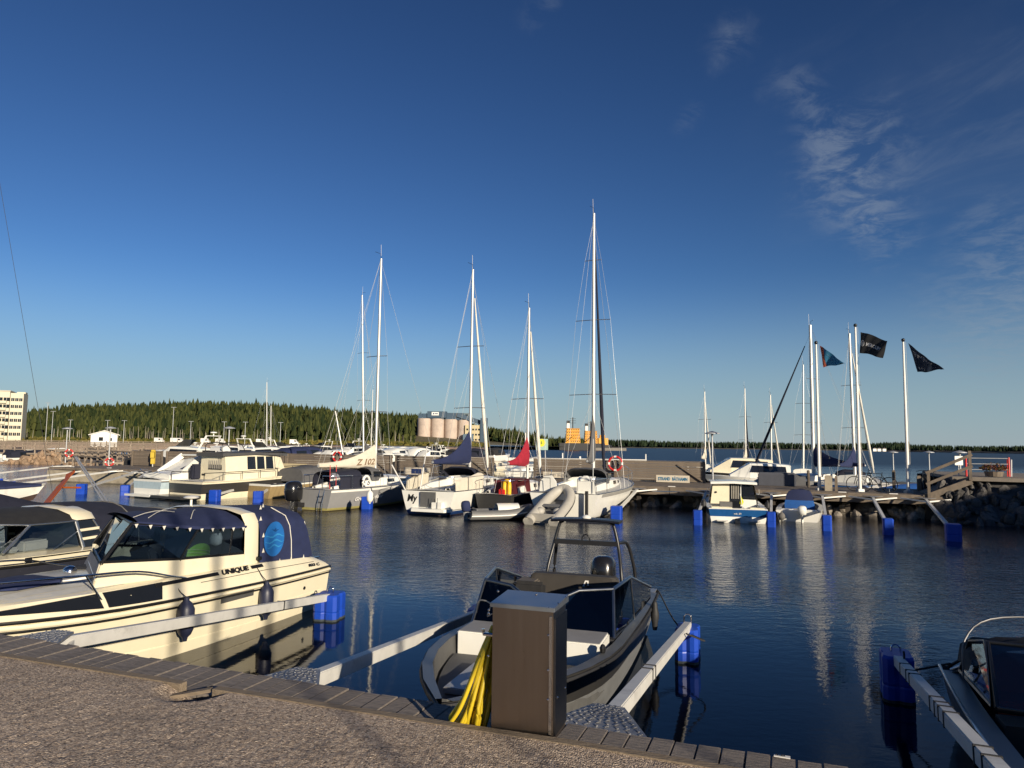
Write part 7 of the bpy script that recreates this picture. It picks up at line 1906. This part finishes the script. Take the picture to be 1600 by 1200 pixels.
# jetties at left with posts and rails
JM = mat('grey_jetty_wood', (.25, .20, .155), .9, var=.25, vs=2, island=.15)
rr = random.Random(31)
def jetty(label, px0, D0, px1, D1, z=1.2, n=10, h=1.0):
    a = Vector(((px0 - 800) / F * D0, D0)); b = Vector(((px1 - 800) / F * D1, D1)); d = b - a; L_ = d.length
    t = thing('jetty', label, 'jetty', (a.x, a.y, 0), math.atan2(d.y, d.x))
    mb = MB(); mb.box((L_ / 2, 0, z - .1), (L_, 1.8, .2)); mb.build('deck', JM, t)
    for i in range(n + 1):
        x_ = L_ * i / n
        mb = MB(); mb.tube([(x_, -.9, -.5), (x_ + rr.uniform(-.05, .05), -.9, z + h * rr.uniform(.8, 1.25))], .10, 5); mb.build('post', JM, t)
    for zz in (z + h * .45, z + h * .85):
        mb = MB(); mb.beam((0, -.98, zz), (L_, -.98, zz), .05, .12); mb.build('rail', JM, t)
    return t
for k, a in enumerate(((-40, 92, 215, 88, 1.3), (-40, 108, 255, 102, 1.5), (-40, 126, 300, 118, 1.6), (-40, 146, 330, 136, 1.7), (-40, 168, 345, 158, 1.9))):
    jetty(['nearest railed jetty at left, just behind the stone spit', 'second railed jetty at left, in front of the white hut', 'railed jetty at left level with the white hut', 'railed jetty at left just beyond the white hut', 'furthest railed jetty at left below the wood'][k], *a[:4], z=a[4], n=16 if k < 3 else 20)
for k, (px0, D0, px1, D1) in enumerate(((118, 74, 185, 66), (185, 84, 250, 74), (235, 98, 300, 84), (150, 100, 205, 88))):
    jetty(['sloping gangway behind the stone spit', 'sloping gangway right of the white hut', 'sloping gangway behind the leftmost windbreaks', 'sloping gangway below the white hut'][k], px0, D0, px1, D1, z=1.0, n=7, h=.9)
for k in range(6):
    px = (-20, 8, 30, 52, 18, 76)[k]; D = (100, 96, 102, 99, 116, 118)[k]
    small_boat(('cover', 'open', 'cabin')[k % 3], ['small dark hooded boat left of the stone spit', 'small screened boat cut by the left edge', 'small cabin boat above the stone spit', 'small dark hooded boat above the right end of the stone spit', 'small screened boat on the second jetty', 'small cabin boat left of the far jetty lamp post'][k], ((px - 800) / F * D, D), PANG + rr.uniform(-.2, .2), 5.6, WHITE, NAVYD, 'small boats at the jetties by the left edge')
for k, (px, D, kd, cm, A_, L_, lb) in enumerate(((14, 88, 'cover', NAVYD, 1.2, 5.6, 'white boat with a dark hood in front of the stone spit, by the left edge'), 
        (222, 74, 'open', NAVYD, 1.1, 5.4, 'small boat with a dark hood behind the leftmost windbreak'), (262, 78, 'cabin', BLKC, 1.0, 6.4, 'small cabin boat behind the yellow rescue post'), (292, 82, 'cover', GREYC, 1.2, 6.0, 'small boat with a grey hood behind the short braced windbreak'))):
    small_boat(kd, lb, ((px - 800) / F * D, D), A_, L_, WHITE, cm)
# white hut
hx = atY(162, 697, 142); hut = thing('white_hut', 'small white wooden hut with a gable facing the water, on the jetties at left', 'hut', (hx.x, hx.y, 1.5), .50)
mb = MB(); mb.poly([(-2.3, 0, 0), (2.3, 0, 0), (2.3, 0, 2.6), (0, 0, 3.35), (-2.3, 0, 2.6)], 4.0, (0, -1, 0)); mb.build('wall', WPAINT, hut)
for s_ in (1, -1):
    mb = MB(); mb.poly([(0, -.35, 3.48), (2.75 * s_, -.35, 2.58), (2.75 * s_, 4.3, 2.58), (0, 4.3, 3.48)], .12, (0, 0, 1)); mb.build('roof', WPAINT, hut)
for x_, w_, h_ in ((-.55, .75, .75), (1.15, .45, .6)):
    wf = panel('window_frame', WPAINT, hut, [(x_ - w_ / 2 - .1, -.06, 1.25), (x_ + w_ / 2 + .1, -.06, 1.25), (x_ + w_ / 2 + .1, -.06, 1.45 + h_), (x_ - w_ / 2 - .1, -.06, 1.45 + h_)], .05, (0, -1, 0)); panel('pane', GLASSD, wf, [(x_ - w_ / 2, -.08, 1.35), (x_ + w_ / 2, -.08, 1.35), (x_ + w_ / 2, -.08, 1.35 + h_), (x_ - w_ / 2, -.08, 1.35 + h_)], .02, (0, -1, 0))
mb = MB(); mb.box((0, 2, -.4), (5.2, 4.4, .8)); mb.build('plinth', JM, hut)
# vans and street lights in front of the wood
for k, px in enumerate((281, 324, 252, 347, 410, 462)):
    D = 262; x = (px - 800) / F * D; t = thing('parked_van', ['white camper van, largest on the shore road', 'white van second from the camper on the shore road', 'white van left of the camper on the shore road', 'white van left of the pier lamp post', 'white van left of the two close masts', 'white van right of the two close masts'][k], 'van', (x, D, 2.1), rr.uniform(-.2, .2), 'vans on the shore road')
    L_ = 4.8 if k == 0 else 3.0
    mb = MB(); mb.loft([[(x_, y_, z_) for x_, z_ in ((-L_ / 2, .4), (L_ / 2, .4), (L_ / 2, 1.1), (L_ * .33, 1.25), (L_ * .22, 2.0), (-L_ / 2, 2.05))] for y_ in (-.9, .9)], closed=True, cap0=True, cap1=True); mb.build('body', WPAINT, t)
    for x_ in (-L_ * .3, L_ * .3):
        mb = MB(); mb.lathe([(.34, -.95), (.34, .95)], (x_, 0, .36), 12, axis=(0, 1, 0)); mb.build('wheel', TIRE, t)
    panel('window', GLASSD, t, [(L_ * .05, -.92, 1.2), (L_ * .3, -.92, 1.2), (L_ * .2, -.92, 1.75), (L_ * .05, -.92, 1.75)], .02, (0, -1, 0))
for k, px in enumerate((75, 84, 112, 170, 196, 272, 300, 352, 385, 440)):
    D = 255; x = (px - 800) / F * D; h = (14, 11, 8, 8, 8, 13, 8, 8, 8, 8)[k]
    t = thing('street_light', ['tallest street light by the apartment block', 'second tall street light right of the apartment block', 'thin street light left of the white hut', 'thin street light just right of the white hut', 'thin street light between hut and pilot house boat', 'tall street light left of the large flybridge cruiser', 'thin street light left of the pier lamp post', 'thin street light beside the pier lamp post', 'thin street light left of the two close masts', 'thin street light right of the two close masts'][k], 'street light', (x, D, 2.1), group='street lights along the shore road'); tube_part('pole', GALV, t, [(0, 0, 0), (0, 0, h)], [.12, .08], 6); mb = MB(); mb.beam((-.9, 0, h), (.9, 0, h), .2, .14); mb.build('lamp_head', GALV, t)

# ================================================================== LARGE BUILDINGS AND SHIPS
D = 300; apx = (37 - 800) / F * D; apr = math.radians(27)
ap = thing('apartment_block', 'cream apartment block with rows of glazed balconies at the left edge', 'apartment block', (apx - 11 * math.cos(apr), D - 11 * math.sin(apr), 2.0), apr)
APW = mat('cream_render', (.62, .57, .44), .8, var=.06)
mb = MB(); mb.box((-9, 6, 10.4), (30, 12, 20.8)); mb.build('wall', APW, ap)
mb = MB(); mb.box((8.6, 5.6, 10.3), (4.6, 12.2, 20.0)); mb.build('wall', APW, ap)
mb = MB(); mb.box((-9, 6, 21.1), (30.4, 12.4, .5)); mb.build('roof', mat('roof_edge', (.45, .42, .35), .8), ap)
mb = MB(); mb.box((9.4, 7.0, 20.6), (3.0, 6, .9)); mb.build('roof', APW, ap)
for fl_ in range(6):
    z0 = 1.5 + fl_ * 2.9
    mb = MB(); mb.box((-6, -.55, z0 + .45), (22, 1.1, 1.0)); mb.build('balcony_front', APW, ap)
    for k in range(9):
        x_ = -15.6 + k * 2.45
        w_ = panel('window', [GLASSD, mat('curtain_orange', (.35, .16, .06), .8), GLASSD, mat('curtain_red', (.28, .03, .03), .8), GLASSD][(k * 3 + fl_) % 5] if k % 3 == 0 else GLASSD, ap, [(x_, -.62, z0 + 1.0), (x_ + 2.1, -.62, z0 + 1.0), (x_ + 2.1, -.62, z0 + 2.3), (x_, -.62, z0 + 2.3)], .06, (0, -1, 0))
        tube_part('mullion', WPAINT, w_, [(x_ + 1.05, -.64, z0 + 1.0), (x_ + 1.05, -.64, z0 + 2.3)], .06, 4)
    for k in range(3):
        x_ = 6.6 + k * 1.4
        w_ = panel('window', GLASSD, ap, [(x_, -.53, z0 + .9), (x_ + 1.15, -.53, z0 + .9), (x_ + 1.15, -.53, z0 + 2.2), (x_, -.53, z0 + 2.2)], .05, (0, -1, 0)); tube_part('mullion', WPAINT, w_, [(x_ + .57, -.56, z0 + .9), (x_ + .57, -.56, z0 + 2.2)], .05, 4)
# silos
D = 560; sx = lambda px: (px - 800) / F * D
SIL = mat('pink_concrete', (.50, .405, .34), .85, var=.10, vs=.12, stain=(.38, .31, .27), stain_s=.2)
BLS = mat('blue_sheet_metal', (.04, .075, .12), .6, var=.08, vs=.3)
si = thing('grain_silos', 'row of round pinkish silos with dark blue housings on top and a cream building', 'silos', (sx(705), D, 2.0))
x0 = sx(653) - sx(705); r_ = 5.25
for i in range(4):
    mb = MB(); mb.lathe([(r_, 0), (r_, 21.0 - max(0, i - 1) * .35), (r_ - .3, 21.2 - max(0, i - 1) * .35)], (x0 + r_ + i * 10.4, i * 2.0, 0), 28); mb.build('silo', SIL, si, smooth=50)
mb = MB(); mb.box((x0 + 11, 2, 23.0), (20, 8, 4.0)); mb.build('silo_housing', BLS, si)
mb = MB(); mb.box((x0 + 15.5, 1, 24.3), (15, 8, 5)); h_ = mb.build('silo_housing', BLS, si)
mb = MB(); mb.box((x0 + 14.3, -3.05, 24.9), (5.6, .1, 2.6)); mb.build('white_sign', WPAINT, h_); mb = MB(); mb.lathe([(.6, 0), (.6, .05)], (x0 + 13, -3.12, 24.9), 12, axis=(0, -1, 0)); mb.box((x0 + 15.2, -3.12, 24.9), (2.4, .04, .7)); mb.build('sign_emblem', mat('sign_dark_blue', (.02, .04, .12), .6), h_)
mb = MB(); mb.box((x0 + 27, 5, 23.2), (18, 7, 5.4)); mb.build('silo_housing', BLS, si)
mb = MB(); mb.beam((x0 + 31, 2, 24.5), (x0 + 55, 4, 17.0), 4, 3.2); mb.build('conveyor_gallery', BLS, si)
mb = MB(); mb.box((x0 + 38.5, 8, 13.0), (5.5, 7, 26)); tw = mb.build('lift_tower', mat('grey_blue_cladding', (.12, .16, .18), .7), si)
for k in range(3): panel('tower_window', GLASSD, tw, [(x0 + 37.4, 4.45, 19 + k * 2.3), (x0 + 39.6, 4.45, 19 + k * 2.3), (x0 + 39.6, 4.45, 20.3 + k * 2.3), (x0 + 37.4, 4.45, 20.3 + k * 2.3)], .05, (0, -1, 0))
mb = MB(); mb.box((x0 + 44, 4, 8.2), (12.5, 10, 16.4)); cb = mb.build('cream_building', mat('cream_cladding', (.55, .46, .28), .8), si)
for i in range(5):
    for k in range(3): panel('window', GLASSD, cb, [(x0 + 38.8 + i * 2.3, -1.05, 4.2 + k * 4.0), (x0 + 40.2 + i * 2.3, -1.05, 4.2 + k * 4.0), (x0 + 40.2 + i * 2.3, -1.05, 5.6 + k * 4.0), (x0 + 38.8 + i * 2.3, -1.05, 5.6 + k * 4.0)], .06, (0, -1, 0))
mb = MB(); mb.box((x0 + 40.5, -3.5, 4.6), (8, 5, 9.2)); mb.build('low_annex', mat('blue_grey_annex', (.10, .15, .20), .7), si)
mb = MB(); mb.box((x0 + 52.5, 2, 11), (5.5, 8, 22)); mb.build('blue_tower', BLS, si)
# quay and low trees about the silos
mb = MB(); mb.poly([(sx(640), D - 14, 1.9), (sx(960), D - 60, 1.9), (sx(960), D + 60, 1.9), (sx(640), D + 60, 1.9)], 2.6, (0, 0, 1)); tag(mb.build('harbour_quay', mat('quay_concrete', (.27, .25, .22), .9, var=.2, vs=.1)), kind='structure')
rs2 = np.random.RandomState(44); pts = []; hts = []
for i in range(900):
    px = rs2.uniform(640, 905); y = rs2.uniform(600, 760); pts.append(((px - 800) / F * y, y, float(hill_h(np.array((px - 800) / F * y), np.array(y))) - .5)); hts.append(rs2.uniform(7, 14) * (.7 if px > 850 else 1))
forest('harbour_trees', pts, hts, FOL, 9)
# two orange ships
def ship(px0, px1, D, top, label, sc=1.):
    x0, x1 = (px0 - 800) / F * D, (px1 - 800) / F * D; wd = x1 - x0; cx_ = (x0 + x1) / 2
    t = thing('icebreaker_ship', label, 'ship', (cx_, D, 0), group='orange ships at the harbour quay'); Hh = HC + ray((px0 + px1) / 2, top).z / ray((px0 + px1) / 2, top).y * D
    OR_ = mat('ship_orange', (.72, .36, .05), .55, var=.08, vs=.3); HB = mat('ship_black', (.02, .02, .022), .5)
    mb = MB(); mb.loft([[(x_, y_, z_) for x_, y_ in ((-wd * .9, -4), (wd * .9, -4), (wd * 1.05, 0), (wd * .9, 9), (-wd * .9, 9))] for z_ in (-.5, 3.0, 5.0)], closed=True, cap1=True); mb.build('hull', HB, t)
    zz_ = 5.0; n = 5; hh = (Hh * .66 - 5) / n
    for k in range(n):
        w2 = wd * (.46 - .012 * k); mb = MB(); mb.box((0, 2, zz_ + hh / 2), (w2 * 2, 9 - k * .6, hh)); dk_ = mb.build('deckhouse', OR_, t)
        mb = MB(); mb.box((0, 2, zz_ + hh + .04), (w2 * 2 + .8, 9.8 - k * .6, .14)); mb.build('deck_edge', mat('ship_deck', (.40, .17, .03), .6), dk_)
        for i in range(7):
            x_ = -w2 + (i + .5) * w2 * 2 / 7
            panel('porthole', GLASSD, dk_, [(x_ - .3, -2.55 + k * .3, zz_ + hh * .4), (x_ + .3, -2.55 + k * .3, zz_ + hh * .4), (x_ + .3, -2.55 + k * .3, zz_ + hh * .72), (x_ - .3, -2.55 + k * .3, zz_ + hh * .72)], .05, (0, -1, 0))
        zz_ += hh
    mb = MB(); mb.loft([[(x_, y_, z_) for x_, y_ in ((-wd * .40, 0), (-wd * .22, 0), (-wd * .22, 4), (-wd * .40, 4))] for z_ in (zz_, zz_ + 4)], closed=True, cap1=True); mb.build('funnel', WPAINT, t)
    mb = MB(); mb.box((-wd * .3, 2, zz_ + 4.6), (wd * .20, 4, 1.8)); mb.build('funnel_top', HB, t)
    tube_part('mast', HB, t, [(.0, 2, zz_), (.0, 2, Hh)], .35, 6); mb = MB()
    for k in (.5, .7, .88): mb.beam((-2.2, 2, zz_ + (Hh - zz_) * k), (2.2, 2, zz_ + (Hh - zz_) * k), .25, .25)
    mb.build('mast_yards', HB, t)
    tube_part('crane', OR_, t, [(-wd * .5, -4, 5), (wd * .1, -4.5, 10)], .5, 6)
ship(884, 908, 500, 652, 'left one of two orange ships with a white funnel at the harbour quay')
ship(913, 935, 520, 658, 'middle orange ship with a white funnel at the harbour quay')
t = thing('orange_barge', 'low orange vessel right of the two orange ships', 'ship', ((944 - 800) / F * 520, 520, 0)); mb = MB(); mb.loft([[(x_, y_, z_) for x_, y_ in ((-5, -3), (4, -3), (6, 0), (4, 5), (-5, 5))] for z_ in (-.5, 4)], closed=True, cap1=True); mb.build('hull', mat('ship_black', (.02, .02, .022), .5), t); mb = MB(); mb.box((-.5, 1, 6.5), (7, 6, 5)); mb.box((-1, 1, 10), (3.5, 4, 2.4)); mb.build('deckhouse', mat('ship_orange', (.72, .36, .05), .55), t)
# distant houses and a boat on the far shore
for k, px in enumerate((1365, 1372, 1380)):
    t = thing('shore_house', ['leftmost', 'middle', 'rightmost'][k] + ' of three tiny white houses on the far shore', 'house', ((px - 800) / F * 1060, 1060, .5), group='houses on the far shore'); mb = MB(); mb.box((0, 0, 2), (5, 4, 4)); mb.build('wall', WPAINT, t); mb = MB(); mb.loft([[(-3, y_, 4), (0, y_, 6), (3, y_, 4)] for y_ in (-2.4, 2.4)], closed=True, cap0=True, cap1=True); mb.build('roof', mat('dark_roof', (.05, .04, .04), .9), t)

# ================================================================== BEHIND THE CAMERA (casts the long shadows)
wh = thing('harbour_warehouse', 'long plank clad warehouse on the right hand quay behind the camera', 'warehouse', (0, 0, 1.3))
WA, WB = Vector((13.8, -13.6)), Vector((33.8, 18.2)); d_ = WB - WA; L_ = d_.length; wh.location = (WA.x, WA.y, 1.35); wh.rotation_euler.z = math.atan2(d_.y, d_.x)
WC = mat('red_plank_cladding', (.20, .05, .03), .85)
mb = MB(); mb.poly([(0, 0, 0), (0, -11, 0), (0, -11, 4.4), (0, -5.5, 6.6), (0, 0, 4.4)], -L_, (1, 0, 0)); mb.build('wall', WC, wh)
for s_, y0, y1 in ((1, .5, -5.5), (-1, -11.5, -5.5)):
    mb = MB(); mb.poly([(-.4, y0, 4.25), (L_ + .4, y0, 4.25), (L_ + .4, y1, 6.75), (-.4, y1, 6.75)], .15, (0, 0, 1)); mb.build('roof', mat('grey_roof', (.12, .12, .12), .8), wh)
for k in range(7): panel('window', GLASSD, wh, [(2 + k * 5, .05, 1.4), (3.6 + k * 5, .05, 1.4), (3.6 + k * 5, .05, 2.8), (2 + k * 5, .05, 2.8)], .04, (0, 1, 0))
mb = MB(); mb.box((L_ * .5, .06, 1.4), (3.2, .08, 2.8)); mb.build('door', WOOD, wh)
mb = MB(); mb.poly([(15, -24, 1.28), (40, 16, 1.28), (60, 0, 1.28), (40, -40, 1.28)], 3, (0, 0, 1)); tag(mb.build('side_quay', CONC), kind='structure')
for k, (x_, y_, lb) in enumerate(((6.3, -6.9, 'left'), (7.3, -7.3, 'middle'), (8.5, -7.4, 'right'))):
    t = thing('hull_shadow_pole', 'thin unseen pole behind the camera, thick top added to shade the cruiser, ' + lb + ' of three', 'flag pole', (x_, y_, 1.25)); tube_part('pole', GALV, t, [(0, 0, 0), (0, 0, 7.2)], [.022, .018], 8)
    mb = MB(); mb.lathe([(.02, 4.05), (.05, 4.2), (.06, 5.0), (.055, 6.2), (.02, 6.5)], n=10); mb.build('added_shadow_roll', TANC, t, smooth=50)  # thick top added out of view so the pole stripes only the hull
